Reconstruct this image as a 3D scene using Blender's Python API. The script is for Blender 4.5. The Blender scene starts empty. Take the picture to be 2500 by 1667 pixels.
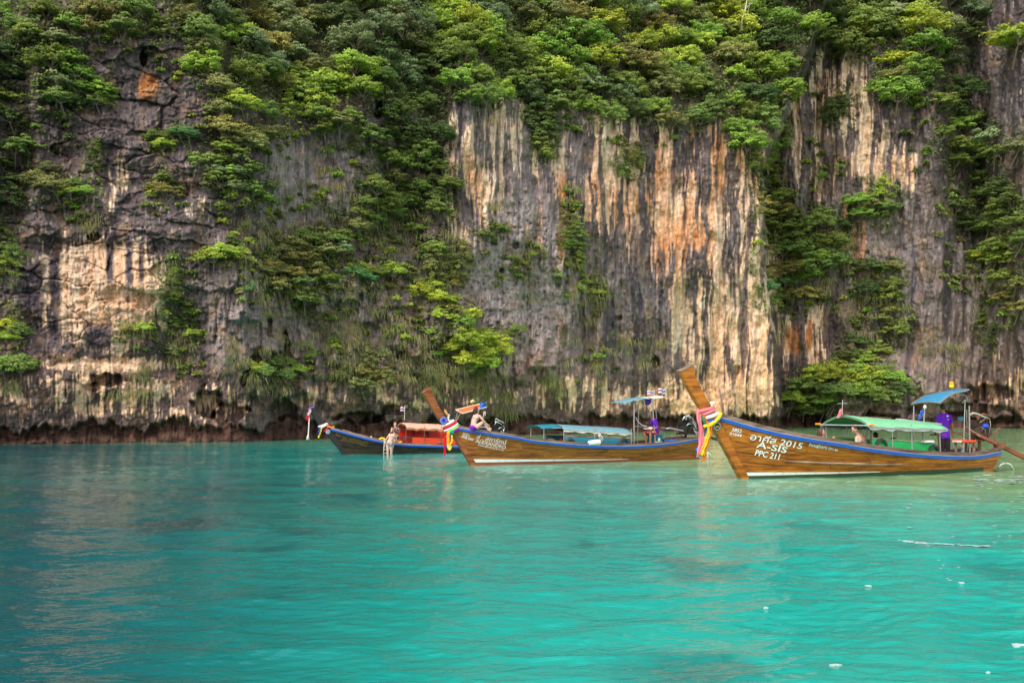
import bpy, bmesh, math, random
import numpy as np
from mathutils import Vector, Matrix

# ------------------------------------------------------------------ camera, sky, sun, exposure
scene = bpy.context.scene
COL = scene.collection
F = 2300.0            # focal length in pixels of a 2500 px wide frame
H = 1.92              # eye height above the water
HOR = 1005.0
PITCH = math.atan((HOR - 833.5) / F)
cam_data = bpy.data.cameras.new("camera")
cam_data.sensor_width = 36.0
cam_data.lens = 36.0 * F / 2500.0
cam_data.clip_start = 0.1
cam_data.clip_end = 2000.0
camera = bpy.data.objects.new("camera", cam_data)
camera.location = (0, 0, H)
camera.rotation_euler = (math.pi / 2 + PITCH, 0, 0)
COL.objects.link(camera)
scene.camera = camera

SUN_EL, SUN_AZ = math.radians(47), math.radians(208)   # azimuth from +Y, clockwise: behind the camera, to its left
world = bpy.data.worlds.new("World")
scene.world = world
world.use_nodes = True
wn, wl = world.node_tree.nodes, world.node_tree.links
wn.clear()
sky = wn.new("ShaderNodeTexSky")
sky.sky_type = 'NISHITA'
sky.sun_disc = False
sky.sun_elevation = SUN_EL
sky.sun_rotation = SUN_AZ
sky.air_density = 1.0
sky.dust_density = 2.0
hsv = wn.new("ShaderNodeHueSaturation")
hsv.inputs["Saturation"].default_value = 0.45
tint = wn.new("ShaderNodeMix")
tint.data_type = 'RGBA'
tint.blend_type = 'MULTIPLY'
tint.inputs[0].default_value = 1.0
tint.inputs[7].default_value = (1.0, 0.93, 0.87, 1)
bg = wn.new("ShaderNodeBackground")
bg.inputs["Strength"].default_value = 0.15
wo = wn.new("ShaderNodeOutputWorld")
wl.new(sky.outputs[0], hsv.inputs["Color"])
wl.new(hsv.outputs[0], tint.inputs[6])
wl.new(tint.outputs[2], bg.inputs["Color"])
wl.new(bg.outputs[0], wo.inputs["Surface"])

sun_data = bpy.data.lights.new("sun", 'SUN')
sun_data.energy = 1.05
sun_data.angle = math.radians(22)
sun_data.color = (1.0, 0.93, 0.82)
sun = bpy.data.objects.new("sun", sun_data)
sd = Vector((math.sin(SUN_AZ) * math.cos(SUN_EL), math.cos(SUN_AZ) * math.cos(SUN_EL), math.sin(SUN_EL)))
sun.rotation_euler = sd.to_track_quat('Z', 'Y').to_euler()
sun.location = (0, 0, 60)
COL.objects.link(sun)

scene.view_settings.view_transform = 'Standard'
scene.view_settings.look = 'None'
scene.view_settings.exposure = 1.15
scene.view_settings.gamma = 1.0
scene.view_settings.use_curve_mapping = False
scene.render.engine = 'CYCLES'
scene.cycles.use_denoising = True
scene.cycles.max_bounces = 5
scene.cycles.diffuse_bounces = 2
scene.cycles.glossy_bounces = 3
scene.cycles.transmission_bounces = 2
scene.cycles.transparent_max_bounces = 4
scene.cycles.caustics_reflective = False
scene.cycles.caustics_refractive = False

# ------------------------------------------------------------------ helpers
cP, sP = math.cos(PITCH), math.sin(PITCH)

def rays(px, py):
    """direction (x, y, z) with y = 1 of the sight line through a pixel of the 2500 x 1667 frame"""
    px = np.asarray(px, float); py = np.asarray(py, float)
    x = (px - 1250.0) / F
    z = -(py - 833.5) / F
    yy = cP - z * sP
    zz = sP + z * cP
    return x / yy, zz / yy

def at(px, py, Y):
    x, z = rays(px, py)
    return Vector((float(x) * Y, Y, H + float(z) * Y))

def water_depth(py):
    _, z = rays(1250, py)
    return -H / float(z)

def _hash(ix, iy, seed):
    h = (ix.astype(np.int64) * 374761393 + iy.astype(np.int64) * 668265263 + seed * 982451653) & 0xffffffff
    h = ((h ^ (h >> 13)) * 1274126177) & 0xffffffff
    return (h ^ (h >> 16)) & 0xffff

_ANG = np.arange(65536) / 65536.0 * 2 * np.pi
_GC, _GS = np.cos(_ANG), np.sin(_ANG)

def noise(x, y, seed=0):
    """gradient noise, about -1 .. 1"""
    x0 = np.floor(x); y0 = np.floor(y)
    fx = x - x0; fy = y - y0
    x0 = x0.astype(np.int64); y0 = y0.astype(np.int64)
    sx = fx * fx * fx * (fx * (fx * 6 - 15) + 10)
    sy = fy * fy * fy * (fy * (fy * 6 - 15) + 10)
    def g(i, j):
        h = _hash(x0 + i, y0 + j, seed)
        return _GC[h] * (fx - i) + _GS[h] * (fy - j)
    a = g(0, 0); b = g(1, 0); c = g(0, 1); d = g(1, 1)
    return 1.5 * ((a + (b - a) * sx) * (1 - sy) + (c + (d - c) * sx) * sy)

def fbm(x, y, seed=0, octaves=4, gain=0.5):
    s = 0; a = 1.0; t = 0
    for o in range(octaves):
        s = s + a * noise(x * 2 ** o + 17.3 * o, y * 2 ** o - 9.1 * o, seed + o)
        t += a; a *= gain
    return s / t

def ridged(x, y, seed=0, octaves=3, gain=0.5):
    s = 0; a = 1.0; t = 0
    for o in range(octaves):
        s = s + a * (1 - 2 * np.abs(noise(x * 2 ** o + 5.7 * o, y * 2 ** o + 3.3 * o, seed + o)))
        t += a; a *= gain
    return s / t

def cells(x, y, seed=0):
    """cellular noise: distance to the border between cells, and the height of a randomly tilted facet per cell"""
    x0 = np.floor(x).astype(np.int64); y0 = np.floor(y).astype(np.int64)
    f1 = np.full(x.shape, 9.0); f2 = np.full(x.shape, 9.0); fac = np.zeros(x.shape)
    for i in (-1, 0, 1):
        for j in (-1, 0, 1):
            h = _hash(x0 + i, y0 + j, seed); h2 = _hash(x0 + i, y0 + j, seed + 77)
            dx = x0 + i + 0.1 + 0.8 * h / 65536.0 - x; dy = y0 + j + 0.1 + 0.8 * h2 / 65536.0 - y
            d = dx * dx + dy * dy
            hh = (h * 7 + h2 * 3) & 0xffff
            pl = hh / 65536.0 - 0.5 + _GC[hh] * dx * 0.9 + _GS[hh] * dy * 0.9
            near = d < f1
            f2 = np.where(near, f1, np.minimum(f2, d)); fac = np.where(near, pl, fac); f1 = np.where(near, d, f1)
    return np.sqrt(f2) - np.sqrt(f1), fac

def sstep(a, b, x):
    t = np.clip((x - a) / (b - a), 0, 1)
    return t * t * (3 - 2 * t)

def ell(u, v, cx, cy, rx, ry, soft=0.35):
    d = np.sqrt(((u - cx) / rx) ** 2 + ((v - cy) / ry) ** 2)
    return 1 - sstep(1 - soft, 1 + soft, d)

def mesh_np(name, verts, faces, mat, parent=None, smooth=False):
    """mesh object from numpy arrays; faces is an (n, k) array"""
    verts = np.asarray(verts, dtype=np.float32); faces = np.asarray(faces, dtype=np.int32)
    me = bpy.data.meshes.new(name)
    me.vertices.add(len(verts))
    me.vertices.foreach_set("co", verts.ravel())
    k = faces.shape[1]
    me.loops.add(faces.size)
    me.loops.foreach_set("vertex_index", faces.ravel())
    me.polygons.add(len(faces))
    me.polygons.foreach_set("loop_start", np.arange(0, faces.size, k, dtype=np.int32))
    me.polygons.foreach_set("loop_total", np.full(len(faces), k, dtype=np.int32))
    if smooth:
        me.polygons.foreach_set("use_smooth", np.ones(len(faces), dtype=bool))
    me.update(calc_edges=True)
    if mat is not None:
        me.materials.append(mat)
    o = bpy.data.objects.new(name, me)
    COL.objects.link(o)
    if parent is not None:
        o.parent = parent
    return o

def vcol(me, name, rgb):
    a = me.color_attributes.new(name, 'FLOAT_COLOR', 'POINT')
    c = np.ones((len(me.vertices), 4), dtype=np.float32)
    c[:, :3] = rgb
    a.data.foreach_set("color", c.ravel())

def tag(o, label=None, cat=None, group=None, kind=None):
    if label: o["label"] = label
    if cat: o["category"] = cat
    if group: o["group"] = group
    if kind: o["kind"] = kind
    return o

def new_mat(name):
    m = bpy.data.materials.new(name)
    m.use_nodes = True
    nt = m.node_tree
    return m, nt.nodes, nt.links, nt.nodes["Principled BSDF"]

def srgb(r, g, b):
    def f(c):
        c /= 255.0
        return c / 12.92 if c <= 0.04045 else ((c + 0.055) / 1.055) ** 2.4
    return (f(r), f(g), f(b))

def plain(name, rgb, rough=0.6, metal=0.0, var=0.25, scale=6.0, spec=0.4, bump=0.0, grime=None, stretch=(1, 1, 1)):
    """painted / plain stuff with uneven wear"""
    m, n, l, p = new_mat(name)
    tc = n.new("ShaderNodeTexCoord")
    mp = n.new("ShaderNodeMapping"); mp.inputs["Scale"].default_value = stretch
    nz = n.new("ShaderNodeTexNoise"); nz.inputs["Scale"].default_value = scale; nz.inputs["Detail"].default_value = 6
    nz.inputs["Roughness"].default_value = 0.65
    cr = n.new("ShaderNodeValToRGB")
    lo = grime if grime else tuple(c * (1 - var) for c in rgb)
    hi = tuple(min(1, c * (1 + var * 0.6)) for c in rgb)
    cr.color_ramp.elements[0].position = 0.28; cr.color_ramp.elements[0].color = (*lo, 1)
    cr.color_ramp.elements[1].position = 0.68; cr.color_ramp.elements[1].color = (*hi, 1)
    e = cr.color_ramp.elements.new(0.42); e.color = (*rgb, 1)
    l.new(tc.outputs["Object"], mp.inputs["Vector"]); l.new(mp.outputs[0], nz.inputs["Vector"])
    l.new(nz.outputs["Fac"], cr.inputs[0]); l.new(cr.outputs[0], p.inputs["Base Color"])
    p.inputs["Roughness"].default_value = rough
    p.inputs["Metallic"].default_value = metal
    p.inputs["Specular IOR Level"].default_value = spec
    if bump:
        b = n.new("ShaderNodeBump"); b.inputs["Strength"].default_value = bump; b.inputs["Distance"].default_value = 0.02
        l.new(nz.outputs["Fac"], b.inputs["Height"]); l.new(b.outputs[0], p.inputs["Normal"])
    return m

# ------------------------------------------------------------------ the cliffs
WL_X = np.array([-3000, -600, 0, 400, 600, 720, 1000, 1250, 1450, 1600, 1860, 1885, 5000.0])
WL_D = np.array([46, 50, 57, 60, 62, 67, 72, 80, 87, 94, 99, 100, 104.0])

def edge_px(v):      # outline of the near headland on its far side
    return np.interp(v, [-700, 0, 180, 300, 420, 560, 700, 850, 1000, 1120], [2080, 2010, 1950, 1900, 1845, 1852, 1868, 1885, 1893, 1893])

def base_depth(u):
    return np.interp(u, WL_X, WL_D)

def rim_px(u):
    return np.interp(u, [-900, 0, 60, 480, 560, 700, 900, 1090, 1120, 1300, 1500, 1700, 1850, 1950], [150, 120, 20, 20, 250, 290, 240, 330, 215, 265, 290, 305, 330, 260])

def cliff_fields(u, v):
    """depth and rock colour of the cliff seen along (u, v)"""
    wu = u + 14 * fbm(u / 90, v / 90, 5, 3); wv = v + 14 * fbm(u / 90, v / 90, 9, 3)
    D = base_depth(u)
    E = edge_px(v) + 9 * fbm(v / 40, v * 0, 11, 3)
    far = sstep(0, 22, u - E)
    Dfar = np.interp(u, [1700, 2000, 2300, 2400, 2500, 5000], [125, 122, 118, 124, 112, 100])
    D = D * (1 - far) + Dfar * far
    mpp = D / F                                    # metres per pixel there
    # zones
    flute = np.maximum.reduce([ell(wu, wv, 1600, 560, 330, 420), ell(wu, wv, 1170, 400, 110, 220), ell(wu, wv, 1820, 800, 110, 300), far * 0.8, 0.55 * ell(wu, wv, 730, 450, 130, 170), 0.4 * ell(wu, wv, 1450, 800, 200, 200)])
    block = ell(wu, wv, 240, 400, 330, 520, 0.2) * (1 - far)
    drape = np.maximum(ell(wu, wv, 760, 800, 260, 210), ell(wu, wv, 1120, 880, 260, 130)) * (1 - far)
    pit = ell(wu, wv, 1260, 720, 150, 240)
    d = np.zeros_like(u)                           # relief in pixels, positive towards the viewer
    d += 60 * fbm(u / 330, v / 420, 21, 3) * (1 - 0.6 * far)
    d += 22 * fbm(u / 90, v / 160, 25, 3)
    warp = 10 * fbm(u / 60, v / 120, 31, 2)
    d += (flute * 26 + 6 * far) * ridged((u + 2 * warp) / 125, v / 700, 33, 2)
    r1 = ridged((u + warp) / 46, v / 330, 41, 2)
    r2 = ridged((u + warp) / 17, v / 130, 45, 2)
    r3 = ridged((u + warp * .6) / 8, v / 55, 49, 2)
    d += (0.30 + 0.8 * flute + .3 * drape) * (20 * r1 + 12 * r2) * (1 - .45 * block) + 5.5 * r3 * (0.45 + .9 * flute + .3 * drape)
    # bedded, blocky rock
    t = fbm(wu / 210, wv / 74, 55, 3) * 5.0
    st = np.floor(t) + sstep(0.62, 1.0, t - np.floor(t))
    d += block * 6 * st
    e1, fc1 = cells((wu + .35 * wv) / 120 + 0.10 * noise(u / 40, v / 40, 61), (wv - .2 * wu) / 50 + 0.08 * noise(u / 22, v / 26, 62), 63)
    e2, fc2 = cells((u - .3 * v) / 38, (v + .25 * u) / 24, 66)
    e3, fc3 = cells(u / 11 + 0.3 * noise(u / 9, v / 9, 67), v / 19, 68)
    d += (0.30 + .5 * block - 0.2 * flute) * (17 * fc1 + 6 * fc2) + (3.4 - 1.4 * flute) * fc3
    crack = (1 - sstep(0.0, 0.09, e1)) * sstep(-0.15, .3, noise(u / 110, v / 90, 69)) * (0.3 + block) + 0.45 * (1 - sstep(0.0, 0.12, e2)) * sstep(0, .4, noise(u / 90, v / 90, 70))
    d -= crack * (1 - .6 * flute) * 9
    # hanging curtains: every column swells downwards and stops at its own height
    for (w, hgt, amp, sd_) in ((38, 190, 44, 71), (17, 95, 22, 77), (8, 46, 8, 79)):
        cu = (u + 16 * noise(u / 40, v / 150, sd_)) / w
        ci = np.floor(cu)
        rnd = _hash(ci, ci * 0, sd_) / 65536.0
        hh = hgt * (0.6 + 0.8 * (_hash(ci, ci * 0 + 3, sd_) / 65536.0))
        ph = (v + rnd * 1000) / hh
        fr = ph - np.floor(ph)
        prof = fr ** 1.4 * (1 - sstep(0.93, 1.0, fr))
        rd = 1 - ((cu - ci) * 2 - 1) ** 2
        d += drape * amp * prof * (0.35 + 0.65 * rd)
    d -= drape * 34 * sstep(0.15, 0.55, -ridged((u + warp * 1.4) / 40, v / 210, 173, 2)) * sstep(-.3, .2, noise(u / 60, v / 110, 175))
    d -= pit * 10 * sstep(0.35, 0.75, noise(u / 13, v / 16, 83)) + pit * 5 * sstep(0.3, 0.6, noise(u / 6, v / 8, 84))
    d += 5.5 * fbm(u / 22, v / 30, 87, 3) + 3.0 * fbm(u / 7, v / 9, 91, 2)
    # caves and holes
    for cx, cy, rx, ry, dp in ((262, 928, 42, 17, 60), (225, 945, 22, 10, 40), (228, 578, 17, 13, 50), (352, 142, 10, 26, 50), (505, 985, 34, 34, 70), (560, 1010, 40, 26, 70), (690, 1000, 34, 26, 60),
                               (700, 850, 9, 34, 40), (625, 885, 16, 30, 50), (658, 800, 6, 30, 40), (600, 930, 14, 22, 50), (880, 1020, 50, 16, 70), (960, 1000, 26, 14, 50), (985, 866, 16, 12, 40),
                               (1018, 925, 14, 12, 36), (1600, 882, 10, 14, 40), (1510, 776, 8, 6, 24), (1800, 905, 8, 10, 20), (2076, 520, 7, 36, 40), (1880, 250, 34, 50, 60), (925, 265, 12, 30, 60),
                               (1258, 600, 9, 8, 22), (1225, 660, 6, 8, 22), (1905, 975, 22, 8, 30), (2420, 960, 60, 22, 50), (2330, 1000, 130, 18, 30)):
        nn = 1 + 0.45 * noise(u / 22, v / 22, 97)
        d -= dp * (1 - sstep(0.75, 1.1, np.sqrt(((u - cx) / rx) ** 2 + ((v - cy) / ry) ** 2) * nn))
    # deep vegetated gullies
    d -= 50 * ell(u, v, 20, 330, 60, 260) + 75 * ell(wu, wv, 1010, 330, 85, 230) + 40 * ell(wu, wv, 960, 660, 90, 170) * 0.8
    d -= 60 * ell(u, v, 2350, 420, 60, 400) + 25 * ell(wu, wv, 460, 830, 70, 130)
    # ledge over the pale panel, arch below it
    arch = 885 + 0.0011 * (u - 230) ** 2
    d += ell(u, v, 240, 890, 260, 90) * (14 * sstep(-6, 6, v - arch)) - ell(u, v, 250, 560, 230, 60) * 12 * sstep(-4, 8, v - 590 - 6 * noise(u / 40, u * 0, 3))
    # boulder outcrop in front of the far wall
    bl = ell(u, v, 2160, 985, 130, 110, .25) * far
    b1 = 1 - np.abs(noise(u / 26, v / 24, 101)) * 2
    d += bl * (90 + 16 * b1)
    # foot: undercut by the tide, a shelf of dark rock under it
    wlp = HOR + (H * F) / D / (1 - 0.0)            # waterline pixel
    up = 38 + 26 * noise(u / 95, u * 0, 111) + 16 * noise(u / 26, u * 0, 112) + 7 * noise(u / 9, u * 0, 113)
    up = up * np.interp(D, [55, 100, 125], [1.1, 0.85, 0.62])
    k = (v - (wlp - up)) / np.maximum(up, 1)
    notch = sstep(-0.12, 0.12, k) * (1 - 0.75 * sstep(0.45, 1.0, k))
    d -= notch * (26 + 16 * noise(u / 60, u * 0, 119)) * (1 - bl * .3)
    d += sstep(0.5, 1.0, k) * (10 * fbm(u / 30, v / 12, 115, 3) + 8)
    tide = sstep(-0.25, 0.15, k + 0.18 * noise(u / 25, v / 14, 117))
    # forested slope above the rim
    R = rim_px(u) * (1 - far) + np.interp(u, [1800, 1950, 2150, 2300, 2500], [60, 90, 110, 60, -60]) * far
    top = R - v + 14 * fbm(u / 60, u * 0, 121, 2)
    back = np.where(top > 0, top * 0.75, 0.0)
    micro = 1 + 0.30 * fbm(u / 5, v / 17, 191, 2) + 0.20 * noise(u / 3.2, v / 4, 195)
    depth = D - d * mpp * (1 - 0.0) + back * mpp
    # ---------------- colour
    dark = np.array([0.090, 0.071, 0.074]); grey = np.array([0.255, 0.225, 0.232]); cream = np.array([0.66, 0.465, 0.29]); orange = np.array([0.50, 0.215, 0.08]); pale = np.array([0.56, 0.47, 0.39])
    slate = np.array([0.062, 0.057, 0.075]); brown = np.array([0.125, 0.084, 0.068]); wet = np.array([0.070, 0.043, 0.036]); moss = np.array([0.085, 0.085, 0.028])
    s1 = fbm((u + warp * 1.3) / 34, v / 520, 131, 3); s2 = fbm((u + warp) / 8, v / 150, 135, 3); s3 = fbm((u + warp) / 70, v / 300, 139, 3)
    s4 = fbm((u + warp * .6) / 4.5, v / 110, 137, 2)
    stripe = 0.85 * s1 + 0.42 * s2 + 0.35 * s3 + 0.16 * s4
    patch = fbm(wu / 60, wv / 60, 143, 4); patch2 = fbm(wu / 22, wv / 26, 147, 3)
    diag = sstep(-40, 70, (u - 1455) - 0.85 * (v - 560))        # lower edge of the pale wall
    L = np.zeros_like(u)
    for cx, cy, rx, ry, w in ((1500, 450, 230, 200, .53), (1720, 560, 185, 330, .62), (1175, 400, 85, 160, .62), (1780, 860, 125, 200, .64), (1240, 320, 120, 80, .35),
                              (1130, 560, 50, 60, .5), (2165, 385, 98, 82, .66), (2090, 250, 110, 150, .50), (2000, 330, 70, 150, .42), (1990, 830, 95, 80, .30), (2060, 590, 60, 100, .40),
                              (2470, 850, 60, 140, .30)):
        L = np.maximum(L, w * ell(wu, wv, cx, cy, rx, ry))
    L = L * np.where((u > 1380) & (u < 1640) & (v > 540), diag, 1.0)
    Lp = np.zeros_like(u)                                        # pale panels broken in patches rather than stripes
    for cx, cy, rx, ry, w in ((255, 715, 180, 145, .80), (250, 890, 170, 22, .75), (200, 960, 220, 60, .48), (450, 980, 150, 60, .45), (700, 975, 200, 40, .40), (1050, 960, 160, 50, .38),
                              (1420, 965, 240, 45, .46), (310, 500, 260, 40, .25), (290, 430, 40, 50, .45), (900, 640, 60, 90, .25), (1700, 960, 120, 60, .62), (1850, 960, 60, 80, .62), (150, 330, 60, 60, .30), (2440, 960, 80, 40, .4)):
        Lp = np.maximum(Lp, w * ell(wu, wv, cx, cy, rx, ry))
    G = np.zeros_like(u)
    for cx, cy, rx, ry, w in ((1265, 700, 150, 260, .95), (725, 470, 90, 130, .85), (700, 740, 190, 150, .72), (560, 780, 60, 150, .6), (870, 420, 60, 130, .5), (1450, 800, 180, 170, .38), (1600, 780, 120, 120, .35),
                              (860, 880, 130, 90, .45), (2150, 600, 200, 200, .42), (2300, 780, 200, 260, .36), (2180, 960, 120, 60, .7), (1950, 400, 60, 200, .35), (2450, 250, 120, 160, .25), (1200, 300, 80, 90, .6), (1330, 360, 90, 120, .45)):
        G = np.maximum(G, w * ell(wu, wv, cx, cy, rx, ry))
    O = np.zeros_like(u)
    for cx, cy, rx, ry, w in ((358, 212, 36, 42, 1.0), (1940, 838, 22, 46, 1.2), (1978, 815, 10, 40, .8), (1430, 540, 190, 120, .6), (1740, 380, 170, 110, .65), (1640, 580, 130, 170, .55), (1140, 480, 40, 120, .6), (2080, 560, 50, 120, .7), (2180, 420, 70, 40, .4),
                              (1830, 420, 60, 100, .5), (265, 700, 120, 110, .33), (880, 330, 50, 120, .4), (1880, 420, 12, 120, .8), (2010, 250, 14, 90, .6), (1800, 800, 100, 180, .18), (545, 560, 30, 300, .15)):
        O = np.maximum(O, w * ell(wu, wv, cx, cy, rx, ry))
    col = dark[None] * (1 + 0.5 * patch[:, None])
    gm = np.clip(0.26 + 0.42 * patch + 0.5 * s2 * (flute + drape * .7) + 0.3 * patch2, 0, 1)[:, None]
    col = col * (1 - gm * 0.75) + grey * gm * 0.75
    Gm = (G * np.clip(0.82 + 0.55 * patch2 + 0.35 * s2, 0, 1.25))[:, None]
    col = col * (1 - np.clip(Gm, 0, 1)) + (grey * 1.35) * np.clip(Gm, 0, 1)
    bm = (sstep(0.1, 0.5, fbm(u / 130, v / 170, 151, 3)) * 0.55)[:, None]
    col = col * (1 - bm) + brown * (1 + 0.5 * patch2[:, None]) * bm
    light = sstep(-0.02, 0.04, stripe * 1.25 + 0.12 * patch2 + (L - 0.5) * 0.95) * sstep(0.02, 0.15, L)
    lightp = sstep(-0.03, 0.06, 0.45 * patch + 0.42 * s2 + 0.25 * s1 + 0.15 * patch2 + (Lp - 0.5) * 0.9) * sstep(0.02, 0.15, Lp)
    # dark run-off bands on the pale panel
    panel = ell(u, v, 250, 715, 230, 190); runs = np.zeros_like(u)
    for cx, w_, y0, y1 in ((132 + 6 * noise(v / 50, v * 0, 7), 13, 560, 900), (78 + 5 * noise(v / 40, v * 0, 8), 27, 640, 900), (268, 9, 560, 690), (315 + 4 * noise(v / 30, v * 0, 12), 8, 560, 700), (345, 6, 590, 690), (240, 34, 795, 850)):
        runs = np.maximum(runs, np.exp(-((u - cx) / w_) ** 4) * sstep(y0 - 12, y0 + 12, v) * (1 - sstep(y1 - 20, y1 + 20, v)))
        lightp = lightp * (1 - panel * np.exp(-((u - cx) / w_) ** 4) * sstep(y0 - 12, y0 + 12, v) * (1 - sstep(y1 - 20, y1 + 20, v)))
    tone = np.clip(0.5 + 0.8 * fbm((u + warp) / 16, v / 150, 155, 3) + 0.4 * patch2, 0, 1)[:, None]
    pal = cream * (1 - tone) + pale * tone
    om = np.clip(1.25 * O * (0.66 + 1.3 * fbm((u + warp) / 34, v / 130, 159, 3)), 0, 1)[:, None]
    pal = pal * (1 - om) + orange * om
    pal = pal * (1 + 0.22 * patch2[:, None] + 0.16 * r3[:, None] + 0.3 * s2[:, None] + 0.3 * s4[:, None])
    lm = np.clip(np.maximum(light, lightp), 0, 1)[:, None]
    col = col * (1 - lm) + pal * lm
    rb = (runs * panel * .9)[:, None]
    col = col * (1 - rb) + np.array([0.070, 0.058, 0.075]) * (1 + .5 * patch2[:, None]) * rb
    ok = (sstep(0.05, 0.4, fbm(u / 42, v / 60, 181, 4)) * 0.5 * (1 - lm[:, 0]))[:, None]
    col = col * (1 - ok) + np.array([0.30, 0.20, 0.125]) * (1 + .5 * patch2[:, None]) * ok
    # strong orange scars show on dark rock too
    sc = (np.maximum.reduce([ell(wu, wv, 360, 212, 26, 34), ell(wu, wv, 1940, 835, 15, 38), ell(wu, wv, 2100, 590, 18, 70) * .7, ell(wu, wv, 1975, 820, 6, 40) * .8]))[:, None]
    col = col * (1 - sc) + orange * (1 + .4 * patch2[:, None]) * sc
    # blue-black mineral runs
    sm = (sstep(0.20, 0.30, fbm((u + warp) / 26, v / 480, 163, 2)) * np.maximum(flute, 0.35 * drape) * 0.8)[:, None]
    col = col * (1 - sm) + slate * (1 + .3 * patch2[:, None]) * sm
    # white calcite flecks
    wf = (sstep(0.32, 0.5, fbm(u / 8, v / 26, 167, 2)) * 0.6 * (1 - tide))[:, None]
    col = col * (1 - wf) + pale * 0.8 * wf
    mm = (sstep(0.12, 0.45, fbm(u / 48, v / 75, 171, 3)) * np.maximum.reduce([ell(wu, wv, 800, 720, 330, 300), ell(wu, wv, 1450, 760, 120, 200) * .7, ell(wu, wv, 2100, 700, 260, 260) * .6]) * 0.75)[:, None]
    col = col * (1 - mm) + moss * (1 + 0.5 * patch2[:, None]) * mm
    tm = tide[:, None]
    col = col * (1 - tm) + wet * np.clip(1 + 1.3 * patch2[:, None] + 0.9 * s2[:, None], .2, 2) * tm
    fm = sstep(0, 30, top)[:, None] * 0.85
    col = col * (1 - fm) + np.array([0.040, 0.042, 0.018]) * fm
    return depth, np.clip(col * micro[:, None] * np.where(v[:, None] > 0, 1 + np.array([0.10, -0.02, -0.12]) * sstep(700, 980, v)[:, None], 1), 0.01, 0.9), far  # ochre tint towards the foot, also countering the water's teal bounce in the colour

us = np.concatenate([np.arange(-2500, -480, 24), np.arange(-480, -40, 7), np.arange(-40, 2540, 2.45), np.arange(2540, 2960, 7), np.arange(2960, 4700, 24)])
vs = np.concatenate([np.arange(-700, -24, 14), np.arange(-24, 1118, 2.45)])
UU, VV = np.meshgrid(us, vs)
uf, vf = UU.ravel(), VV.ravel()
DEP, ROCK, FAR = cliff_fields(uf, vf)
rx_, rz_ = rays(uf, vf)
verts = np.stack([rx_ * DEP, DEP, H + rz_ * DEP], 1)
NU, NV = len(us), len(vs)
DGRID = DEP.reshape(NV, NU)

def cliff_depth(px, py):
    """depth of the rock behind a pixel (bilinear is not needed at this spacing)"""
    i = int(np.clip(np.searchsorted(us, px), 0, NU - 1)); j = int(np.clip(np.searchsorted(vs, py), 0, NV - 1))
    return float(DGRID[j, i])

m_rock, n, l, p = new_mat("limestone")
at_ = n.new("ShaderNodeAttribute"); at_.attribute_name = "rock"
geo = n.new("ShaderNodeNewGeometry")
mp = n.new("ShaderNodeMapping"); mp.inputs["Scale"].default_value = (1, 1, 0.35)
nz = n.new("ShaderNodeTexNoise"); nz.inputs["Scale"].default_value = 4.5; nz.inputs["Detail"].default_value = 8; nz.inputs["Roughness"].default_value = 0.7
nz2 = n.new("ShaderNodeTexNoise"); nz2.inputs["Scale"].default_value = 14; nz2.inputs["Detail"].default_value = 5
cr = n.new("ShaderNodeValToRGB")
cr.color_ramp.elements[0].position = 0.3; cr.color_ramp.elements[0].color = (0.62, 0.60, 0.60, 1)
cr.color_ramp.elements[1].position = 0.7; cr.color_ramp.elements[1].color = (1.35, 1.33, 1.30, 1)
mx = n.new("ShaderNodeMix"); mx.data_type = 'RGBA'; mx.blend_type = 'MULTIPLY'; mx.inputs[0].default_value = 1
bp = n.new("ShaderNodeBump"); bp.inputs["Strength"].default_value = 0.9; bp.inputs["Distance"].default_value = 0.16
bp2 = n.new("ShaderNodeBump"); bp2.inputs["Strength"].default_value = 0.6; bp2.inputs["Distance"].default_value = 0.05
l.new(geo.outputs["Position"], mp.inputs["Vector"]); l.new(mp.outputs[0], nz.inputs["Vector"]); l.new(mp.outputs[0], nz2.inputs["Vector"])
l.new(nz.outputs["Fac"], cr.inputs[0]); l.new(at_.outputs["Color"], mx.inputs[6]); l.new(cr.outputs[0], mx.inputs[7])
l.new(mx.outputs[2], p.inputs["Base Color"])
l.new(nz.outputs["Fac"], bp.inputs["Height"]); l.new(nz2.outputs["Fac"], bp2.inputs["Height"]); l.new(bp.outputs[0], bp2.inputs["Normal"]); l.new(bp2.outputs[0], p.inputs["Normal"])
p.inputs["Roughness"].default_value = 0.88; p.inputs["Specular IOR Level"].default_value = 0.2

idx = np.arange(NU * NV).reshape(NV, NU)
quads = np.stack([idx[1:, :-1].ravel(), idx[1:, 1:].ravel(), idx[:-1, 1:].ravel(), idx[:-1, :-1].ravel()], 1)
isfar = FAR[quads].mean(1) > 0.5
for nm, sel in (("headland_cliff", ~isfar), ("rear_cliff", isfar)):
    q = quads[sel]
    used, inv = np.unique(q.ravel(), return_inverse=True)
    o = mesh_np(nm, verts[used], inv.reshape(q.shape), m_rock)
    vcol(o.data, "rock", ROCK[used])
    tag(o, kind="structure")
del quads, verts

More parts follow.
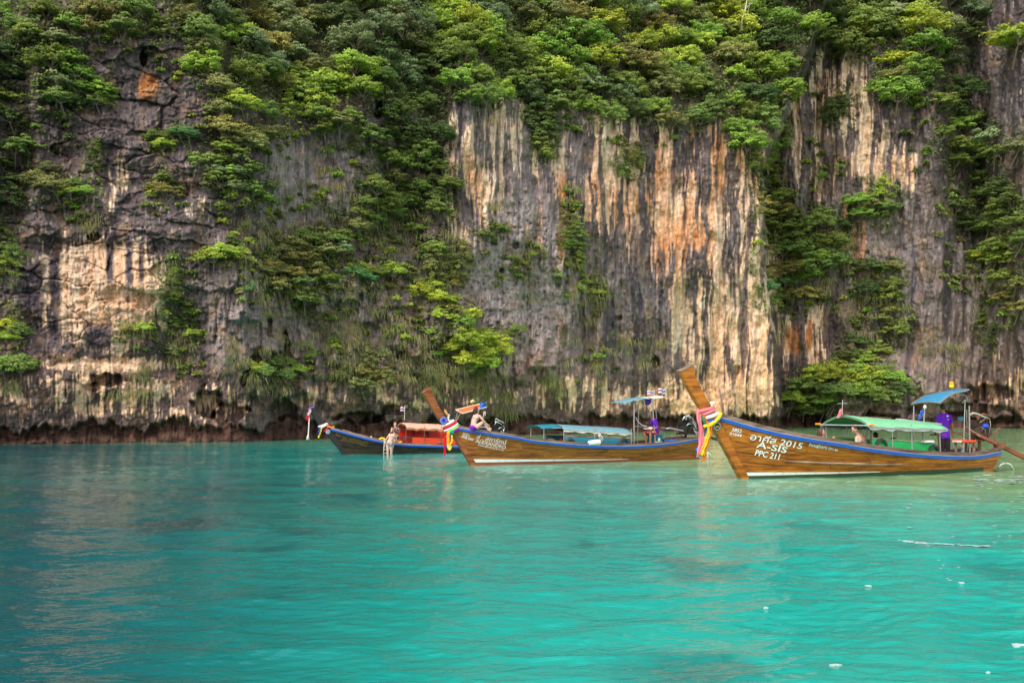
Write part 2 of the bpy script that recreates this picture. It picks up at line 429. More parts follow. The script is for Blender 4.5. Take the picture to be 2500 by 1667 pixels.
# ------------------------------------------------------------------ the lagoon
wu_ = np.concatenate([np.arange(-4000, -100, 60), np.arange(-100, 2600, 5.0), np.arange(2600, 6500, 60)])
wv_ = np.concatenate([np.array([1006.0, 1012, 1018, 1024]), np.arange(1028, 1700, 1.7), np.geomspace(1702, 9000, 60)])
WU, WV = np.meshgrid(wu_, wv_)
rx_, rz_ = rays(WU.ravel(), WV.ravel())
t_ = -H / rz_
wx, wy = rx_ * t_, t_
cellx = 5.0 / F * t_; celly = 1.7 / F * t_ * t_ / H
wz = np.zeros_like(wx)
for k, (lam, amp, ang, sd_) in enumerate(((5.0, 0.055, 12, 1), (2.2, 0.040, -16, 2), (1.05, 0.027, 26, 3), (0.5, 0.015, -6, 4), (0.24, 0.008, 34, 5))):
    ca, sa = math.cos(math.radians(ang)), math.sin(math.radians(ang))
    xx = (wx * ca + wy * sa) / (lam * 2.3); yy = (-wx * sa + wy * ca) / lam
    q = noise(xx + 0.6 * noise(xx, yy, sd_ + 50), yy, sd_)
    wz += amp * (1 - 1.6 * np.abs(q)) * np.clip(2.2 - celly / lam * 1.6, 0, 1)
wz -= wz.mean()
wz *= np.clip(t_ / 4.0, 0.3, 1)
# water colour: sand shallows, deeper towards the left, darker patches, the green shelf by the rock
sand = fbm(wx / 9, wy / 12, 201, 4); sm_ = fbm(wx / 2.4, wy / 3.4, 205, 4)
deep = srgb(4, 92, 98); turq = srgb(30, 178, 164); green = srgb(128, 180, 128); darkp = srgb(24, 66, 76); milky = srgb(108, 204, 176)
pxw = wx / wy * F + 1250
wgt = np.clip(sstep(0, 1350, pxw + 260 * sand) , 0, 1)[:, None]
wc = np.array(deep) * (1 - wgt) + np.array(turq) * wgt
ml_ = (sstep(11, 30, wy + 4 * sand) * sstep(-7, 3, wx + 3 * sand) * 0.8)[:, None]
wc = wc * (1 - ml_) + np.array(milky) * ml_
gr = sstep(30, 58, wy + 9 * sand + 2.4 * np.clip(wx, -8, 12))[:, None]
wc = wc * (1 - gr) + np.array(green) * gr
dk = (ell(wx + 2 * sand, wy + 5 * sm_, -4.5, 21, 8, 13, .85) * 0.55 + 0.35 * sstep(0.15, 0.5, sm_) * (1 - gr[:, 0]))[:, None]
wc = wc * (1 - dk) + np.array(darkp) * dk
wc = wc * (1 + 0.22 * sm_[:, None])
NWU, NWV = len(wu_), len(wv_)
idw = np.arange(NWU * NWV).reshape(NWV, NWU)
wq = np.stack([idw[1:, :-1].ravel(), idw[1:, 1:].ravel(), idw[:-1, 1:].ravel(), idw[:-1, :-1].ravel()], 1)
m_water, n, l, p = new_mat("lagoon_water")
at_ = n.new("ShaderNodeAttribute"); at_.attribute_name = "bed"
geo = n.new("ShaderNodeNewGeometry")
mp = n.new("ShaderNodeMapping"); mp.inputs["Scale"].default_value = (0.45, 1, 1); mp.inputs["Rotation"].default_value = (0, 0, 0.12)
nz = n.new("ShaderNodeTexNoise"); nz.inputs["Scale"].default_value = 4.5; nz.inputs["Detail"].default_value = 4; nz.inputs["Roughness"].default_value = 0.55
bp = n.new("ShaderNodeBump"); bp.inputs["Strength"].default_value = 0.6; bp.inputs["Distance"].default_value = 0.05
l.new(geo.outputs["Position"], mp.inputs["Vector"]); l.new(mp.outputs[0], nz.inputs["Vector"]); l.new(nz.outputs["Fac"], bp.inputs["Height"])
l.new(bp.outputs[0], p.inputs["Normal"]); l.new(at_.outputs["Color"], p.inputs["Base Color"])
p.inputs["Roughness"].default_value = 0.06; p.inputs["IOR"].default_value = 1.33; p.inputs["Specular IOR Level"].default_value = 0.48
WZG = wz.reshape(len(wv_), len(wu_))
def water_z(x, y):
    ti = HOR; 
    zdir = -H / y
    py = 833.5 - F * math.tan(math.atan(zdir) - PITCH)
    j = int(np.clip(np.searchsorted(wv_, py), 0, len(wv_) - 1))
    yy = cP - (-(py - 833.5) / F) * sP
    px = 1250 + F * (x / y) * yy
    i = int(np.clip(np.searchsorted(wu_, px), 0, len(wu_) - 1))
    return float(WZG[max(0, j - 2):j + 3, max(0, i - 2):i + 3].max())
lagoon = mesh_np("lagoon_water", np.stack([wx, wy, wz], 1), wq, m_water, smooth=True)
vcol(lagoon.data, "bed", np.clip(wc * 0.86, 0.004, 0.9))
tag(lagoon, kind="structure")
del wq

# ------------------------------------------------------------------ trees and shrubs on the cliffs
def foliage_mat(name):
    m, n, l, p = new_mat(name)
    oi = n.new("ShaderNodeObjectInfo")
    a = n.new("ShaderNodeAttribute"); a.attribute_name = "tone"
    mx = n.new("ShaderNodeMix"); mx.data_type = 'RGBA'; mx.blend_type = 'MULTIPLY'; mx.inputs[0].default_value = 1
    l.new(oi.outputs["Color"], mx.inputs[6]); l.new(a.outputs["Color"], mx.inputs[7])
    l.new(mx.outputs[2], p.inputs["Base Color"])
    p.inputs["Roughness"].default_value = 0.6; p.inputs["Specular IOR Level"].default_value = 0.25
    tr = n.new("ShaderNodeBsdfTranslucent")
    l.new(mx.outputs[2], tr.inputs["Color"])
    ms = n.new("ShaderNodeMixShader"); ms.inputs[0].default_value = 0.42
    out = [x for x in n if x.type == 'OUTPUT_MATERIAL'][0]
    l.new(p.outputs[0], ms.inputs[1]); l.new(tr.outputs[0], ms.inputs[2]); l.new(ms.outputs[0], out.inputs["Surface"])
    return m
m_leaf = foliage_mat("leaves")
m_bark = plain("bark", (0.20, 0.165, 0.13), 0.85, var=0.5, scale=9)
m_dead = plain("bleached_wood", (0.55, 0.47, 0.40), 0.8, var=0.3)

def leaf_quads(pos, nrm, size, rng, aspect=1.7):
    """one small pointed quad per row of pos"""
    n_ = len(pos)
    nrm = nrm / np.linalg.norm(nrm, axis=1, keepdims=True)
    r = rng.normal(size=(n_, 3)); t1 = np.cross(nrm, r); t1 /= np.linalg.norm(t1, axis=1, keepdims=True)
    t2 = np.cross(nrm, t1)
    a = t1 * size[:, None] * aspect * 0.5; b = t2 * size[:, None] * 0.5
    v = np.stack([pos - a, pos + b + a * 0.1 - nrm * size[:, None] * .12, pos + a, pos - b + a * 0.1 - nrm * size[:, None] * .12], 1).reshape(-1, 3)
    f = np.arange(n_ * 4).reshape(n_, 4)
    return v, f

def crown_mesh(seed, nclump, per, leaf, flat, tall=1.0, layered=False):
    rng = np.random.default_rng(seed)
    d = rng.normal(size=(nclump * 3, 3)); d /= np.linalg.norm(d, axis=1, keepdims=True)
    d = d[(d[:, 2] > -0.45)][:nclump]
    az = np.arctan2(d[:, 1], d[:, 0])
    lob = 0.78 + 0.2 * np.sin(az * 3 + seed) + 0.14 * np.sin(az * 5 + seed * 2.1)
    r = rng.uniform(0.35, 1.0, len(d)) ** 0.5 * lob
    c = d * r[:, None] * np.array([1, 1, 0.72 * tall])
    if layered:
        lev = np.round(c[:, 2] * 3.2) / 3.2
        c[:, 2] = lev + rng.normal(0, 0.03, len(d))
    cr_ = rng.uniform(0.14, 0.30, len(c))
    tone_c = rng.uniform(0.72, 1.28, len(c))
    P, N, S, T = [], [], [], []
    for i in range(len(c)):
        q = rng.normal(size=(per, 3)); q /= np.linalg.norm(q, axis=1, keepdims=True)
        q[:, 2] = np.abs(q[:, 2]) * 1.0 - 0.25
        rad = rng.uniform(0.45, 1.0, per)
        pos = c[i] + q * rad[:, None] * cr_[i] * np.array([1.15, 1.15, flat])
        out = q * np.array([0.9, 0.9, 1.0]) + d[i] * 0.5 + np.array([0, -0.1, 0.45]) + rng.normal(0, 0.42, (per, 3))
        P.append(pos); N.append(out); S.append(rng.uniform(0.6, 1.4, per) * leaf)
        T.append(tone_c[i] * rng.uniform(0.75, 1.3, per))
    P = np.concatenate(P); N = np.concatenate(N); S = np.concatenate(S); T = np.concatenate(T)
    v, f = leaf_quads(P, N, S, rng)
    tone = np.repeat(T, 4)
    rgb = np.stack([tone * (1 + 0.10 * np.sin(tone * 40)), tone, tone * 0.9], 1)
    return v, f, rgb, c, cr_

def tube_np(pts, rad, sides=6):
    """tapering tube through points; returns verts, quads"""
    pts = np.asarray(pts, float); rad = np.asarray(rad, float)
    n_ = len(pts)
    V = []
    for i in range(n_):
        t = pts[min(i + 1, n_ - 1)] - pts[max(i - 1, 0)]
        t = t / (np.linalg.norm(t) + 1e-9)
        up = np.array([0, 0, 1.0]) if abs(t[2]) < 0.95 else np.array([1.0, 0, 0])
        a = np.cross(t, up); a /= np.linalg.norm(a); b = np.cross(t, a)
        for k in range(sides):
            th = 2 * math.pi * k / sides
            V.append(pts[i] + rad[i] * (math.cos(th) * a + math.sin(th) * b))
    Fq = []
    for i in range(n_ - 1):
        for k in range(sides):
            Fq.append((i * sides + k, i * sides + (k + 1) % sides, (i + 1) * sides + (k + 1) % sides, (i + 1) * sides + k))
    return np.array(V), np.array(Fq)

def join_np(parts):
    V, Fq, o = [], [], 0
    for v, f in parts:
        V.append(v); Fq.append(f + o); o += len(v)
    return np.concatenate(V), np.concatenate(Fq)

PROTO = []
for i, (kind, ncl, per, leaf, flat, tall, lay) in enumerate((
        ("small", 46, 36, 0.075, 0.55, 1.0, False), ("small", 42, 38, 0.078, 0.6, 0.85, False), ("small", 50, 34, 0.072, 0.6, 1.25, False), ("small", 38, 40, 0.080, 0.5, 0.9, False),
        ("large", 95, 48, 0.048, 0.55, 1.0, False), ("large", 90, 48, 0.050, 0.6, 0.9, False), ("large", 105, 44, 0.046, 0.6, 1.15, False),
        ("umbrella", 66, 44, 0.056, 0.6, 0.7, False), ("umbrella", 54, 44, 0.062, 0.6, 0.75, False), ("hanging", 80, 36, 0.056, 0.8, 1.9, False))):
    v, f, rgb, cl, crr = crown_mesh(300 + i, ncl, per, leaf, flat, tall, lay)
    rng = np.random.default_rng(900 + i)
    cz = 0.75 if kind != "hanging" else 0.1
    off = np.array([0, -0.62, cz])          # crown centre relative to the foot of the trunk
    v = v + off
    me = bpy.data.meshes.new("crown_%s" % kind)
    o = mesh_np("crown_mesh", v, f, m_leaf); vcol(o.data, "tone", rgb)
    crown_me = o.data; bpy.data.objects.remove(o)
    parts = []
    mid = off * 0.72 + np.array([0.05, 0, -0.12])
    parts.append(tube_np([np.array([0, 0.25, -0.25]), np.array([0.03, -0.05, 0.02]), mid], [0.052, 0.042, 0.03]))
    for j in rng.choice(len(cl), 9, replace=False):
        e = cl[j] + off
        m1 = mid * 0.55 + e * 0.45 + rng.normal(0, 0.06, 3)
        parts.append(tube_np([mid, m1, e], [0.026, 0.016, 0.006], 5))
    tv, tf = join_np(parts)
    o = mesh_np("trunk_mesh", tv, tf, m_bark); trunk_me = o.data; bpy.data.objects.remove(o)
    PROTO.append((kind, crown_me, trunk_me, off))

SH = {   # leaf colours
    "dark green": (0.11, 0.17, 0.055), "deep green": (0.12, 0.21, 0.05), "mid green": (0.215, 0.305, 0.08), "bright green": (0.285, 0.44, 0.08),
    "lime green": (0.42, 0.52, 0.08), "olive": (0.30, 0.31, 0.11), "grey-green": (0.28, 0.36, 0.18), "brownish green": (0.25, 0.245, 0.11), "blue-green": (0.16, 0.34, 0.13)}
# where, centre, radii, how many, crown radius range in px, colours, forms, overlap, place words
ZONES = [
 ("high in the dark gully at far left", 30, 90, 60, 100, 9, 30, 46, "dddmb", "sl", 'tree'),
 ("low in the dark gully at far left", 32, 390, 34, 150, 10, 26, 40, "dddmm", "sh", 'tree'),
 ("on the upper shoulder of the dark left rock", 120, 70, 70, 60, 6, 34, 46, "mbgm", "ls", 'tree'),
 ("bulging over the dark left rock", 145, 190, 55, 70, 7, 36, 50, "bmgb", "lu", 'tree'),
 ("on the ledge right of the bulging trees", 232, 232, 36, 26, 4, 24, 34, "mby", "su", 'shrub'),
 ("crowning the dark left rock", 265, 42, 75, 44, 8, 34, 48, "oomo", "ls", 'tree'),
 ("on broken rock between the left masses", 385, 50, 50, 40, 3, 18, 26, "bmo", "s", 'shrub'),
 ("on the top edge above the left rock", 330, -22, 110, 10, 4, 40, 50, "omb", "l", 'tree'),
 ("on the top edge left of centre", 700, -26, 220, 10, 7, 42, 54, "mbgo", "l", 'tree'),
 ("on the top edge over the central gully", 1010, -22, 90, 12, 4, 42, 54, "gmb", "l", 'tree'),
 ("on the top edge right of centre", 1450, -26, 300, 10, 8, 42, 54, "mblo", "l", 'tree'),
 ("on the top edge over the far wall", 2150, -24, 180, 12, 5, 42, 54, "mdb", "l", 'tree'),
 ("on the upper slope left of centre", 620, 45, 170, 55, 18, 34, 50, "mgbom", "l", 'tree'),
 ("in the bright mass over the dark rock", 560, 150, 80, 60, 9, 36, 50, "bmgo", "l", 'tree'),
 ("in the belt above grey columns", 720, 170, 90, 80, 12, 34, 50, "mbogl", "ls", 'tree'),
 ("over the rim above grey columns", 870, 185, 65, 40, 4, 48, 64, "blb", "u", 'tree'),
 ("on the slope atop the central gully", 900, 60, 90, 60, 9, 38, 54, "ggmd", "l", 'tree'),
 ("on the ledge beneath the bright mass", 600, 290, 75, 58, 9, 34, 48, "ooym", "lu", 'tree'),
 ("hanging beside the bright mass", 750, 255, 45, 65, 6, 26, 40, "lbm", "h", 'tree'),
 ("at the foot of the bright mass", 820, 300, 45, 24, 4, 26, 36, "om", "s", 'shrub'),
 ("on the spur left of the grey columns", 545, 400, 50, 46, 7, 26, 38, "gmbm", "su", 'shrub'),
 ("on the green spur over the hanging roots", 610, 450, 50, 36, 6, 26, 36, "mbg", "su", 'shrub'),
 ("on the brown ledge of the dark left rock", 110, 440, 42, 30, 3, 30, 40, "ro", "u", 'shrub'),
 ("on the ledge over the tan panel", 190, 460, 36, 18, 3, 22, 30, "bm", "u", 'shrub'),
 ("climbing the dark left rock", 228, 390, 12, 34, 3, 14, 20, "ml", "h", 'shrub'),
 ("alone amid the dark left rock", 395, 345, 22, 12, 2, 26, 34, "lm", "u", 'shrub'),
 ("right half of the middle dark rock pair", 447, 322, 18, 14, 2, 24, 30, "t", "u", 'shrub'),
 ("on dark rock over the tan panel", 396, 452, 24, 26, 3, 20, 28, "om", "s", 'shrub'),
 ("in the central gully, upper part", 990, 170, 80, 110, 16, 34, 52, "ddgmr", "lh", 'tree'),
 ("in the central gully, middle part", 985, 330, 90, 80, 14, 30, 46, "ddmm", "sl", 'tree'),
 ("in the central gully, lower part", 1000, 450, 100, 70, 14, 30, 44, "dmmom", "lu", 'tree'),
 ("at the foot of the central gully", 960, 520, 120, 46, 9, 26, 38, "mom", "us", 'shrub'),
 ("on the slope left of centre, top", 1150, 40, 90, 50, 10, 36, 52, "bmlg", "l", 'tree'),
 ("on the slope over the first stripes", 1180, 130, 90, 60, 12, 34, 50, "bmmb", "l", 'tree'),
 ("hanging over the first striped face", 1170, 205, 90, 34, 8, 30, 44, "mmb", "ls", 'tree'),
 ("on the central slope, top row", 1400, 40, 140, 50, 15, 36, 54, "mbglo", "l", 'tree'),
 ("on the central forest slope", 1390, 130, 120, 60, 15, 36, 52, "bmlbo", "l", 'tree'),
 ("over the rim between striped faces", 1310, 225, 90, 42, 11, 32, 46, "mdmb", "ls", 'tree'),
 ("in the notch between striped faces", 1318, 325, 30, 52, 6, 24, 34, "mdm", "h", 'shrub'),
 ("over the middle of the streaked wall", 1470, 235, 90, 46, 12, 32, 46, "mgbmd", "ls", 'tree'),
 ("on the slope right of centre, top", 1680, 45, 130, 52, 15, 36, 54, "mgblo", "l", 'tree'),
 ("on the forest slope right of centre", 1660, 145, 120, 62, 16, 36, 52, "oblym", "l", 'tree'),
 ("over the streaked wall's right part", 1660, 250, 130, 46, 14, 32, 46, "mobm", "ls", 'tree'),
 ("on the forest's last shoulder", 1850, 60, 100, 70, 12, 36, 52, "mdbm", "l", 'tree'),
 ("on the forest's bright outer edge", 1865, 190, 70, 60, 11, 34, 48, "blbd", "lu", 'tree'),
 ("down the headland's outer edge", 1850, 310, 58, 70, 10, 30, 44, "mbm", "hl", 'tree'),
 ("at the outer edge's lower end", 1866, 430, 26, 56, 6, 22, 32, "mdm", "h", 'shrub'),
 ("on the streaked wall below the rim", 1538, 398, 26, 24, 3, 20, 28, "mo", "h", 'shrub'),
 ("on the pale pitted wall, upper left", 1182, 563, 26, 12, 2, 22, 28, "m", "u", 'shrub'),
 ("on the pale pitted wall, centre", 1258, 640, 24, 22, 3, 16, 24, "om", "u", 'shrub'),
 ("on the pale pitted wall, right", 1306, 622, 14, 8, 1, 18, 22, "m", "u", 'shrub'),
 ("in the long green streak on the wall", 1395, 580, 18, 70, 6, 22, 30, "omm", "h", 'shrub'),
 ("at the foot of the long green streak", 1365, 672, 10, 6, 1, 13, 16, "b", "u", 'shrub'),
 ("below the long green streak", 1448, 712, 16, 8, 2, 16, 20, "l", "u", 'shrub'),
 ("on the ledges above the curtain rock", 770, 610, 70, 44, 8, 28, 40, "oogm", "us", 'shrub'),
 ("on the curtain rock", 745, 690, 70, 40, 7, 26, 36, "mob", "us", 'shrub'),
 ("on the curtain rock, left side", 670, 640, 44, 40, 5, 24, 34, "om", "us", 'shrub'),
 ("jutting over the curtain rock's left edge", 530, 622, 22, 10, 2, 34, 42, "l", "u", 'shrub'),
 ("on the curtain rock's left edge", 606, 705, 12, 12, 2, 14, 18, "t", "u", 'shrub'),
 ("on the ledge right of the curtain rock", 905, 665, 56, 24, 5, 28, 38, "btm", "u", 'shrub'),
 ("on the ledge beside the brown streaks", 1045, 715, 24, 26, 3, 28, 36, "l", "u", 'shrub'),
 ("in the brown gully below the forest", 1085, 650, 50, 50, 6, 24, 34, "omo", "hs", 'shrub'),
 ("above the second boat's thicket", 1110, 770, 44, 26, 4, 24, 34, "lbo", "s", 'shrub'),
 ("in the thicket over the second boat", 1160, 850, 72, 42, 9, 36, 50, "lblb", "ul", 'shrub'),
 ("left of the second boat's thicket", 1070, 855, 26, 14, 2, 20, 28, "b", "u", 'shrub'),
 ("right of the second boat's thicket", 1250, 815, 28, 14, 2, 18, 24, "om", "u", 'shrub'),
 ("on the low ledge above the first boat", 670, 900, 62, 22, 6, 24, 34, "mlm", "u", 'shrub'),
 ("in the hollow above the red canopy", 900, 905, 46, 34, 5, 22, 30, "om", "hs", 'shrub'),
 ("high in vines beside the tan panel", 420, 700, 34, 55, 3, 18, 24, "mdm", "h", 'shrub'),
 ("low in vines beside the tan panel", 430, 810, 36, 50, 3, 18, 24, "mdo", "h", 'shrub'),
 ("small on the dark vines", 478, 812, 10, 6, 1, 20, 24, "l", "u", 'shrub'),
 ("on the grassy knob by the tan panel", 325, 802, 24, 10, 2, 20, 26, "oy", "u", 'shrub'),
 ("on the left margin, middle", 18, 620, 16, 60, 4, 22, 32, "bmm", "hs", 'shrub'),
 ("on the left margin, lower", 22, 800, 26, 40, 3, 28, 36, "lm", "u", 'shrub'),
 ("on the left margin, lowest", 22, 888, 26, 14, 2, 34, 42, "bm", "u", 'shrub'),
 ("in the notch right of the streaks", 1905, 520, 50, 50, 7, 26, 36, "mom", "sh", 'shrub'),
 ("in the mass right of the streaks", 2000, 590, 62, 66, 12, 34, 48, "mbdm", "ul", 'tree'),
 ("at the foot of that hanging mass", 1985, 650, 34, 26, 3, 26, 34, "lb", "u", 'shrub'),
 ("in brush beside the streaked wall", 1890, 640, 38, 46, 6, 26, 36, "mrm", "us", 'shrub'),
 ("in low brush beside the streaks", 1920, 720, 60, 34, 6, 22, 32, "mot", "us", 'shrub'),
 ("under the far wall's cream panel", 2140, 495, 44, 46, 6, 24, 34, "mob", "hu", 'shrub'),
 ("in the middle of the far wall", 2150, 690, 50, 50, 5, 26, 38, "mdom", "us", 'shrub'),
 ("on the lower far wall", 2180, 790, 40, 34, 3, 22, 30, "om", "us", 'shrub'),
 ("on the spur above the green canopy", 2120, 850, 60, 28, 4, 26, 36, "mdb", "us", 'shrub'),
 ("in the thicket above the green canopy", 2090, 935, 130, 36, 14, 30, 42, "mbdl", "ul", 'shrub'),
 ("in the lowest thicket on the far shore", 1985, 980, 56, 22, 6, 26, 34, "mb", "u", 'shrub'),
 ("on the crown of the far wall", 2080, 60, 110, 64, 14, 36, 54, "mdbm", "l", 'tree'),
 ("on the bright crown of the far wall", 2200, 80, 90, 70, 11, 38, 54, "bmlg", "lu", 'tree'),
 ("beside the far wall's cream panel", 2210, 190, 60, 50, 7, 32, 44, "mob", "ul", 'tree'),
 ("above the far wall's cream panel", 2050, 260, 30, 40, 4, 20, 28, "do", "h", 'shrub'),
 ("in the far gully, top", 2330, 60, 50, 70, 8, 32, 46, "dgdm", "l", 'tree'),
 ("in the far gully, upper part", 2320, 200, 40, 80, 8, 30, 42, "dmd", "lh", 'tree'),
 ("in the far gully, middle", 2350, 340, 56, 70, 9, 30, 42, "mbm", "ul", 'tree'),
 ("in the far gully, lower part", 2400, 490, 70, 70, 11, 32, 44, "mdm", "lu", 'tree'),
 ("on the ledge by the far gully", 2440, 350, 56, 30, 5, 30, 42, "gmr", "u", 'tree'),
 ("alone on dark rock at far right", 2474, 92, 24, 20, 3, 46, 58, "ly", "u", 'tree'),
 ("on the right margin, middle", 2460, 560, 46, 60, 8, 32, 44, "bmm", "ul", 'tree'),
 ("on the right margin, lower", 2430, 650, 60, 34, 5, 28, 38, "mlm", "u", 'tree'),
 ("on the dark wall at the far right", 2410, 790, 22, 46, 4, 18, 26, "md", "h", 'shrub'),
 ("on the right margin above the shaft", 2480, 720, 26, 40, 3, 22, 30, "mo", "s", 'shrub'),
]
CODE = {"d": "dark green", "p": "deep green", "m": "mid green", "b": "bright green", "l": "lime green", "y": "lime green", "o": "olive", "g": "grey-green", "r": "brownish green", "t": "blue-green"}
FORM = {"s": ("small", "bushy"), "l": ("large", "round-crowned"), "u": ("umbrella", "flat-topped"), "h": ("hanging", "drooping")}
ORD = ["leftmost", "second from the left", "third from the left", "fourth from the left", "fifth from the left", "sixth from the left", "seventh from the left", "eighth from the left", "ninth from the left", "tenth from the left", "eleventh from the left", "twelfth from the left"]
rng = random.Random(7)
PLANTS = []
for zi, (where, cx, cy, rx, ry, cnt, r0, r1, cols, forms, cat) in enumerate(ZONES):
    if cat == 'shrub' and r0 > 19 and 'boat' not in where: r0 *= 1.12; r1 *= 1.18
    if cat == 'tree' and cnt > 3:
        cnt = max(3, round(cnt * 0.68)); r0 *= 1.15; r1 *= 1.15
    got = []
    tries = 0
    while len(got) < cnt and tries < 400:
        tries += 1
        a = rng.random() * 2 * math.pi; q = math.sqrt(rng.random())
        x = cx + rx * q * math.cos(a); y = cy + ry * q * math.sin(a)
        R = rng.uniform(r0, r1)
        lim = 0.95 if tries < 250 else 0.6
        if any(math.hypot((x - g[0]), (y - g[1]) * 1.15) < lim * (R + g[2]) * 0.5 for g in got):
            continue
        if zi and any(math.hypot(x - g[0], y - g[1]) < 0.45 * (R + g[2]) * 0.5 for g in PLANTS):
            continue
        got.append((x, y, R, CODE[cols[rng.randrange(len(cols))]], forms[rng.randrange(len(forms))], where, cat))
    PLANTS += got
# labels: colour + form + place, and an order from the left only where that is not enough
keys = {}
for p_ in PLANTS:
    keys.setdefault((p_[3], p_[4], p_[5]), []).append(p_)
for k_, ps in keys.items():
    ps.sort(key=lambda q: q[0])
protos_by = {k: [q for q in PROTO if q[0] == FORM[k][0]] for k in FORM}
for (shade, form, where), ps in keys.items():
    for i, (x, y, R, _, _, _, cat) in enumerate(ps):
        kind, cme, tme, off = rng.choice(protos_by[form])
        D = cliff_depth(x, y)
        s = R / F * D * 1.12
        D2 = D - 0.45 * s
        c = at(x, y, D2)
        flip = -1 if rng.random() < 0.5 else 1
        foot = c - Vector(off) * s
        e = bpy.data.objects.new("tree" if cat == "tree" else "shrub", None)
        e.empty_display_size = 0.3
        e.location = foot
        e.scale = (s * flip * rng.uniform(0.9, 1.12), s, s * rng.uniform(0.88, 1.1))
        e.rotation_euler = (rng.uniform(-.12, .12), rng.uniform(-.15, .15), rng.uniform(-0.35, 0.35))
        COL.objects.link(e)
        lab = "%s %s %s %s" % (shade, FORM[form][1], cat, where.replace("in the thicket above the green canopy", "in the thicket above the canopy").replace("over the streaked wall's right part", "over the streaks' right part"))
        if len(ps) > 1:
            words = len(lab.split())
            lab = (ORD[i] + " " if True else "") + lab if i == 0 else "%s, %s" % (lab, ORD[min(i, 11)])
        tag(e, lab, cat, "trees and shrubs growing on the cliffs")
        cr_o = bpy.data.objects.new("crown", cme); tr_o = bpy.data.objects.new("trunk", tme)
        base = SH[shade]
        j = rng.uniform(0.80, 1.22); w = rng.uniform(-0.12, 0.12)
        cr_o.color = (base[0] * j * (1 + w), base[1] * j, base[2] * j * (1 - w), 1)
        for o in (cr_o, tr_o):
            COL.objects.link(o); o.parent = e

# bare dead tree at the top of the slope
e = bpy.data.objects.new("dead_tree", None)
Dd = cliff_depth(1812, 60) - 3.0
foot = at(1808, 78, Dd); e.location = foot; COL.objects.link(e)
tag(e, "bleached bare dead tree standing out of the forest at the top edge", "dead tree")
def dpt(px, py, dy=0.0):
    return np.array(at(px, py, Dd + dy) - foot)
tv, tf = tube_np([dpt(1808, 78), dpt(1812, 50), dpt(1820, 22), dpt(1826, -12)], [0.16, 0.13, 0.09, 0.03])
mesh_np("trunk", tv, tf, m_dead, e, True)
for pts, r in ((((1812, 50), (1826, 30), (1832, 6)), 0.06), (((1816, 38), (1808, 20), (1806, 2)), 0.05), (((1820, 22), (1836, 8), (1842, -8)), 0.05), (((1810, 62), (1832, 52), (1846, 34)), 0.05)):
    tv, tf = tube_np([dpt(a, b, .3 * i) for i, (a, b) in enumerate(pts)], [r, r * .7, r * .3], 5)
    mesh_np("branch", tv, tf, m_dead, e, True)

# undergrowth between the crowns and on the ledges: too many leaves to count
nrng = np.random.default_rng(5)
P, S, C = [], [], []
for (where, cx, cy, rx, ry, cnt, r0, r1, cols, forms, cat) in ZONES:
    n_ = int(rx * ry * (0.22 if cat == 'tree' else 0.20)) + 60
    a = nrng.random(n_) * 2 * np.pi; q = np.sqrt(nrng.random(n_)) * 1.22
    x = cx + (rx + 14) * q * np.cos(a); y = cy + (ry + 16) * q * np.sin(a)
    keep = noise(x / 26, y / 20, 401) > -0.25
    x, y = x[keep], y[keep]
    ix = np.clip(np.searchsorted(us, x), 0, NU - 1); iy = np.clip(np.searchsorted(vs, y), 0, NV - 1)
    D = DGRID[iy, ix] - nrng.uniform(0.02, 0.9, len(x)) * (0.7 if cat == 'tree' else 0.4)
    dx_, dz_ = rays(x, y)
    P.append(np.stack([dx_ * D, D, H + dz_ * D], 1)); S.append(nrng.uniform(0.10, 0.26, len(x)) * D / 80)
    base = np.array(SH[CODE[cols[0]]]) * 0.6 + np.array(SH["dark green"]) * 0.4
    t_ = nrng.uniform(0.55, 1.25, len(x)) * (1 + 0.4 * noise(x / 15, y / 12, 405))
    C.append(base[None] * t_[:, None])
CL = [(600, 560, 80, 120, 46), (740, 560, 110, 110, 60), (800, 700, 110, 90, 50), (640, 700, 60, 90, 26), (560, 450, 60, 60, 24), (880, 560, 60, 90, 30), (980, 620, 70, 90, 40), (1060, 720, 60, 110, 40), (950, 780, 70, 90, 26), (850, 880, 60, 60, 22), (720, 880, 80, 50, 20), (440, 740, 46, 120, 30), (470, 900, 60, 40, 8),
      (1390, 560, 24, 100, 20), (1420, 720, 60, 60, 14), (1200, 620, 50, 80, 8), (1290, 640, 40, 60, 10), (1120, 880, 70, 50, 20), (1900, 600, 50, 110, 36), (1930, 720, 60, 50, 24), (2080, 680, 80, 120, 26), (2160, 800, 80, 60, 10), (2060, 890, 120, 30, 10), (2350, 560, 70, 180, 50), (2450, 700, 50, 110, 26),
      (2010, 420, 50, 110, 14), (2240, 330, 40, 90, 16), (140, 330, 60, 100, 12), (300, 130, 80, 60, 8), (420, 130, 60, 90, 12), (470, 330, 50, 70, 16), (400, 480, 60, 50, 14), (190, 520, 60, 30, 10), (850, 380, 60, 80, 20), (700, 350, 80, 40, 18), (1950, 200, 60, 60, 10), (330, 820, 50, 40, 10), (1450, 900, 60, 50, 10), (1560, 340, 90, 20, 12), (1360, 300, 90, 20, 12)]
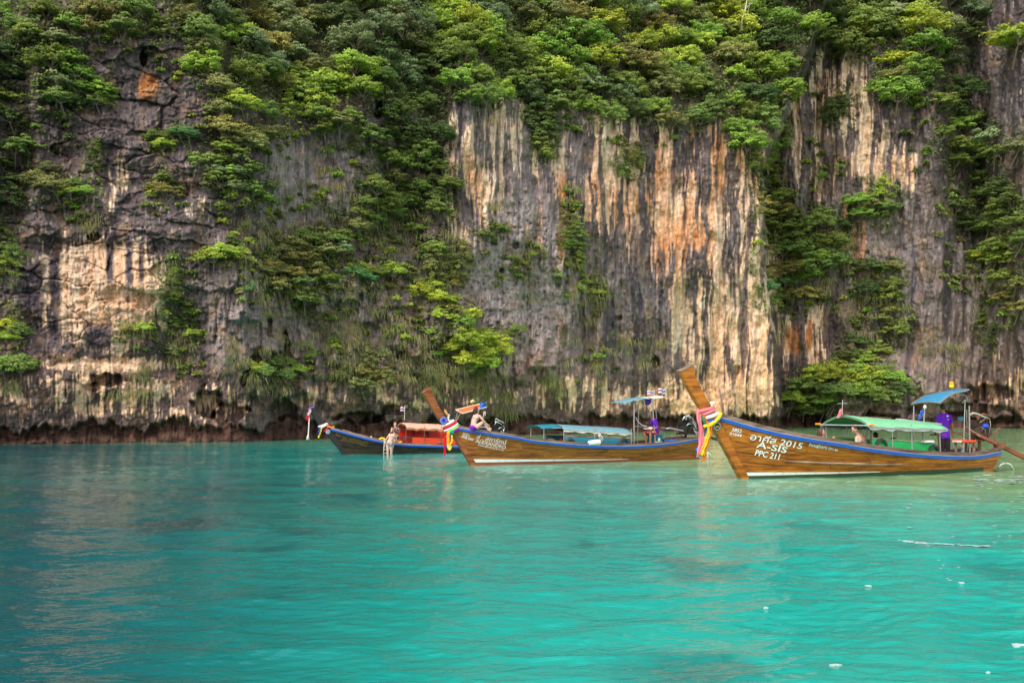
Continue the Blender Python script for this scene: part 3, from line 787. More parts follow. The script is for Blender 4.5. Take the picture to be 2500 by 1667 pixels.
for cx, cy, rx, ry, cnt in CL:
    for _ in range(cnt):
        a = nrng.random() * 6.283; q = math.sqrt(nrng.random()); R_ = nrng.uniform(7, 19)
        tx = cx + rx * q * math.cos(a); ty = cy + ry * q * math.sin(a); D = cliff_depth(tx, ty)
        if D > 140: continue
        n_ = int(70 * (R_ / 12) ** 1.4)
        d3 = nrng.normal(size=(n_, 3)); d3 /= np.linalg.norm(d3, axis=1, keepdims=True); d3[:, 2] = np.abs(d3[:, 2]) * 0.8 - .2; d3[:, 1] *= 0.7
        c = np.array(at(tx, ty, D - 0.2)); rr = R_ / F * D
        P.append(c + d3 * rr * nrng.uniform(.4, 1, (n_, 1))); S.append(nrng.uniform(.10, .19, n_) * D / 80)
        b_ = np.array(SH[("mid green", "olive", "bright green", "mid green", "dark green", "lime green", "olive")[nrng.integers(7)]]) * nrng.uniform(.75, 1.1)
        C.append(b_[None] * nrng.uniform(.7, 1.3, (n_, 1)))
P = np.concatenate(P); S = np.concatenate(S); C = np.concatenate(C)
N = nrng.normal(0, 0.5, P.shape) + np.array([0, -0.5, 0.9])
v, f = leaf_quads(P, N, S, nrng)
m_under = foliage_mat("undergrowth_leaves")
o = mesh_np("undergrowth", v, f, m_under); vcol(o.data, "tone", np.repeat(C, 4, axis=0)); o.color = (1, 1, 1, 1)
tag(o, "low leafy undergrowth filling ledges and gullies between the trees", kind="stuff")

# dry grass hanging in tufts from the ledges
P, Q, C = [], [], []
GR = [(330, 800, 34, 20, 16), (430, 650, 40, 60, 10), (345, 905, 20, 30, 10), (310, 965, 60, 25, 10), (440, 850, 50, 50, 14), (620, 620, 70, 90, 60), (720, 600, 90, 60, 50), (760, 760, 150, 90, 110), (600, 860, 60, 60, 30), (900, 800, 100, 90, 80),
      (1000, 860, 80, 70, 70), (1060, 930, 60, 40, 50), (1120, 920, 110, 36, 70), (1230, 985, 26, 36, 34), (1180, 960, 30, 30, 20), (1080, 640, 50, 90, 50), (960, 560, 100, 60, 50), (830, 470, 90, 70, 40), (720, 400, 90, 60, 30),
      (1430, 700, 60, 90, 34), (1450, 850, 90, 70, 40), (1570, 850, 50, 40, 20), (1390, 500, 24, 60, 18), (1350, 940, 30, 30, 20), (30, 935, 12, 20, 12), (215, 530, 24, 30, 14), (2130, 760, 90, 70, 40), (2060, 640, 90, 90, 34), (2290, 860, 70, 40, 24),
      (1930, 700, 70, 50, 26), (2400, 700, 60, 90, 26), (1900, 780, 40, 60, 14), (1290, 640, 40, 90, 16), (1240, 520, 60, 60, 12), (660, 930, 70, 30, 40), (850, 880, 50, 60, 40), (230, 60, 120, 60, 20)]
for cx, cy, rx, ry, cnt in GR:
    for _ in range(int(cnt * 0.62)):
        a = nrng.random() * 6.283; q = math.sqrt(nrng.random())
        tx = cx + rx * q * math.cos(a); ty = cy + ry * q * math.sin(a)
        D = cliff_depth(tx, ty)
        if D > 135: continue
        nb = 26
        L_ = nrng.uniform(5, 19)
        ux = nrng.normal(0, 8, nb); uy = nrng.normal(0, 5, nb)
        x0, z0 = rays(tx + ux, ty + uy)
        D0 = D - nrng.uniform(0.1, 0.4, nb)
        p0 = np.stack([x0 * D0, D0, H + z0 * D0], 1)
        ll = L_ * nrng.uniform(0.5, 1.2, nb) / F * D
        out = np.stack([ux / 6 * 0.25 + nrng.normal(0, .12, nb), np.full(nb, -0.35), np.full(nb, -0.1)], 1) * ll[:, None]
        p1 = p0 + out; p2 = p1 + np.stack([out[:, 0] * .5, out[:, 1] * 0.2, -ll], 1)
        w = nrng.uniform(0.012, 0.026, nb)[:, None] * np.array([[1, 0, 0]]) * D / 75
        P.append(np.stack([p0 - w, p0 + w, p1 + w, p1 - w, p1 - w, p1 + w, p2 + w * .2, p2 - w * .2], 1).reshape(-1, 3))
        g = np.array([0.33, 0.30, 0.12]) * nrng.uniform(0.5, 1.2) + np.array([-0.05, 0.02, 0]) * nrng.random()
        C.append(np.tile(g, (nb * 8, 1)) * np.repeat(nrng.uniform(.7, 1.3, nb), 8)[:, None])
v = np.concatenate(P); C = np.concatenate(C)
o = mesh_np("hanging_grass", v, np.arange(len(v)).reshape(-1, 4), m_under); vcol(o.data, "tone", C); o.color = (1, 1, 1, 1)
tag(o, "dry olive grass hanging in tufts from the limestone ledges", kind="stuff")

# ------------------------------------------------------------------ small mesh builder
class MB:
    def __init__(s):
        s.v = []; s.f = []
    def add(s, v, f):
        o = len(s.v)
        s.v += [tuple(float(c) for c in p) for p in v]
        s.f += [tuple(int(i) + o for i in q) for q in f]
        return s
    def box(s, c, size, ax=None):
        c = Vector(c); hx, hy, hz = (q / 2 for q in size)
        X, Y, Z = ax if ax else (Vector((1, 0, 0)), Vector((0, 1, 0)), Vector((0, 0, 1)))
        v = [c + X * (a * hx) + Y * (b * hy) + Z * (d * hz) for a in (-1, 1) for b in (-1, 1) for d in (-1, 1)]
        return s.add(v, [(0, 1, 3, 2), (4, 6, 7, 5), (0, 4, 5, 1), (2, 3, 7, 6), (0, 2, 6, 4), (1, 5, 7, 3)])
    def bar(s, a, b, w, h):
        a = Vector(a); b = Vector(b); d = b - a
        X = d.normalized(); Y = X.cross(Vector((0, 0, 1)))
        Y = Y.normalized() if Y.length > 1e-4 else Vector((0, 1, 0)); Z = X.cross(Y)
        return s.box((a + b) / 2, (d.length, w, h), (X, Y, Z))
    def tube(s, pts, r, sides=8, cap=True):
        if not hasattr(r, '__len__'): r = [r] * len(pts)
        v, f = tube_np([tuple(q) for q in pts], r, sides)
        s.add(v, f)
        if cap:
            n_ = len(s.v)
            s.f.append(tuple(range(n_ - sides, n_)))
            s.f.append(tuple(range(n_ - len(v) + sides - 1, n_ - len(v) - 1, -1)))
        return s
    def prism(s, poly, y0, y1, bevel=0.0):
        """poly: (x, z) outline, swept from y0 to y1"""
        n_ = len(poly)
        v = [(x, y0, z) for x, z in poly] + [(x, y1, z) for x, z in poly]
        f = [tuple(range(n_)), tuple(range(2 * n_ - 1, n_ - 1, -1))] + [(i, i + n_, (i + 1) % n_ + n_, (i + 1) % n_) for i in range(n_)]
        return s.add(v, f)
    def grid(s, P, thick=None):
        """P[i][j] points; thick: a vector that gives the sheet a body"""
        a, b = len(P), len(P[0])
        v = [q for r_ in P for q in r_]
        f = [(i * b + j, i * b + j + 1, (i + 1) * b + j + 1, (i + 1) * b + j) for i in range(a - 1) for j in range(b - 1)]
        if thick is None:
            return s.add(v, f)
        n_ = a * b; t = Vector(thick)
        v2 = [Vector(q) + t for q in v]
        f2 = [tuple(reversed([i + n_ for i in q])) for q in f]
        rim = [i for i in range(b)] + [i * b + b - 1 for i in range(1, a)] + [(a - 1) * b + j for j in range(b - 2, -1, -1)] + [i * b for i in range(a - 2, 0, -1)]
        f3 = [(rim[k], rim[k] + n_, rim[(k + 1) % len(rim)] + n_, rim[(k + 1) % len(rim)]) for k in range(len(rim))]
        return s.add(v + v2, f + f2 + f3)
    def ball(s, c, r, seg=12, rings=8, axes=None):
        c = Vector(c)
        if not hasattr(r, '__len__'): r = (r, r, r)
        ax = axes or (Vector((1, 0, 0)), Vector((0, 1, 0)), Vector((0, 0, 1)))
        v = [c + ax[2] * r[2]]
        for i in range(1, rings):
            th = math.pi * i / rings
            for k in range(seg):
                ph = 2 * math.pi * k / seg
                v.append(c + ax[0] * (r[0] * math.sin(th) * math.cos(ph)) + ax[1] * (r[1] * math.sin(th) * math.sin(ph)) + ax[2] * (r[2] * math.cos(th)))
        v.append(c - ax[2] * r[2])
        f = [(0, 1 + k, 1 + (k + 1) % seg) for k in range(seg)]
        for i in range(rings - 2):
            for k in range(seg):
                a = 1 + i * seg + k; b = 1 + i * seg + (k + 1) % seg
                f.append((a, a + seg, b + seg, b))
        l_ = len(v) - 1; b0 = 1 + (rings - 2) * seg
        f += [(l_, b0 + (k + 1) % seg, b0 + k) for k in range(seg)]
        return s.add(v, f)
    def torus(s, c, R, r, axis='y', seg=28, sides=8, X=None, Z=None):
        c = Vector(c); X = X or Vector((1, 0, 0)); Z = Z or Vector((0, 0, 1)); N = X.cross(Z)
        v = []
        for i in range(seg):
            a = 2 * math.pi * i / seg
            d = X * math.cos(a) + Z * math.sin(a)
            for k in range(sides):
                b = 2 * math.pi * k / sides
                v.append(c + d * (R + r * math.cos(b)) + N * (r * math.sin(b)))
        f = [(i * sides + k, i * sides + (k + 1) % sides, ((i + 1) % seg) * sides + (k + 1) % sides, ((i + 1) % seg) * sides + k) for i in range(seg) for k in range(sides)]
        return s.add(v, f)
    def disc(s, c, r, N, U, t=0.01, seg=20):
        c = Vector(c); N = Vector(N).normalized(); U = Vector(U).normalized(); W = N.cross(U)
        v = [c + (U * math.cos(2 * math.pi * k / seg) + W * math.sin(2 * math.pi * k / seg)) * r for k in range(seg)]
        v += [q + N * t for q in v]
        f = [tuple(range(seg)), tuple(range(2 * seg - 1, seg - 1, -1))] + [(k, k + seg, (k + 1) % seg + seg, (k + 1) % seg) for k in range(seg)]
        return s.add(v, f)
    def build(s, name, mat, parent=None, smooth=False, origin=(0, 0, 0), recalc=True):
        o_ = Vector(origin)
        me = bpy.data.meshes.new(name)
        me.from_pydata([tuple(Vector(p) - o_) for p in s.v], [], s.f)
        if recalc:
            bm = bmesh.new(); bm.from_mesh(me); bmesh.ops.recalc_face_normals(bm, faces=bm.faces); bm.to_mesh(me); bm.free()
        if smooth: me.polygons.foreach_set("use_smooth", [True] * len(me.polygons))
        if mat: me.materials.append(mat)
        o = bpy.data.objects.new(name, me)
        COL.objects.link(o)
        if parent: o.parent = parent
        return o

# ------------------------------------------------------------------ materials for the boats
def wood(name, c0, c1, c2, rough=0.42, scale=1.0, spec=0.35, dirt=0.0):
    m, n, l, p = new_mat(name)
    tc = n.new("ShaderNodeTexCoord"); oi = n.new("ShaderNodeObjectInfo")
    mp = n.new("ShaderNodeMapping"); mp.inputs["Scale"].default_value = (0.55 * scale, 3 * scale, 9 * scale)
    ad = n.new("ShaderNodeVectorMath"); ad.operation = 'MULTIPLY_ADD'; ad.inputs[1].default_value = (7, 3, 5)
    cmb = n.new("ShaderNodeCombineXYZ")
    for i in range(3): l.new(oi.outputs["Random"], cmb.inputs[i])
    l.new(cmb.outputs[0], ad.inputs[0]); l.new(mp.outputs[0], ad.inputs[2]); l.new(tc.outputs["Object"], mp.inputs["Vector"])
    nz = n.new("ShaderNodeTexNoise"); nz.inputs["Scale"].default_value = 1.6; nz.inputs["Detail"].default_value = 8; nz.inputs["Roughness"].default_value = 0.62; nz.inputs["Distortion"].default_value = 0.6
    l.new(ad.outputs[0], nz.inputs["Vector"])
    cr = n.new("ShaderNodeValToRGB"); e = cr.color_ramp.elements
    e[0].position = 0.34; e[0].color = (*c0, 1); e[1].position = 0.68; e[1].color = (*c2, 1); q = e.new(0.5); q.color = (*c1, 1)
    l.new(nz.outputs["Fac"], cr.inputs[0])
    hs = n.new("ShaderNodeHueSaturation")
    mr = n.new("ShaderNodeMapRange"); mr.inputs[3].default_value = 0.72; mr.inputs[4].default_value = 1.2
    l.new(oi.outputs["Random"], mr.inputs[0]); l.new(mr.outputs[0], hs.inputs["Value"]); l.new(cr.outputs[0], hs.inputs["Color"])
    # dark blotches and scuffs
    n2 = n.new("ShaderNodeTexNoise"); n2.inputs["Scale"].default_value = 1.3; n2.inputs["Detail"].default_value = 7; n2.inputs["Roughness"].default_value = 0.7
    mp2 = n.new("ShaderNodeMapping"); mp2.inputs["Scale"].default_value = (0.8, 2, 3.0)
    l.new(tc.outputs["Object"], mp2.inputs["Vector"]); l.new(mp2.outputs[0], n2.inputs["Vector"])
    r2 = n.new("ShaderNodeValToRGB"); r2.color_ramp.elements[0].position = 0.36; r2.color_ramp.elements[0].color = (0.42, 0.34, 0.30, 1); r2.color_ramp.elements[1].position = 0.52; r2.color_ramp.elements[1].color = (1, 1, 1, 1)
    l.new(n2.outputs["Fac"], r2.inputs[0])
    mx = n.new("ShaderNodeMix"); mx.data_type = 'RGBA'; mx.blend_type = 'MULTIPLY'; mx.inputs[0].default_value = 0.9
    l.new(hs.outputs[0], mx.inputs[6]); l.new(r2.outputs[0], mx.inputs[7])
    n3 = n.new("ShaderNodeTexNoise"); n3.inputs["Scale"].default_value = 2.2; n3.inputs["Detail"].default_value = 4
    mp3 = n.new("ShaderNodeMapping"); mp3.inputs["Scale"].default_value = (1.0, 2, 14)
    l.new(tc.outputs["Object"], mp3.inputs["Vector"]); l.new(mp3.outputs[0], n3.inputs["Vector"])
    r3 = n.new("ShaderNodeValToRGB"); r3.color_ramp.elements[0].position = 0.66; r3.color_ramp.elements[0].color = (0, 0, 0, 1); r3.color_ramp.elements[1].position = 0.74; r3.color_ramp.elements[1].color = (0.35, 0.35, 0.35, 1)
    l.new(n3.outputs["Fac"], r3.inputs[0])
    mx2 = n.new("ShaderNodeMix"); mx2.data_type = 'RGBA'; mx2.inputs[7].default_value = (0.48, 0.34, 0.20, 1)
    l.new(r3.outputs[0], mx2.inputs[0]); l.new(mx.outputs[2], mx2.inputs[6])
    l.new(mx2.outputs[2], p.inputs["Base Color"])
    b = n.new("ShaderNodeBump"); b.inputs["Strength"].default_value = 0.35; b.inputs["Distance"].default_value = 0.01
    l.new(nz.outputs["Fac"], b.inputs["Height"]); l.new(b.outputs[0], p.inputs["Normal"])
    p.inputs["Roughness"].default_value = rough; p.inputs["Specular IOR Level"].default_value = spec
    return m

W_amber = wood("varnished_wood_amber", (0.24, 0.060, 0.006), (0.44, 0.136, 0.012), (0.58, 0.215, 0.026))
W_brown = wood("varnished_wood_brown", (0.18, 0.055, 0.010), (0.32, 0.108, 0.016), (0.43, 0.165, 0.028))
W_stem2 = wood("varnished_wood_red", (0.15, 0.045, 0.014), (0.25, 0.075, 0.022), (0.33, 0.12, 0.04))
W_dark = wood("dark_painted_wood", (0.018, 0.012, 0.010), (0.035, 0.022, 0.014), (0.085, 0.055, 0.02), rough=0.4)
W_black = plain("black_stem_paint", (0.022, 0.019, 0.018), 0.45, var=0.4)
W_deck = wood("weathered_deck_wood", (0.16, 0.095, 0.065), (0.30, 0.21, 0.16), (0.42, 0.33, 0.26), rough=0.75, spec=0.2)
W_inner = wood("inner_hull_wood", (0.07, 0.038, 0.022), (0.13, 0.075, 0.045), (0.2, 0.13, 0.085), rough=0.7, spec=0.2)
W_rail = wood("rail_wood", (0.10, 0.060, 0.045), (0.20, 0.13, 0.10), (0.33, 0.24, 0.19), rough=0.6, spec=0.3)
M_blue = plain("blue_paint", (0.005, 0.075, 0.38), 0.4, var=0.25, scale=5)
M_white = plain("white_paint", (0.68, 0.69, 0.66), 0.45, var=0.18, grime=(0.42, 0.42, 0.38))
M_ltr = plain("lettering_white", (0.72, 0.76, 0.74), 0.5, var=0.1)
M_gold = plain("lettering_gold", (0.20, 0.115, 0.03), 0.5, var=0.5, scale=20)
M_redbot = plain("red_antifouling", (0.26, 0.055, 0.025), 0.55, var=0.35)
M_grnbot = plain("dark_green_antifouling", (0.03, 0.05, 0.03), 0.5, var=0.4)
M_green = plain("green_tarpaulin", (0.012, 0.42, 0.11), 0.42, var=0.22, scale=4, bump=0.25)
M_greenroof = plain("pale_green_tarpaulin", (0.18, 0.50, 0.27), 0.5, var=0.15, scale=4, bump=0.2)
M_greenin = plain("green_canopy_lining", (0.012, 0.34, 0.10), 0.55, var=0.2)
M_silver = plain("silver_canvas", (0.40, 0.42, 0.44), 0.5, var=0.3)
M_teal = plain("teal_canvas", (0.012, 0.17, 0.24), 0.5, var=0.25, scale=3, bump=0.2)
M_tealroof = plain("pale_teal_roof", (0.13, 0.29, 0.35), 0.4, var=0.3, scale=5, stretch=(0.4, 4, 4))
M_skyblue = plain("sky_blue_canvas", (0.035, 0.22, 0.38), 0.5, var=0.2, bump=0.2)
M_red = plain("red_panel", (0.55, 0.018, 0.010), 0.45, var=0.2)
M_orange = plain("orange_red_panel", (0.60, 0.055, 0.012), 0.45, var=0.25, grime=(0.38, 0.035, 0.015))
M_pink = plain("faded_pink_canvas", (0.70, 0.36, 0.26), 0.7, var=0.12, bump=0.2)
M_orboard = plain("orange_board", (0.74, 0.16, 0.045), 0.5, var=0.12)
M_steel = plain("galvanised_pipe", (0.34, 0.32, 0.31), 0.4, metal=0.6, var=0.35)
M_rust = plain("rusty_steel", (0.20, 0.085, 0.045), 0.7, metal=0.2, var=0.5)
M_chrome = plain("bright_metal", (0.62, 0.60, 0.60), 0.22, metal=0.9, var=0.2)
M_engine = plain("engine_black", (0.030, 0.026, 0.025), 0.45, metal=0.4, var=0.6, scale=12)
M_engbrown = plain("engine_brown", (0.075, 0.045, 0.035), 0.6, metal=0.3, var=0.6, scale=10)
M_shaftred = plain("shaft_red_brown", (0.24, 0.065, 0.035), 0.55, var=0.4)
M_rubber = plain("rubber", (0.045, 0.040, 0.042), 0.7, var=0.4)
M_rope = plain("rope", (0.42, 0.35, 0.26), 0.9, var=0.3, scale=30)
M_ropew = plain("white_rope", (0.62, 0.60, 0.57), 0.9, var=0.2, scale=30)
M_y = plain("yellow_garland", (0.80, 0.55, 0.012), 0.8, var=0.25, scale=25, bump=0.6)
M_ofl = plain("orange_garland", (0.85, 0.30, 0.015), 0.8, var=0.25, scale=25, bump=0.5)
M_wfl = plain("white_blossom", (0.78, 0.74, 0.62), 0.8, var=0.15, scale=25)
def cloth(name, c): return plain(name, c, 0.75, var=0.18, scale=7, spec=0.2, bump=0.35, stretch=(4, 4, 1))
C_pink = cloth("pink_cloth", (0.78, 0.20, 0.24)); C_redc = cloth("red_cloth", (0.72, 0.008, 0.03)); C_blue = cloth("blue_cloth", (0.02, 0.13, 0.62)); C_yel = cloth("yellow_cloth", (0.82, 0.58, 0.03))
C_ora = cloth("orange_cloth", (0.85, 0.20, 0.02)); C_whi = cloth("white_cloth", (0.72, 0.70, 0.70)); C_pur = cloth("purple_cloth", (0.20, 0.015, 0.42)); C_lime = cloth("lime_cloth", (0.30, 0.72, 0.03))
C_navy = cloth("navy_cloth", (0.022, 0.015, 0.16)); C_grn = cloth("emerald_cloth", (0.01, 0.38, 0.20)); C_tgrey = cloth("grey_cloth", (0.22, 0.22, 0.27))
C_shirt = cloth("purple_shirt", (0.105, 0.012, 0.40)); C_dark = cloth("dark_trousers", (0.022, 0.013, 0.02)); C_redsh = cloth("red_shorts", (0.45, 0.03, 0.03))

# ------------------------------------------------------------------ long-tail boats
class Boat:
    def __init__(s, bow, stern, label, B=0.62, stemf=None, stemr=None, sheer=None, end=None, Lc=5.6, fl=0.36):
        (bx, bY), (sx, sY) = bow, stern
        s.O = Vector(((bx - 1250) / F * bY * 1.0, bY, 0.0))
        # sight lines lean with the pitch of the camera: use the true ray at the waterline
        s.O = at(bx, bow[2] if len(bow) > 2 else HOR + H * F / bY, bY); s.O.z = 0
        E = at(sx, HOR + H * F / sY, sY); E.z = 0
        d = E - s.O; s.L = d.length; s.ang = math.atan2(d.y, d.x)
        s.X = Vector((math.cos(s.ang), math.sin(s.ang), 0)); s.Y = Vector((-math.sin(s.ang), math.cos(s.ang), 0))
        s.B = B; s.Lc = Lc; s.fl = fl
        s.root = bpy.data.objects.new("long_tail_boat", None); s.root.location = s.O; s.root.rotation_euler = (0, 0, s.ang)
        COL.objects.link(s.root)
        tag(s.root, label, "boat", "long-tail boats moored in the lagoon")
        sr = sorted([(s.l(px, py, -0.09)) for px, py in stemr], key=lambda q: q.z)
        s.sz = [q.z for q in sr]; s.sx = [q.x for q in sr]
        s.front = [s.l(px, py, -0.08) for px, py in stemf]
        s.rear_px = stemr
        en = sorted([s.l(px, py, -0.3) for px, py in end], key=lambda q: q.z)
        s.ez = [q.z for q in en]; s.ex = [q.x for q in en]
        s.hx = [-3, 20]; s.hz = [1.6, 0.7]
        pts = []
        for px, py in sheer:
            x, z = 0.0, 1.0
            for _ in range(12):
                q = s.l(px, py, -s.hw(x, z)); x, z = q.x, q.z
            pts.append((x, z))
        pts.sort()
        s.hx = [p_[0] for p_ in pts]; s.hz = [p_[1] for p_ in pts]
    def l(s, px, py, y):
        """the boat's own coordinates of the point seen at a pixel, on the upright plane y from the centre line"""
        dx, dz = rays(px, py); r_ = Vector((float(dx), 1.0, float(dz)))
        rel = Vector((0, 0, H)) - s.O
        t = (y - rel.dot(s.Y)) / r_.dot(s.Y)
        q = rel + r_ * t
        return Vector((q.dot(s.X), y, q.z))
    def w(s, p_):
        p_ = Vector(p_)
        return s.O + s.X * p_.x + s.Y * p_.y + Vector((0, 0, p_.z))
    def xs(s, z): return float(np.interp(z, s.sz, s.sx)) if z > s.sz[0] else s.sx[0] + (z - s.sz[0]) * (s.sx[1] - s.sx[0]) / max(1e-3, s.sz[1] - s.sz[0])
    def xe(s, z): return float(np.interp(z, s.ez, s.ex))
    def zs(s, x): return float(np.interp(x, s.hx, s.hz))
    def hw(s, x, z):
        q = max(0.0, min(1.0, (x - s.xs(z)) / s.Lc))
        f = 1 - (1 - q) ** 2.1
        tip = max(0.0, (x - (s.L - 3.6)) / 3.6)
        st = 1 - 0.62 * min(1.05, tip) ** 1.8
        b = s.B + s.fl * min(z, 1.2) if z > 0 else s.B * (1 + 0.8 * z)
        return 0.09 + max(b, 0.05) * f * st
    def P(s, a, b, side=-1, off=0.0):
        """point of the hull: a from stem to stern, b from the bottom to the sheer"""
        z = 0.5
        for _ in range(4):
            x = s.xs(z) * (1 - a) + s.xe(z) * a
            z = -0.28 + (s.zs(x) + 0.28) * b
        return Vector((x, side * (s.hw(x, z) + off), z))
    def build_hull(s, mat, mats_stem, nstr=7, inner=W_inner, seams=(0.0, 0.34, 0.68, 1.0)):
        r_ = random.Random(int(s.L * 1000))
        for side in (-1, 1):
            for k in range(nstr):
                b0, b1 = k / nstr, (k + 1) / nstr - 0.007
                sh = (0.07 * ((k * 37) % 5) - 0.14)
                cuts = [0.0, 0.34 + sh, 0.68 + sh, 1.0] if side < 0 else [0.0, 1.0]
                for i in range(len(cuts) - 1):
                    a0, a1 = cuts[i], cuts[i + 1] - (0.0012 if i < len(cuts) - 2 else 0)
                    n_ = max(6, int((a1 - a0) * 26))
                    proud = r_.uniform(0.0, 0.006)
                    rows_o, rows_i = [], []
                    for j in range(n_ + 1):
                        a = a0 + (a1 - a0) * j / n_
                        rows_o.append([s.P(a, b, side, proud + (0.0 if 0 < q_ < 3 else -0.006)) for q_, b in enumerate((b0, b0 + 0.012, b1 - 0.012, b1))])
                        rows_i.append([s.P(a, b, side, -0.03) for b in (b0, b1)])
                    m = MB()
                    for j in range(n_ + 1):
                        m.v += [tuple(p_) for p_ in rows_o[j]] + [tuple(p_) for p_ in rows_i[j]]
                    for j in range(n_):
                        o = j * 6
                        for q_ in range(3): m.f.append((o + q_, o + q_ + 1, o + q_ + 7, o + q_ + 6))
                        m.f.append((o + 3, o + 5, o + 11, o + 9)); m.f.append((o + 4, o, o + 6, o + 10)); m.f.append((o + 5, o + 4, o + 10, o + 11))
                    m.f.append((0, 4, 5, 3, 2, 1)); o = n_ * 6; m.f.append((o, o + 1, o + 2, o + 3, o + 5, o + 4))
                    m.build("plank", mat, s.root)
            m = MB()
            m.grid([[s.P(a / 24, b / 8, side, -0.045) for b in range(9)] for a in range(25)])
            m.build("inner_hull", inner, s.root, True)
            # ribs inside
            rb = MB()
            for a in np.linspace(0.2, 0.92, 15):
                rb.tube([s.P(a, b, side, -0.07) for b in (0.3, 0.5, 0.75, 1.0)], 0.028, 4)
            rb.build("rib", W_deck, s.root)
            # blue rubbing strake with a white bead, and the rail on top
            X = np.linspace(0, 1, 44)
            def ring(a, dz0, dz1, o0, o1):
                p_ = s.P(a, 1.0, side)
                return [(p_.x, p_.y + side * o0, p_.z + dz0), (p_.x, p_.y + side * o1, p_.z + dz0), (p_.x, p_.y + side * o1, p_.z + dz1), (p_.x, p_.y + side * o0, p_.z + dz1)]
            def strip(name, dz0, dz1, o0, o1, mt, par, a0=0.0):
                m = MB(); R_ = [ring(max(a, a0), dz0, dz1, o0, o1) for a in X]
                m.grid([r__ + [r__[0]] for r__ in R_]); m.f += [(0, 1, 2, 3)]
                return m.build(name, mt, par)
            h = s.strake
            bs = strip("rubbing_strake", -h, 0.0, -0.01, 0.035, M_blue, s.root)
            strip("white_bead", 0.0, 0.011, -0.01, 0.032, M_silver, bs)
            strip("gunwale_rail", 0.011, 0.10 * s.railk, -0.09, 0.020, W_rail, s.root)
        m = MB()          # transom
        m.grid([[s.P(1.0, b / 8, -1, -0.01) for b in range(9)], [s.P(1.0, b / 8, 1, -0.01) for b in range(9)]], (0.04, 0, 0))
        m.build("transom", mat, s.root)
        # stem post that runs up into the tall prow
        fr = s.front; re_ = [s.l(px, py, -0.08) for px, py in s.rear_px_full]
        m = MB(); n_ = len(fr)
        top = fr[0]
        poly = [(p_.x, p_.z) for p_ in fr] + [(p_.x, p_.z) for p_ in reversed(re_)]
        bot0 = fr[-1]; bot1 = re_[-1]
        poly = [(p_.x, p_.z) for p_ in fr] + [(bot0.x + 0.20, -0.28), (bot1.x + 0.35, -0.28)] + [(p_.x, p_.z) for p_ in reversed(re_)]
        # ribs of quads so that the blade keeps a light bevel and a taper towards its top
        N_ = 26
        def along(pl, t):
            d = [0]
            for i in range(len(pl) - 1): d.append(d[-1] + (Vector(pl[i + 1]) - Vector(pl[i])).length)
            tt = t * d[-1]
            return Vector((float(np.interp(tt, d, [q[0] for q in pl])), float(np.interp(tt, d, [q[1] for q in pl]))))
        A = [(p_.x, p_.z) for p_ in fr] + [(bot0.x + 0.20, -0.28)]; Bp = [(p_.x, p_.z) for p_ in re_] + [(bot1.x + 0.35, -0.28)]
        rows = []
        for i in range(N_ + 1):
            t = i / N_
            a = along(A, t); b = along(Bp, t); th = 0.095
            c_ = [(a.lerp(b, u_), wy) for u_, wy in ((0.0, -th * .35), (0.06, -th), (0.94, -th), (1.0, -th * .6), (1.0, th * .6), (0.94, th), (0.06, th), (0.0, th * .35))]
            rows.append([(q.x, wy, q.y) for q, wy in c_] + [(c_[0][0].x, c_[0][1], c_[0][0].y)])
        m.grid(rows); m.f.append(tuple(range(8)))
        s.stem = m.build("stem_post", mats_stem, s.root)
        # end cap of the prow, slightly proud
        ec = MB()
        a, b = Vector(rows[0][0]), Vector(rows[0][3])
        d = (a - Vector(rows[2][0])).normalized() * 0.03; a.y = b.y = 0
        ec.grid([[a + Vector((0, -0.11, 0)) - d * .2, b + Vector((0, -0.11, 0)) - d * .2], [a + Vector((0, 0.11, 0)) - d * .2, b + Vector((0, 0.11, 0)) - d * .2]], d * 1.1)
        ec.build("prow_cap", s.capmat, s.root)
    def band(s, name, zt, zb, x1, mat, x0=None, side=-1, off=0.014, n_=40, rows_=3):
        """painted band on the hull between heights zt(x) and zb(x)"""
        P = []
        for i in range(n_ + 1):
            t = i / n_; row = []
            for k in range(rows_ + 1):
                z = 0.2
                for _ in range(5):
                    xst = s.xs(z) if x0 is None else x0
                    x = xst + (x1 - xst) * t
                    z = zb(x) + (zt(x) - zb(x)) * k / rows_
                row.append(Vector((x, side * (s.hw(x, z) + off), z)))
            P.append(row)
        return MB().grid(P).build(name, mat, s.root, True)
    def planked_deck(s, name, x0, x1, dz, mat, nlen=6, camber=0.03, width=0.9):
        for k in range(nlen):
            u0 = -1 + 2 * k / nlen + 0.012; u1 = -1 + 2 * (k + 1) / nlen - 0.007
            rows = []
            for i in range(11):
                x = x0 + (x1 - x0) * i / 10; z = s.zs(x) + dz; w_ = (s.hw(x, s.zs(x)) - 0.06) * width
                rows.append([Vector((x, w_ * u_, z + camber * (1 - u_ * u_))) for u_ in (u0, u1)])
            MB().grid(rows, (0, 0, -0.03)).build(name, mat, s.root)
    def floor(s, z=0.22, x0=0.6, x1=None):
        x1 = x1 or s.L - 1.2
        rows = [[Vector((x, -s.hw(x, z) + 0.03, z)), Vector((x, s.hw(x, z) - 0.03, z))] for x in np.linspace(x0, x1, 20)]
        MB().grid(rows, (0, 0, -0.04)).build("floor_boards", W_deck, s.root)
        for x in np.linspace(1.8, s.L - 2.0, 6):
            w_ = s.hw(x, 0.5) - 0.05
            MB().box((x, 0, 0.48), (0.22, 2 * w_, 0.035)).build("thwart", W_deck, s.root)
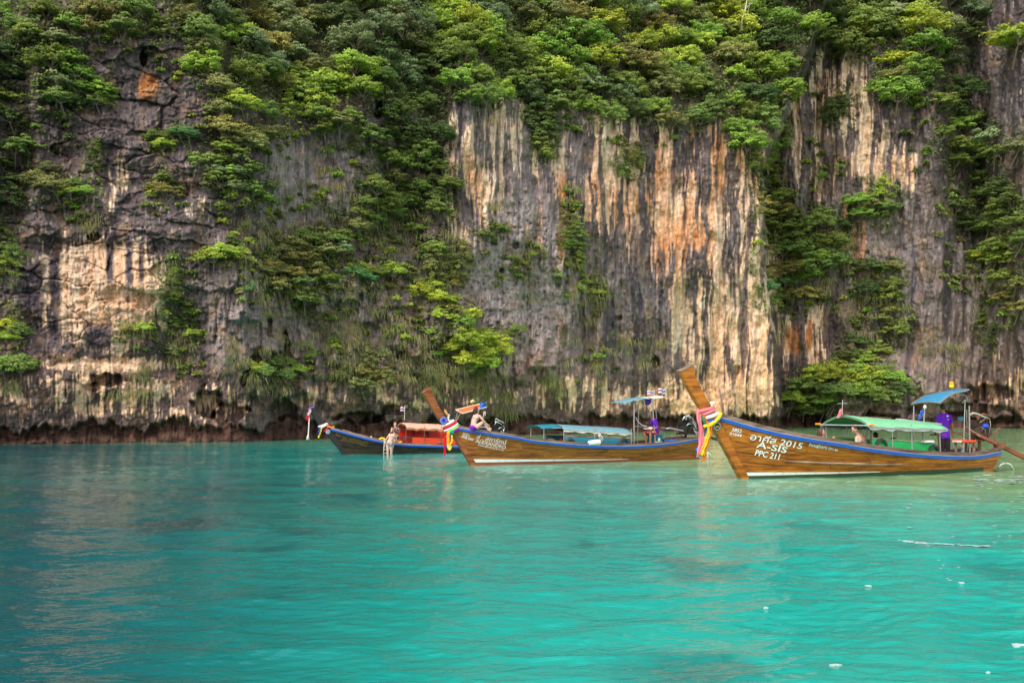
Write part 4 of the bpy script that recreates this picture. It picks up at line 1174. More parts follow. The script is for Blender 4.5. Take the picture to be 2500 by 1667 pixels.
    def text(s, txt, p0, p1, mat, bold=0.0, hk=1.0, slant=0.0, name="lettering"):
        cu = bpy.data.curves.new("letters", 'FONT'); cu.body = txt; cu.size = 1.0; cu.offset = bold; cu.resolution_u = 3; cu.fill_mode = 'FRONT' if hasattr(cu, 'fill_mode') else cu.fill_mode
        cu.dimensions = '2D'
        to = bpy.data.objects.new("letters", cu); COL.objects.link(to)
        bpy.context.view_layer.update()
        me = bpy.data.meshes.new_from_object(to.evaluated_get(bpy.context.evaluated_depsgraph_get()))
        bpy.data.objects.remove(to)
        if not len(me.vertices): return None
        bm = bmesh.new(); bm.from_mesh(me)
        for _ in range(2): bmesh.ops.subdivide_edges(bm, edges=[e for e in bm.edges if e.calc_length() > 0.12], cuts=1)
        bmesh.ops.triangulate(bm, faces=bm.faces)
        xs_ = [v.co.x for v in bm.verts]; x0, x1 = min(xs_), max(xs_)
        def surf(px, py):
            x, z = 0.0, 1.0
            for _ in range(12):
                q = s.l(px, py, -s.hw(x, z)); x, z = q.x, q.z
            return x, z
        ax, az = surf(*p0); bx, bz = surf(*p1)
        Lx = math.hypot(bx - ax, bz - az); k = Lx / (x1 - x0); c, sn = (bx - ax) / Lx, (bz - az) / Lx
        for v in bm.verts:
            u_ = (v.co.x - x0) * k + v.co.y * k * slant; w_ = v.co.y * k * hk
            x = ax + u_ * c - w_ * sn; z = az + u_ * sn + w_ * c
            v.co = Vector((x, -(s.hw(x, z) + 0.020), z))
        bm.to_mesh(me); bm.free()
        me.materials.clear(); me.materials.append(mat)
        o = bpy.data.objects.new(name, me); COL.objects.link(o); o.parent = s.root
        return o
    # a thing that stands in or hangs on the boat: an Empty of its own in the boat's frame
    def thing(s, name, base, label, cat, group=None):
        e = bpy.data.objects.new(name, None); e.empty_display_size = 0.2
        e.location = s.w(base); e.rotation_euler = (0, 0, s.ang); COL.objects.link(e)
        tag(e, label, cat, group)
        e["_b"] = [float(c) for c in base]
        return e
    def part(s, mb, name, mat, e, smooth=False):
        return mb.build(name, mat, e, smooth, origin=tuple(e["_b"]))
    def solo(s, mb, name, mat, base, label, cat, group=None, smooth=False):
        o = mb.build(name, mat, None, smooth, origin=tuple(base))
        o.location = s.w(base); o.rotation_euler = (0, 0, s.ang)
        return tag(o, label, cat, group)

def ribbon(path, width, W=Vector((1, 0, 0)), sway=0.0, n_=26, fold=0.0, thick=0.012, seed=0):
    """a strip of cloth that hangs along path (points), width across the direction W, with folds"""
    path = [Vector(p_) for p_ in path]
    d = [0.0]
    for i in range(len(path) - 1): d.append(d[-1] + (path[i + 1] - path[i]).length)
    rows = []
    for i in range(n_ + 1):
        t = d[-1] * i / n_
        c = Vector([float(np.interp(t, d, [q[k] for q in path])) for k in range(3)])
        w_ = width if not hasattr(width, '__len__') else float(np.interp(i / n_, np.linspace(0, 1, len(width)), width))
        row = []
        for j in range(6):
            u_ = j / 5 - 0.5
            row.append(c + W * (u_ * w_) + Vector((0, fold * math.sin(j * 2.2 + i * 0.35 + seed), 0)) + Vector((sway * math.sin(i * 0.7 + seed), 0, 0)))
        rows.append(row)
    return MB().grid(rows, (0, thick, 0))

# ---- nearest boat: amber varnished wood, green canopy
b3 = Boat((1809, 26.9), (2425, 31.4), "nearest boat, amber varnished hull with white lettering and a green canopy", B=0.60,
          stemf=[(1660.4, 906.7), (1676, 938), (1692, 967), (1709, 994.5), (1730, 1025), (1745, 1050), (1760, 1076), (1785, 1122), (1809, 1168)],
          stemr=[(1752, 1008), (1765, 1040), (1790, 1088), (1818, 1146), (1829, 1168)],
          sheer=[(1728, 1011), (1760, 1019), (1800, 1031), (1844, 1043.5), (1885, 1053), (1925, 1062), (2000, 1075), (2050, 1082), (2100, 1091), (2150, 1098), (2200, 1104), (2250, 1109), (2305, 1112.5), (2350, 1113.5), (2376, 1113), (2405, 1110), (2428, 1104)],
          end=[(2412, 1150), (2421, 1137), (2432, 1106), (2434, 1090)])
b3.rear_px_full = [(1694, 891), (1699, 916), (1708, 937), (1717.5, 955.7), (1727, 974), (1736, 990.4), (1752, 1012), (1765, 1040), (1790, 1088), (1818, 1146), (1829, 1168)]
b3.strake = 0.095; b3.railk = 1.25; b3.capmat = W_deck
b3.build_hull(W_amber, W_amber)
wlz = lambda x: 0.0
b3.band("waterline_stripe", lambda x: 0.215 - 0.014 * x, lambda x: 0.115 + 0.004 * x, 4.6, M_white)
b3.band("bottom_paint", lambda x: 0.115 + 0.004 * x, lambda x: -0.2, 9.3, M_grnbot, off=0.012)
# a lighter batten along the lower bilge
bt = MB()
bt.tube([Vector((x, -(b3.hw(x, 0.52 - 0.06 * (x - 1.2)) + 0.02), 0.52 - 0.06 * (x - 1.2) + 0.004 * (x - 1.2) ** 2)) for x in np.linspace(1.2, 6.0, 16)], [0.03 * math.sin(math.pi * (0.08 + 0.84 * i / 15)) + 0.006 for i in range(16)], 6)
bt.build("bilge_batten", W_deck, b3.root)
b3.planked_deck("foredeck_plank", 0.05, 2.3, -0.10, W_deck)
b3.planked_deck("afterdeck_plank", b3.L - 1.5, b3.L + 0.05, -0.16, W_rail, 5)
b3.floor()
b3.text("5852", (1785, 1052.2), (1808.4, 1056.7), M_ltr, 0.012)
b3.text("01644", (1779.8, 1060.9), (1808.4, 1066.5), M_ltr, 0.012, hk=0.85)
b3.text("ี", (1862, 1078.5), (1876, 1081.2), M_ltr, 0.008, hk=0.60)
b3.text("อาศส 2015", (1828.8, 1072.5), (1955.3, 1096), M_ltr, 0.010, hk=0.66)
b3.text("A-SIS", (1844.7, 1091), (1917.6, 1105.7), M_ltr, 0.015, hk=0.55)
b3.text("PPC 211", (1841, 1110.8), (1900, 1122), M_ltr, 0.02)
b3.text("จำนวนผู้โดยสาร 12+1 คน", (1972.6, 1088), (2043, 1101.2), M_ltr, 0.02, hk=1.1)

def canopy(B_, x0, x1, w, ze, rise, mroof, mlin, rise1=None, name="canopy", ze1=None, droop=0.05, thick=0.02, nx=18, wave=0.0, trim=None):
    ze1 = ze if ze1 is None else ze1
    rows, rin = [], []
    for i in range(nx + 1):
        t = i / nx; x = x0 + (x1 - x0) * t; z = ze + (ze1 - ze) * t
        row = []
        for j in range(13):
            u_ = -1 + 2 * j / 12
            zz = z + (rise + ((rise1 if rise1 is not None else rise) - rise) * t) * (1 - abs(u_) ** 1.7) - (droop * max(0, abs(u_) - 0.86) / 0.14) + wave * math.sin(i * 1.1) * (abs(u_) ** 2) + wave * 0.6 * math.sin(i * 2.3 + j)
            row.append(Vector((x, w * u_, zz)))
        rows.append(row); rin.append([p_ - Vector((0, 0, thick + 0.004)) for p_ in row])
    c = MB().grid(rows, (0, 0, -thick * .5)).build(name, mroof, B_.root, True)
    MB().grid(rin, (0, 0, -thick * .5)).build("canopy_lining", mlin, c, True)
    for i in (0, nx // 2, nx):
        hp = MB().tube([p_ - Vector((0, 0, 0.05)) for p_ in rows[i]], 0.016, 6)
        hp.build("canopy_hoop", M_steel, c)
    for sgn in (0, -1):
        MB().tube([r_[sgn] - Vector((0, 0, 0.035)) for r_ in rows], 0.016, 6).build("canopy_rail", M_steel, c)
    if trim:
        fr = MB()
        for r_, a in ((0, 1), (-1, 1)):
            fr.grid([[p_[r_], p_[r_] - Vector((0, 0, 0.09 + 0.02 * math.sin(k * 1.7)))] for k, p_ in enumerate(rows)], (0, 0.006, 0))
        fr.build("canopy_valance", trim, c)
    return rows
def post(B_, x, y, z0, z1, r=0.018, m=None, name="canopy_post", x1=None):
    y = math.copysign(min(abs(y), B_.hw(x, B_.zs(x)) - 0.05), y)
    MB().tube([(x, y, z0), (x if x1 is None else x1, y, z1)], r, 8).build(name, m or M_steel, B_.root)
def tyre(B_, c, R, r, label, group):
    y_ = -min(abs(c[1]), B_.hw(c[0], B_.zs(c[0])) - 0.16); c = (c[0], y_, c[2])
    e = B_.thing("tyre", (c[0], c[1], c[2] - R - r), label, "tyre", group)
    B_.part(MB().torus(c, R, r, seg=30, sides=10), "tread", M_rubber, e, True)
    B_.part(MB().torus(Vector(c) + Vector((0, -r * .55, 0)), R - r * .9, r * .34, seg=26, sides=6), "bead", M_rubber, e, True)

f3 = b3.l(2124, 1037, -1.0); r3_ = b3.l(2313, 1043, -0.98)
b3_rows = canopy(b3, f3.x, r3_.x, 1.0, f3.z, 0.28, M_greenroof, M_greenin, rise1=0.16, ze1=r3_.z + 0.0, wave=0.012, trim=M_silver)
for px in (2128, 2180, 2229, 2300):
    q = b3.l(px, 1060, -0.93)
    post(b3, q.x, -0.93, b3.zs(q.x) - 0.05, f3.z + 0.0, 0.018 if px != 2128 else 0.028, M_steel if px != 2128 else M_rubber)
    post(b3, q.x, 0.93, b3.zs(q.x) - 0.05, f3.z + 0.0)
pa, pb = b3.l(2137, 1070, -0.9), b3.l(2300, 1082, -0.9)
for sgn in (-1, 1):
    rows = []
    for i in range(17):
        x = pa.x + (pb.x - pa.x) * i / 16; zt = pa.z + (pb.z - pa.z) * i / 16 + (0.01 * math.sin(i * 1.3))
        rows.append([Vector((x, sgn * (min(0.86, b3.hw(x, b3.zs(x)) - 0.20) + 0.015 * math.sin(i * 1.9 + k)), zt - k * 0.12)) for k in range(5)])
    o = MB().grid(rows, (0, 0.02, 0)).build("side_panel", M_green, b3.root, True)
    MB().tube([r_[0] for r_ in rows], 0.02, 6).build("panel_rope", M_rope, o)
# front rods across the arch, tips painted yellow
fz = f3.z
rd = MB()
for y in (-0.6, -0.2, 0.25, 0.65):
    rd.tube([(f3.x + 0.02, 0, fz + 0.26), (f3.x + 1.3, y, fz + 0.2)], 0.008, 5)
rd.build("canopy_spoke", M_rust, b3.root)
MB().tube([(f3.x, -1.02, fz - 0.02), (f3.x, 1.06, fz - 0.02)], 0.02, 6).build("canopy_tie_rail", M_silver, b3.root)
for y in (-1.06, 1.1):
    MB().tube([(f3.x - 0.02, y - 0.12, fz), (f3.x + 0.02, y + 0.12, fz)], 0.03, 8).build("rail_tip", M_ofl, b3.root)
tq = b3.l(2159, 1090, -0.90); tyre(b3, (tq.x, -0.90, tq.z), 0.205, 0.042, "black tyre against the front of the green side panel", "tyres hung on the boats")
tq = b3.l(2292, 1104, -0.90); tyre(b3, (tq.x, -0.90, tq.z), 0.195, 0.042, "black tyre at the rear end of the green side panel", "tyres hung on the boats")

# cross-shaped mast with a pink ribbon on the green canopy
q0 = b3.l(2056, 1012, 0.1); q1 = b3.l(2057, 976, 0.1)
e = b3.thing("ornament", q0, "thin metal cross tied with a pink ribbon on top of the green canopy", "ornament")
b3.part(MB().tube([q0, q1], 0.012, 6).tube([b3.l(2044.5, 985, 0.1), b3.l(2068, 984.5, 0.1)], 0.012, 6), "cross", M_chrome, e)
b3.part(ribbon([b3.l(2055, 998, 0.08), b3.l(2051, 1008, 0.05), b3.l(2047, 1020, 0.02)], [0.06, 0.14, 0.08], fold=0.02), "ribbon", C_pink, e, True)

# blue awning over the helmsman
A = b3.l(2225, 987.5, 0.62); Bq = b3.l(2294, 984, -0.62); Cq = b3.l(2366, 951, -0.62); Dq = b3.l(2300, 957, 0.62)
rows = []
for i in range(13):
    t = i / 12
    n0 = Bq.lerp(Cq, t); n1 = A.lerp(Dq, t)
    sag = 0.10 * math.sin(math.pi * min(1, t * 1.15)) 
    rows.append([n0.lerp(n1, j / 8) + Vector((0, 0, sag + 0.06 * math.sin(math.pi * j / 8))) for j in range(9)])
aw = MB().grid(rows, (0, 0, -0.015)).build("stern_awning", M_skyblue, b3.root, True)
MB().tube([r_[0] for r_ in rows], 0.02, 6).tube([r_[-1] for r_ in rows], 0.02, 6).tube(rows[0], 0.02, 6).tube(rows[-1], 0.02, 6).tube(rows[6], 0.014, 6).build("awning_frame", M_steel, aw)
for (px0, py0, px1, py1, y, r) in ((2231, 990, 2230, 1110, 0.55, 0.02), (2258, 988, 2250, 1110, -0.3, 0.022), (2356, 975, 2352, 1110, -0.5, 0.018), (2366, 990, 2368, 1108, -0.45, 0.024), (2360, 1000, 2362, 1100, 0.3, 0.015)):
    MB().tube([b3.l(px0, py0, y), b3.l(px1, py1, y)], r, 8).build("awning_post", M_steel, b3.root)
MB().tube([b3.l(2340, 966, -0.5), b3.l(2352, 963, -0.5), b3.l(2360, 968, -0.5), b3.l(2362, 978, -0.5)], 0.016, 6).tube([b3.l(2349, 984, -0.5), b3.l(2355, 977, -0.5), b3.l(2361, 980, -0.5)], 0.012, 5).build("awning_bracket", M_steel, b3.root)
q = b3.l(2323.5, 953, -0.1)
e = b3.thing("beacon_light", q, "round yellow beacon light standing on the blue awning", "beacon")
b3.part(MB().tube([q - Vector((0, 0, 0.05)), q + Vector((0, 0, 0.09))], 0.014, 6), "stalk", M_steel, e)
b3.part(MB().tube([q + Vector((0, 0, 0.08)), q + Vector((0, 0, 0.18))], 0.075, 14), "base", M_y, e, True)
b3.part(MB().ball(q + Vector((0, 0, 0.22)), (0.08, 0.08, 0.075)), "dome", M_ofl, e, True)
q = b3.l(2362, 941, -0.5)
b3.solo(MB().ball(q, (0.05, 0.04, 0.045)).ball(q + Vector((-0.03, 0, 0.045)), 0.028).tube([q, b3.l(2362, 952, -0.5)], 0.01, 5), "floodlight", M_engine, q, "small dark floodlight at the rear tip of the blue awning", "floodlight", smooth=True)
for k, (a, b, c_) in enumerate((((2253, 1001), (2247, 1014), C_blue), ((2249, 1016), (2244, 1024), C_blue))):
    pa_, pb_ = b3.l(*a, -0.3), b3.l(*b, -0.3)
    b3.solo(ribbon([pa_, pb_], [0.10, 0.13, 0.07], fold=0.03, seed=k), "flag", c_, pb_, ("blue flag with white edge tied high on the awning post", "blue flag tied lower on the same awning post")[k], "flag", "flags on the boats", True)
q = b3.l(2258, 993, -0.32)
b3.solo(MB().ball(q, (0.05, 0.05, 0.06)), "lantern", M_white, q, "small white lantern hanging under the front of the blue awning", "lantern", smooth=True)
# long grey bar laid on the canopy roof
MB().bar(b3.l(2192, 1023, 0.2), b3.l(2294, 1035, 0.0), 0.2, 0.04).build("roof_board", M_silver, b3.root)

# engine of the nearest boat
def engine(B_, px, py, w, h, mb_, mat2, chrome, blue=False):
    """px, py: middle of the engine foot; w, h: size in metres"""
    c = B_.l(px, py, 0.0)
    e = MB()
    r_ = random.Random(int(px))
    e.box(c + Vector((0, 0, h * 0.36)), (w * 0.62, 0.36, h * 0.5))
    e.box(c + Vector((-w * 0.12, 0, h * 0.68)), (w * 0.5, 0.26, h * 0.22))
    for i in range(5):
        e.box(c + Vector((-w * .28 + i * w * .13, -0.19, h * 0.42)), (w * 0.05, 0.06, h * 0.42))
    for i in range(4):
        e.tube([c + Vector((-w * .26 + i * w * .16, -0.12, h * 0.62)), c + Vector((-w * .26 + i * w * .16, -0.2, h * 0.82)), c + Vector((-w * .1 + i * w * .12, -0.1, h * 0.92))], 0.028, 6)
    e.tube([c + Vector((w * .3, -0.2, h * .36)), c + Vector((w * .3, 0.2, h * .36))], h * 0.17, 14)
    e.tube([c + Vector((-w * .33, -0.22, h * .34)), c + Vector((-w * .33, -0.12, h * .34))], h * 0.19, 14)
    e.ball(c + Vector((w * .12, -0.14, h * .84)), (w * .14, .12, h * .11))
    eng = e.build("engine", mb_, B_.root, False)
    g = MB()
    g.tube([c + Vector((-w * .42, -0.2, h * .78)), c + Vector((-w * .3, -0.22, h * .97)), c + Vector((0, -0.2, h * 1.0)), c + Vector((w * .3, -0.2, h * .92))], 0.035, 8)
    g.tube([c + Vector((-w * .2, -0.24, h * .5)), c + Vector((-w * .05, -0.28, h * .62)), c + Vector((w * .15, -0.26, h * .58))], 0.024, 6)
    g.tube([c + Vector((w * .05, 0.1, h * .9)), c + Vector((w * .3, 0.0, h * .72)), c + Vector((w * .42, -0.1, h * .6))], 0.035, 7)
    g.build("exhaust_pipe", chrome, eng, True)
    h_ = MB()
    for k in range(6):
        a = c + Vector((r_.uniform(-w * .4, w * .4), -0.22, h * r_.uniform(.2, .9))); b = c + Vector((r_.uniform(-w * .4, w * .4), -0.24, h * r_.uniform(.1, .8)))
        h_.tube([a, (a + b) / 2 + Vector((0.03, -0.04, 0.08)), b], 0.010, 5)
    h_.build("hose", M_rubber if chrome is M_chrome else M_steel, eng, True)
    if blue:
        q_ = B_.l(2405, 1040, -0.25)
        MB().ball(q_, (0.11, 0.1, 0.085)).build("air_filter", plain("blue_filter", (0.012, 0.06, 0.62), 0.35), eng, True)
    fr = MB()
    fr.bar(c + Vector((-w * .5, -0.14, h * .08)), c + Vector((w * .5, -0.14, h * .08)), 0.05, 0.06); fr.bar(c + Vector((-w * .5, 0.14, h * .08)), c + Vector((w * .5, 0.14, h * .08)), 0.05, 0.06)
    fr.tube([c + Vector((0, 0, h * .05)), c + Vector((0, 0, -0.5))], 0.05, 8)
    fr.build("engine_mount", mat2, B_.root)
    return eng
engine(b3, 2391, 1079, 0.72, 0.92, M_engbrown, M_rust, M_rust, True)
q = b3.l(2382, 1012, -0.2)
MB().tube([b3.l(2367, 1013, -.22), b3.l(2375, 1008, -.22), b3.l(2386, 1010, -.22), b3.l(2396, 1015, -.22), b3.l(2412, 1021, -.22)], 0.033, 8).build("silencer", plain("pale_hose", (0.46, 0.42, 0.36), .6), b3.root, True)
sh = MB()
S0, S1, S2 = b3.l(2354, 1046, -0.28), b3.l(2441, 1087, -0.22), b3.l(2640, 1186, -0.1)
sh.bar(S0, S1, 0.09, 0.10); sh.bar(S1, S2, 0.10, 0.13)
sh.build("tail_shaft_beam", M_shaftred, b3.root)
MB().bar(S0 + Vector((0, -0.06, 0.06)), b3.l(2392, 1065, -0.32), 0.05, 0.05).build("tail_shaft_rail", W_deck, b3.root)
MB().box(S1, (0.34, 0.2, 0.2)).box(S1 + Vector((0.25, -.02, -0.08)), (0.3, 0.16, 0.06)).build("shaft_coupling", M_rust, b3.root)
MB().tube([S1, S2 + Vector((0, -0.08, -0.05))], 0.02, 6).build("drive_shaft", M_steel, b3.root)
MB().tube([b3.l(2327, 1054, 0.1), b3.l(2345, 1061, 0.0), b3.l(2368, 1072, -.1)], 0.024, 6).bar(b3.l(2336, 1058, 0.05), b3.l(2360, 1057, 0.0), 0.04, 0.04).build("tiller", M_rust, b3.root)
MB().tube([b3.l(2410, 1042, -.1), b3.l(2413, 1053, -.1), b3.l(2420, 1059, -.1), b3.l(2427, 1057, -.1), b3.l(2433, 1050, -.1), b3.l(2441, 1045, -.1)], 0.024, 6).tube([b3.l(2434, 1051, -.1), b3.l(2431, 1065, -.1), b3.l(2428, 1075, -.1)], 0.018, 6).build("lifting_hook", M_rust, b3.root, True)
MB().box(b3.l(2345, 1022, 0.3), (0.20, 0.05, 0.12)).build("control_box", M_skyblue, b3.root)

# white crate-stool with an orange fringe
q = b3.l(2354, 1107, -0.30); top = b3.l(2354, 1077, -0.30).z
e = b3.thing("stool", q, "white framed stool with an orange fringed top at the nearest boat's stern", "stool")
for dx, dy in ((-.26, -.16), (.26, -.16), (-.18, .16), (.30, .16)):
    b3.part(MB().bar(Vector((q.x + dx, q.y + dy, q.z)), Vector((q.x + dx, q.y + dy, top)), 0.05, 0.055), "leg", W_deck, e)
tp = MB().box((q.x, q.y, top), (0.62, 0.40, 0.05))
b3.part(tp, "top", M_white, e)
fr = MB()
for i in range(9):
    fr.ball((q.x - 0.28 + i * 0.07, q.y - 0.2, top + 0.01 - 0.02 * (i % 2)), (0.045, 0.03, 0.05), 8, 6)
    fr.ball((q.x - 0.28 + i * 0.07, q.y + 0.2, top + 0.02), (0.045, 0.03, 0.05), 8, 6)
b3.part(fr, "fringe", M_orange, e, True)
q = b3.l(2349, 1107, -0.1)
b3.solo(MB().tube([q, q + Vector((0, 0, 0.16))], 0.10, 12), "bucket", M_skyblue, q, "small blue bucket beneath the fringed stool", "bucket", smooth=True)
# papers on the green panel
q = b3.l(2262, 1078, -0.75)
b3.solo(MB().box(q, (0.42, 0.25, 0.03)).box(q + Vector((0.05, 0, 0.03)), (0.3, 0.2, 0.03)), "folded_cloth", C_whi, q, "pale folded cloth lying on top of the green side panel", "cloth")
q = b3.l(2290, 1061, -0.5)
b3.solo(MB().box(q + Vector((0, 0, 0)), (0.36, 0.3, 0.035)).tube([q, q + Vector((0.02, 0, -0.5))], 0.02, 6), "pedestal_tray", M_rust, q, "brown pedestal tray just in front of the standing helmsman", "tray")
# hoop and ropes trailing at the stern
hp = MB().tube([b3.l(2438, 1139, -.1), b3.l(2445, 1133, -.1), b3.l(2455, 1130, -.1), b3.l(2466, 1133, -.1), b3.l(2476, 1146, -.1)], 0.028, 8)
b3.solo(hp, "propeller_guard", M_white, b3.l(2455, 1145, -.1), "white curved pipe hoop trailing in the water behind the nearest boat", "pipe hoop", smooth=True)
rp = MB()
rp.tube([b3.l(2423, 1118, -.15), b3.l(2440, 1124, -.15), b3.l(2457, 1130, -.12)], 0.012, 5).tube([b3.l(2426, 1121, -.15), b3.l(2429, 1132, -.15), b3.l(2436, 1141, -.15)], 0.018, 5).tube([b3.l(2424, 1134, -.15), b3.l(2433, 1137, -.15), b3.l(2440, 1141, -.1)], 0.02, 5)
b3.solo(rp, "stern_rope", M_rope, b3.l(2430, 1141, -.15), "tangled ropes dangling from the nearest boat's stern", "rope", smooth=True)

# prow decoration of the nearest boat
GRP = "cloths and garlands tied to the prows"
def wrap(B_, c, R, ax, r, squash=0.55, turns=1.0, n_=26, tilt=0.0):
    """points of a loop around the stem; ax: direction of the blade in (x, z)"""
    a = Vector((ax[0], 0, ax[1])).normalized(); t = Vector((-a.z, 0, a.x))
    return [Vector(c) + t * (R * math.cos(2 * math.pi * k / n_)) + Vector((0, r * math.sin(2 * math.pi * k / n_), 0)) + a * (tilt * math.cos(2 * math.pi * k / n_)) for k in range(int(n_ * turns) + 1)]
axb = (b3.l(1694, 891, 0) - b3.l(1752, 1010, 0)); axb = (axb.x, axb.z)
w1 = b3.l(1724, 1001, 0)
def wraps(B_, name, centre, ax, mat, label, cat="cloth", R=0.24, r=0.13, th=0.055, n=3, step=0.06, tilt=0.05):
    m = MB(); a = Vector((ax[0], 0, ax[1])).normalized()
    for k in range(n):
        m.tube(wrap(B_, Vector(centre) + a * (k * step), R, ax, r, tilt=tilt * (1 if k % 2 else 0.6)), th, 8, False)
    return B_.solo(m, name, mat, centre, label, cat, GRP, True)
wraps(b3, "cloth_wrap", b3.l(1725, 1006, 0), axb, C_pink, "pink cloth bound round the nearest boat's prow", n=2, step=0.09, R=0.25, th=0.05, tilt=0.08)
wraps(b3, "cloth_wrap", b3.l(1733, 1015, 0), axb, C_whi, "white cloth bound under the pink one on the nearest prow", n=1, R=0.25, th=0.06, tilt=0.12)
wraps(b3, "cloth_wrap", b3.l(1740, 1026, 0), axb, C_blue, "blue cloth bound lowest on the nearest boat's prow", n=1, R=0.25, th=0.05, tilt=0.16)
def hang(B_, pts, width, mat, label, y=-0.2, name="ribbon", fold=0.03, seed=0):
    P = [B_.l(px, py, y) for px, py in pts]
    return B_.solo(ribbon(P, width, fold=fold, seed=seed, sway=0.008), name, mat, P[-1], label, "ribbon", GRP, True)
hang(b3, [(1705, 1003), (1709, 1030), (1712, 1060), (1713, 1084), (1705, 1112)], [0.10, 0.15, 0.17, 0.16, 0.10], C_pink, "long pink ribbon hanging from the nearest boat's prow", -0.26, seed=1)
hang(b3, [(1728, 1030), (1724, 1056), (1717, 1085), (1704, 1095), (1708, 1112), (1713, 1115)], [0.06, 0.08, 0.07, 0.11, 0.13, 0.08], C_blue, "blue ribbon curling out low beside the pink one", -0.20, seed=2)
hang(b3, [(1732, 1036), (1728, 1060), (1720, 1088), (1713, 1112)], [0.06, 0.13, 0.15, 0.14], C_yel, "long yellow ribbon between the pink and orange ones", -0.27, seed=3)
hang(b3, [(1738, 1038), (1733, 1064), (1725, 1094), (1716, 1125)], [0.05, 0.08, 0.09, 0.10], C_ora, "longest ribbon on the nearest prow, bright orange", -0.24, seed=4)
hang(b3, [(1715, 1010), (1722, 1022), (1728, 1034)], [0.05, 0.06, 0.05], C_ora, "short orange strand crossing the bindings of the nearest prow", -0.28, seed=5)
hang(b3, [(1711, 1014), (1716, 1022), (1722, 1032)], [0.05, 0.09, 0.06], C_grn, "short green ribbon tucked under the bindings of the nearest prow", -0.25, seed=6)
q = b3.l(1707, 1004, -0.24)
b3.solo(MB().ball(q, (0.07, 0.06, 0.055)).ball(q + Vector((0.07, 0, 0.0)), (0.06, 0.05, 0.05)).ball(q + Vector((-0.03, 0, 0.03)), 0.045), "cloth_knot", C_pink, q, "pink knot at the front of the nearest boat's prow", "cloth", GRP, True)
def garland(B_, pts, y, r, mat, label, beads=True, n_=30, name="garland"):
    P = [B_.l(px, py, y) for px, py in pts]
    d = [0.0]
    for i in range(len(P) - 1): d.append(d[-1] + (P[i + 1] - P[i]).length)
    m = MB(); r_ = random.Random(n_)
    for i in range(n_):
        t = d[-1] * i / (n_ - 1); c = Vector([float(np.interp(t, d, [q_[k] for q_ in P])) for k in range(3)])
        m.ball(c + Vector((r_.uniform(-.2, .2) * r, r_.uniform(-.2, .2) * r, r_.uniform(-.2, .2) * r)), r * r_.uniform(0.85, 1.15), 7, 5)
    return B_.solo(m, name, mat, P[len(P) // 2], label, "garland", GRP, True)
garland(b3, [(1759, 1010), (1755, 1020), (1745, 1030), (1733, 1037), (1722, 1040)], -0.24, 0.048, M_y, "thick yellow garland across the nearest boat's prow", n_=26)
q = b3.l(1738, 984, -0.12)
b3.solo(MB().ball(q, (0.06, 0.05, 0.05)).ball(q + Vector((0.05, 0, 0.0)), 0.045).ball(q + Vector((0.0, 0, -0.06)), 0.035), "blossom", M_wfl, q, "white blossom tucked behind the nearest boat's prow", "flower", smooth=True)
def emblem(B_, px, py, y, r, m_ring, m_in, m_fig, label, fig):
    c = B_.l(px, py, y); N = Vector((0, -1, 0)); U = Vector((1, 0, 0))
    e = B_.thing("emblem", c, label, "emblem")
    B_.part(MB().disc(c, r, N, U, 0.012), "rim", m_ring, e)
    B_.part(MB().disc(c + N * 0.013, r * 0.74, N, U, 0.006), "disc", m_in, e)
    B_.part(fig(c + N * 0.02, r), "figure", m_fig, e)
def fig3(c, r):
    m = MB()
    for k in range(5): m.ball(c + Vector((-r * .42 + k * r * .2, 0, -r * .12 - abs(k - 2) * r * .03)), (r * .16, 0.012, r * .13), 7, 5)
    return m
def fig2(c, r):
    return MB().ball(c + Vector((0, 0, r * .28)), (r * .2, .01, r * .2), 8, 6).ball(c + Vector((r * .02, 0, -r * .14)), (r * .34, .01, r * .34), 8, 6).ball(c + Vector((r * .26, 0, r * .05)), (r * .2, .01, r * .1), 8, 6)
emblem(b3, 1750.5, 1040, -0.14, 0.115, plain("grey_enamel", (0.30, 0.32, 0.38), .4), M_engine, M_y, "round grey emblem with a yellow figure on the nearest stem", fig3)

# ---- middle boat: brown varnished wood, teal canopy
b2 = Boat((1148.8, 34.0), (1696, 38.6), "middle boat, brown varnished hull with a red waterline and a teal canopy", B=0.60,
          stemf=[(1032.7, 959.4), (1046, 982), (1060, 1005), (1074.4, 1028.6), (1088, 1040), (1104, 1058), (1128, 1098.6), (1148.8, 1135)],
          stemr=[(1106, 1040), (1113, 1054), (1134, 1087), (1156, 1121), (1165, 1135)],
          sheer=[(1090, 1036), (1117.6, 1043.5), (1150, 1050), (1178.6, 1054.7), (1215, 1060), (1253, 1065), (1300, 1075), (1376.5, 1083), (1453, 1087.8), (1529.6, 1088.8), (1570, 1087.5), (1606, 1085), (1663.5, 1078), (1701.8, 1070.5)],
          end=[(1691, 1132), (1694, 1119.4), (1702, 1072), (1703, 1060)])
b2.rear_px_full = [(1051.3, 947.5), (1058, 962), (1065.5, 978), (1075, 997), (1085.6, 1015), (1098, 1030), (1113, 1054), (1134, 1087), (1156, 1121), (1165, 1135)]
b2.strake = 0.085; b2.railk = 0.9; b2.capmat = W_stem2
b2.build_hull(W_brown, W_stem2)
b2.band("waterline_stripe", lambda x: 0.235 - 0.018 * x, lambda x: 0.115 - 0.001 * x, 6.3, M_white)
b2.band("bottom_paint", lambda x: 0.115 - 0.001 * x, lambda x: -0.2, 10.0, M_redbot, off=0.012)
b2.planked_deck("foredeck_plank", 0.0, 2.9, -0.06, W_deck)
b2.planked_deck("afterdeck_plank", b2.L - 1.7, b2.L + 0.05, -0.05, W_rail, 5, camber=0.10)
b2.floor()
b2.text("8092", (1129, 1059), (1145, 1062.2), M_ltr, 0.0, hk=0.52)
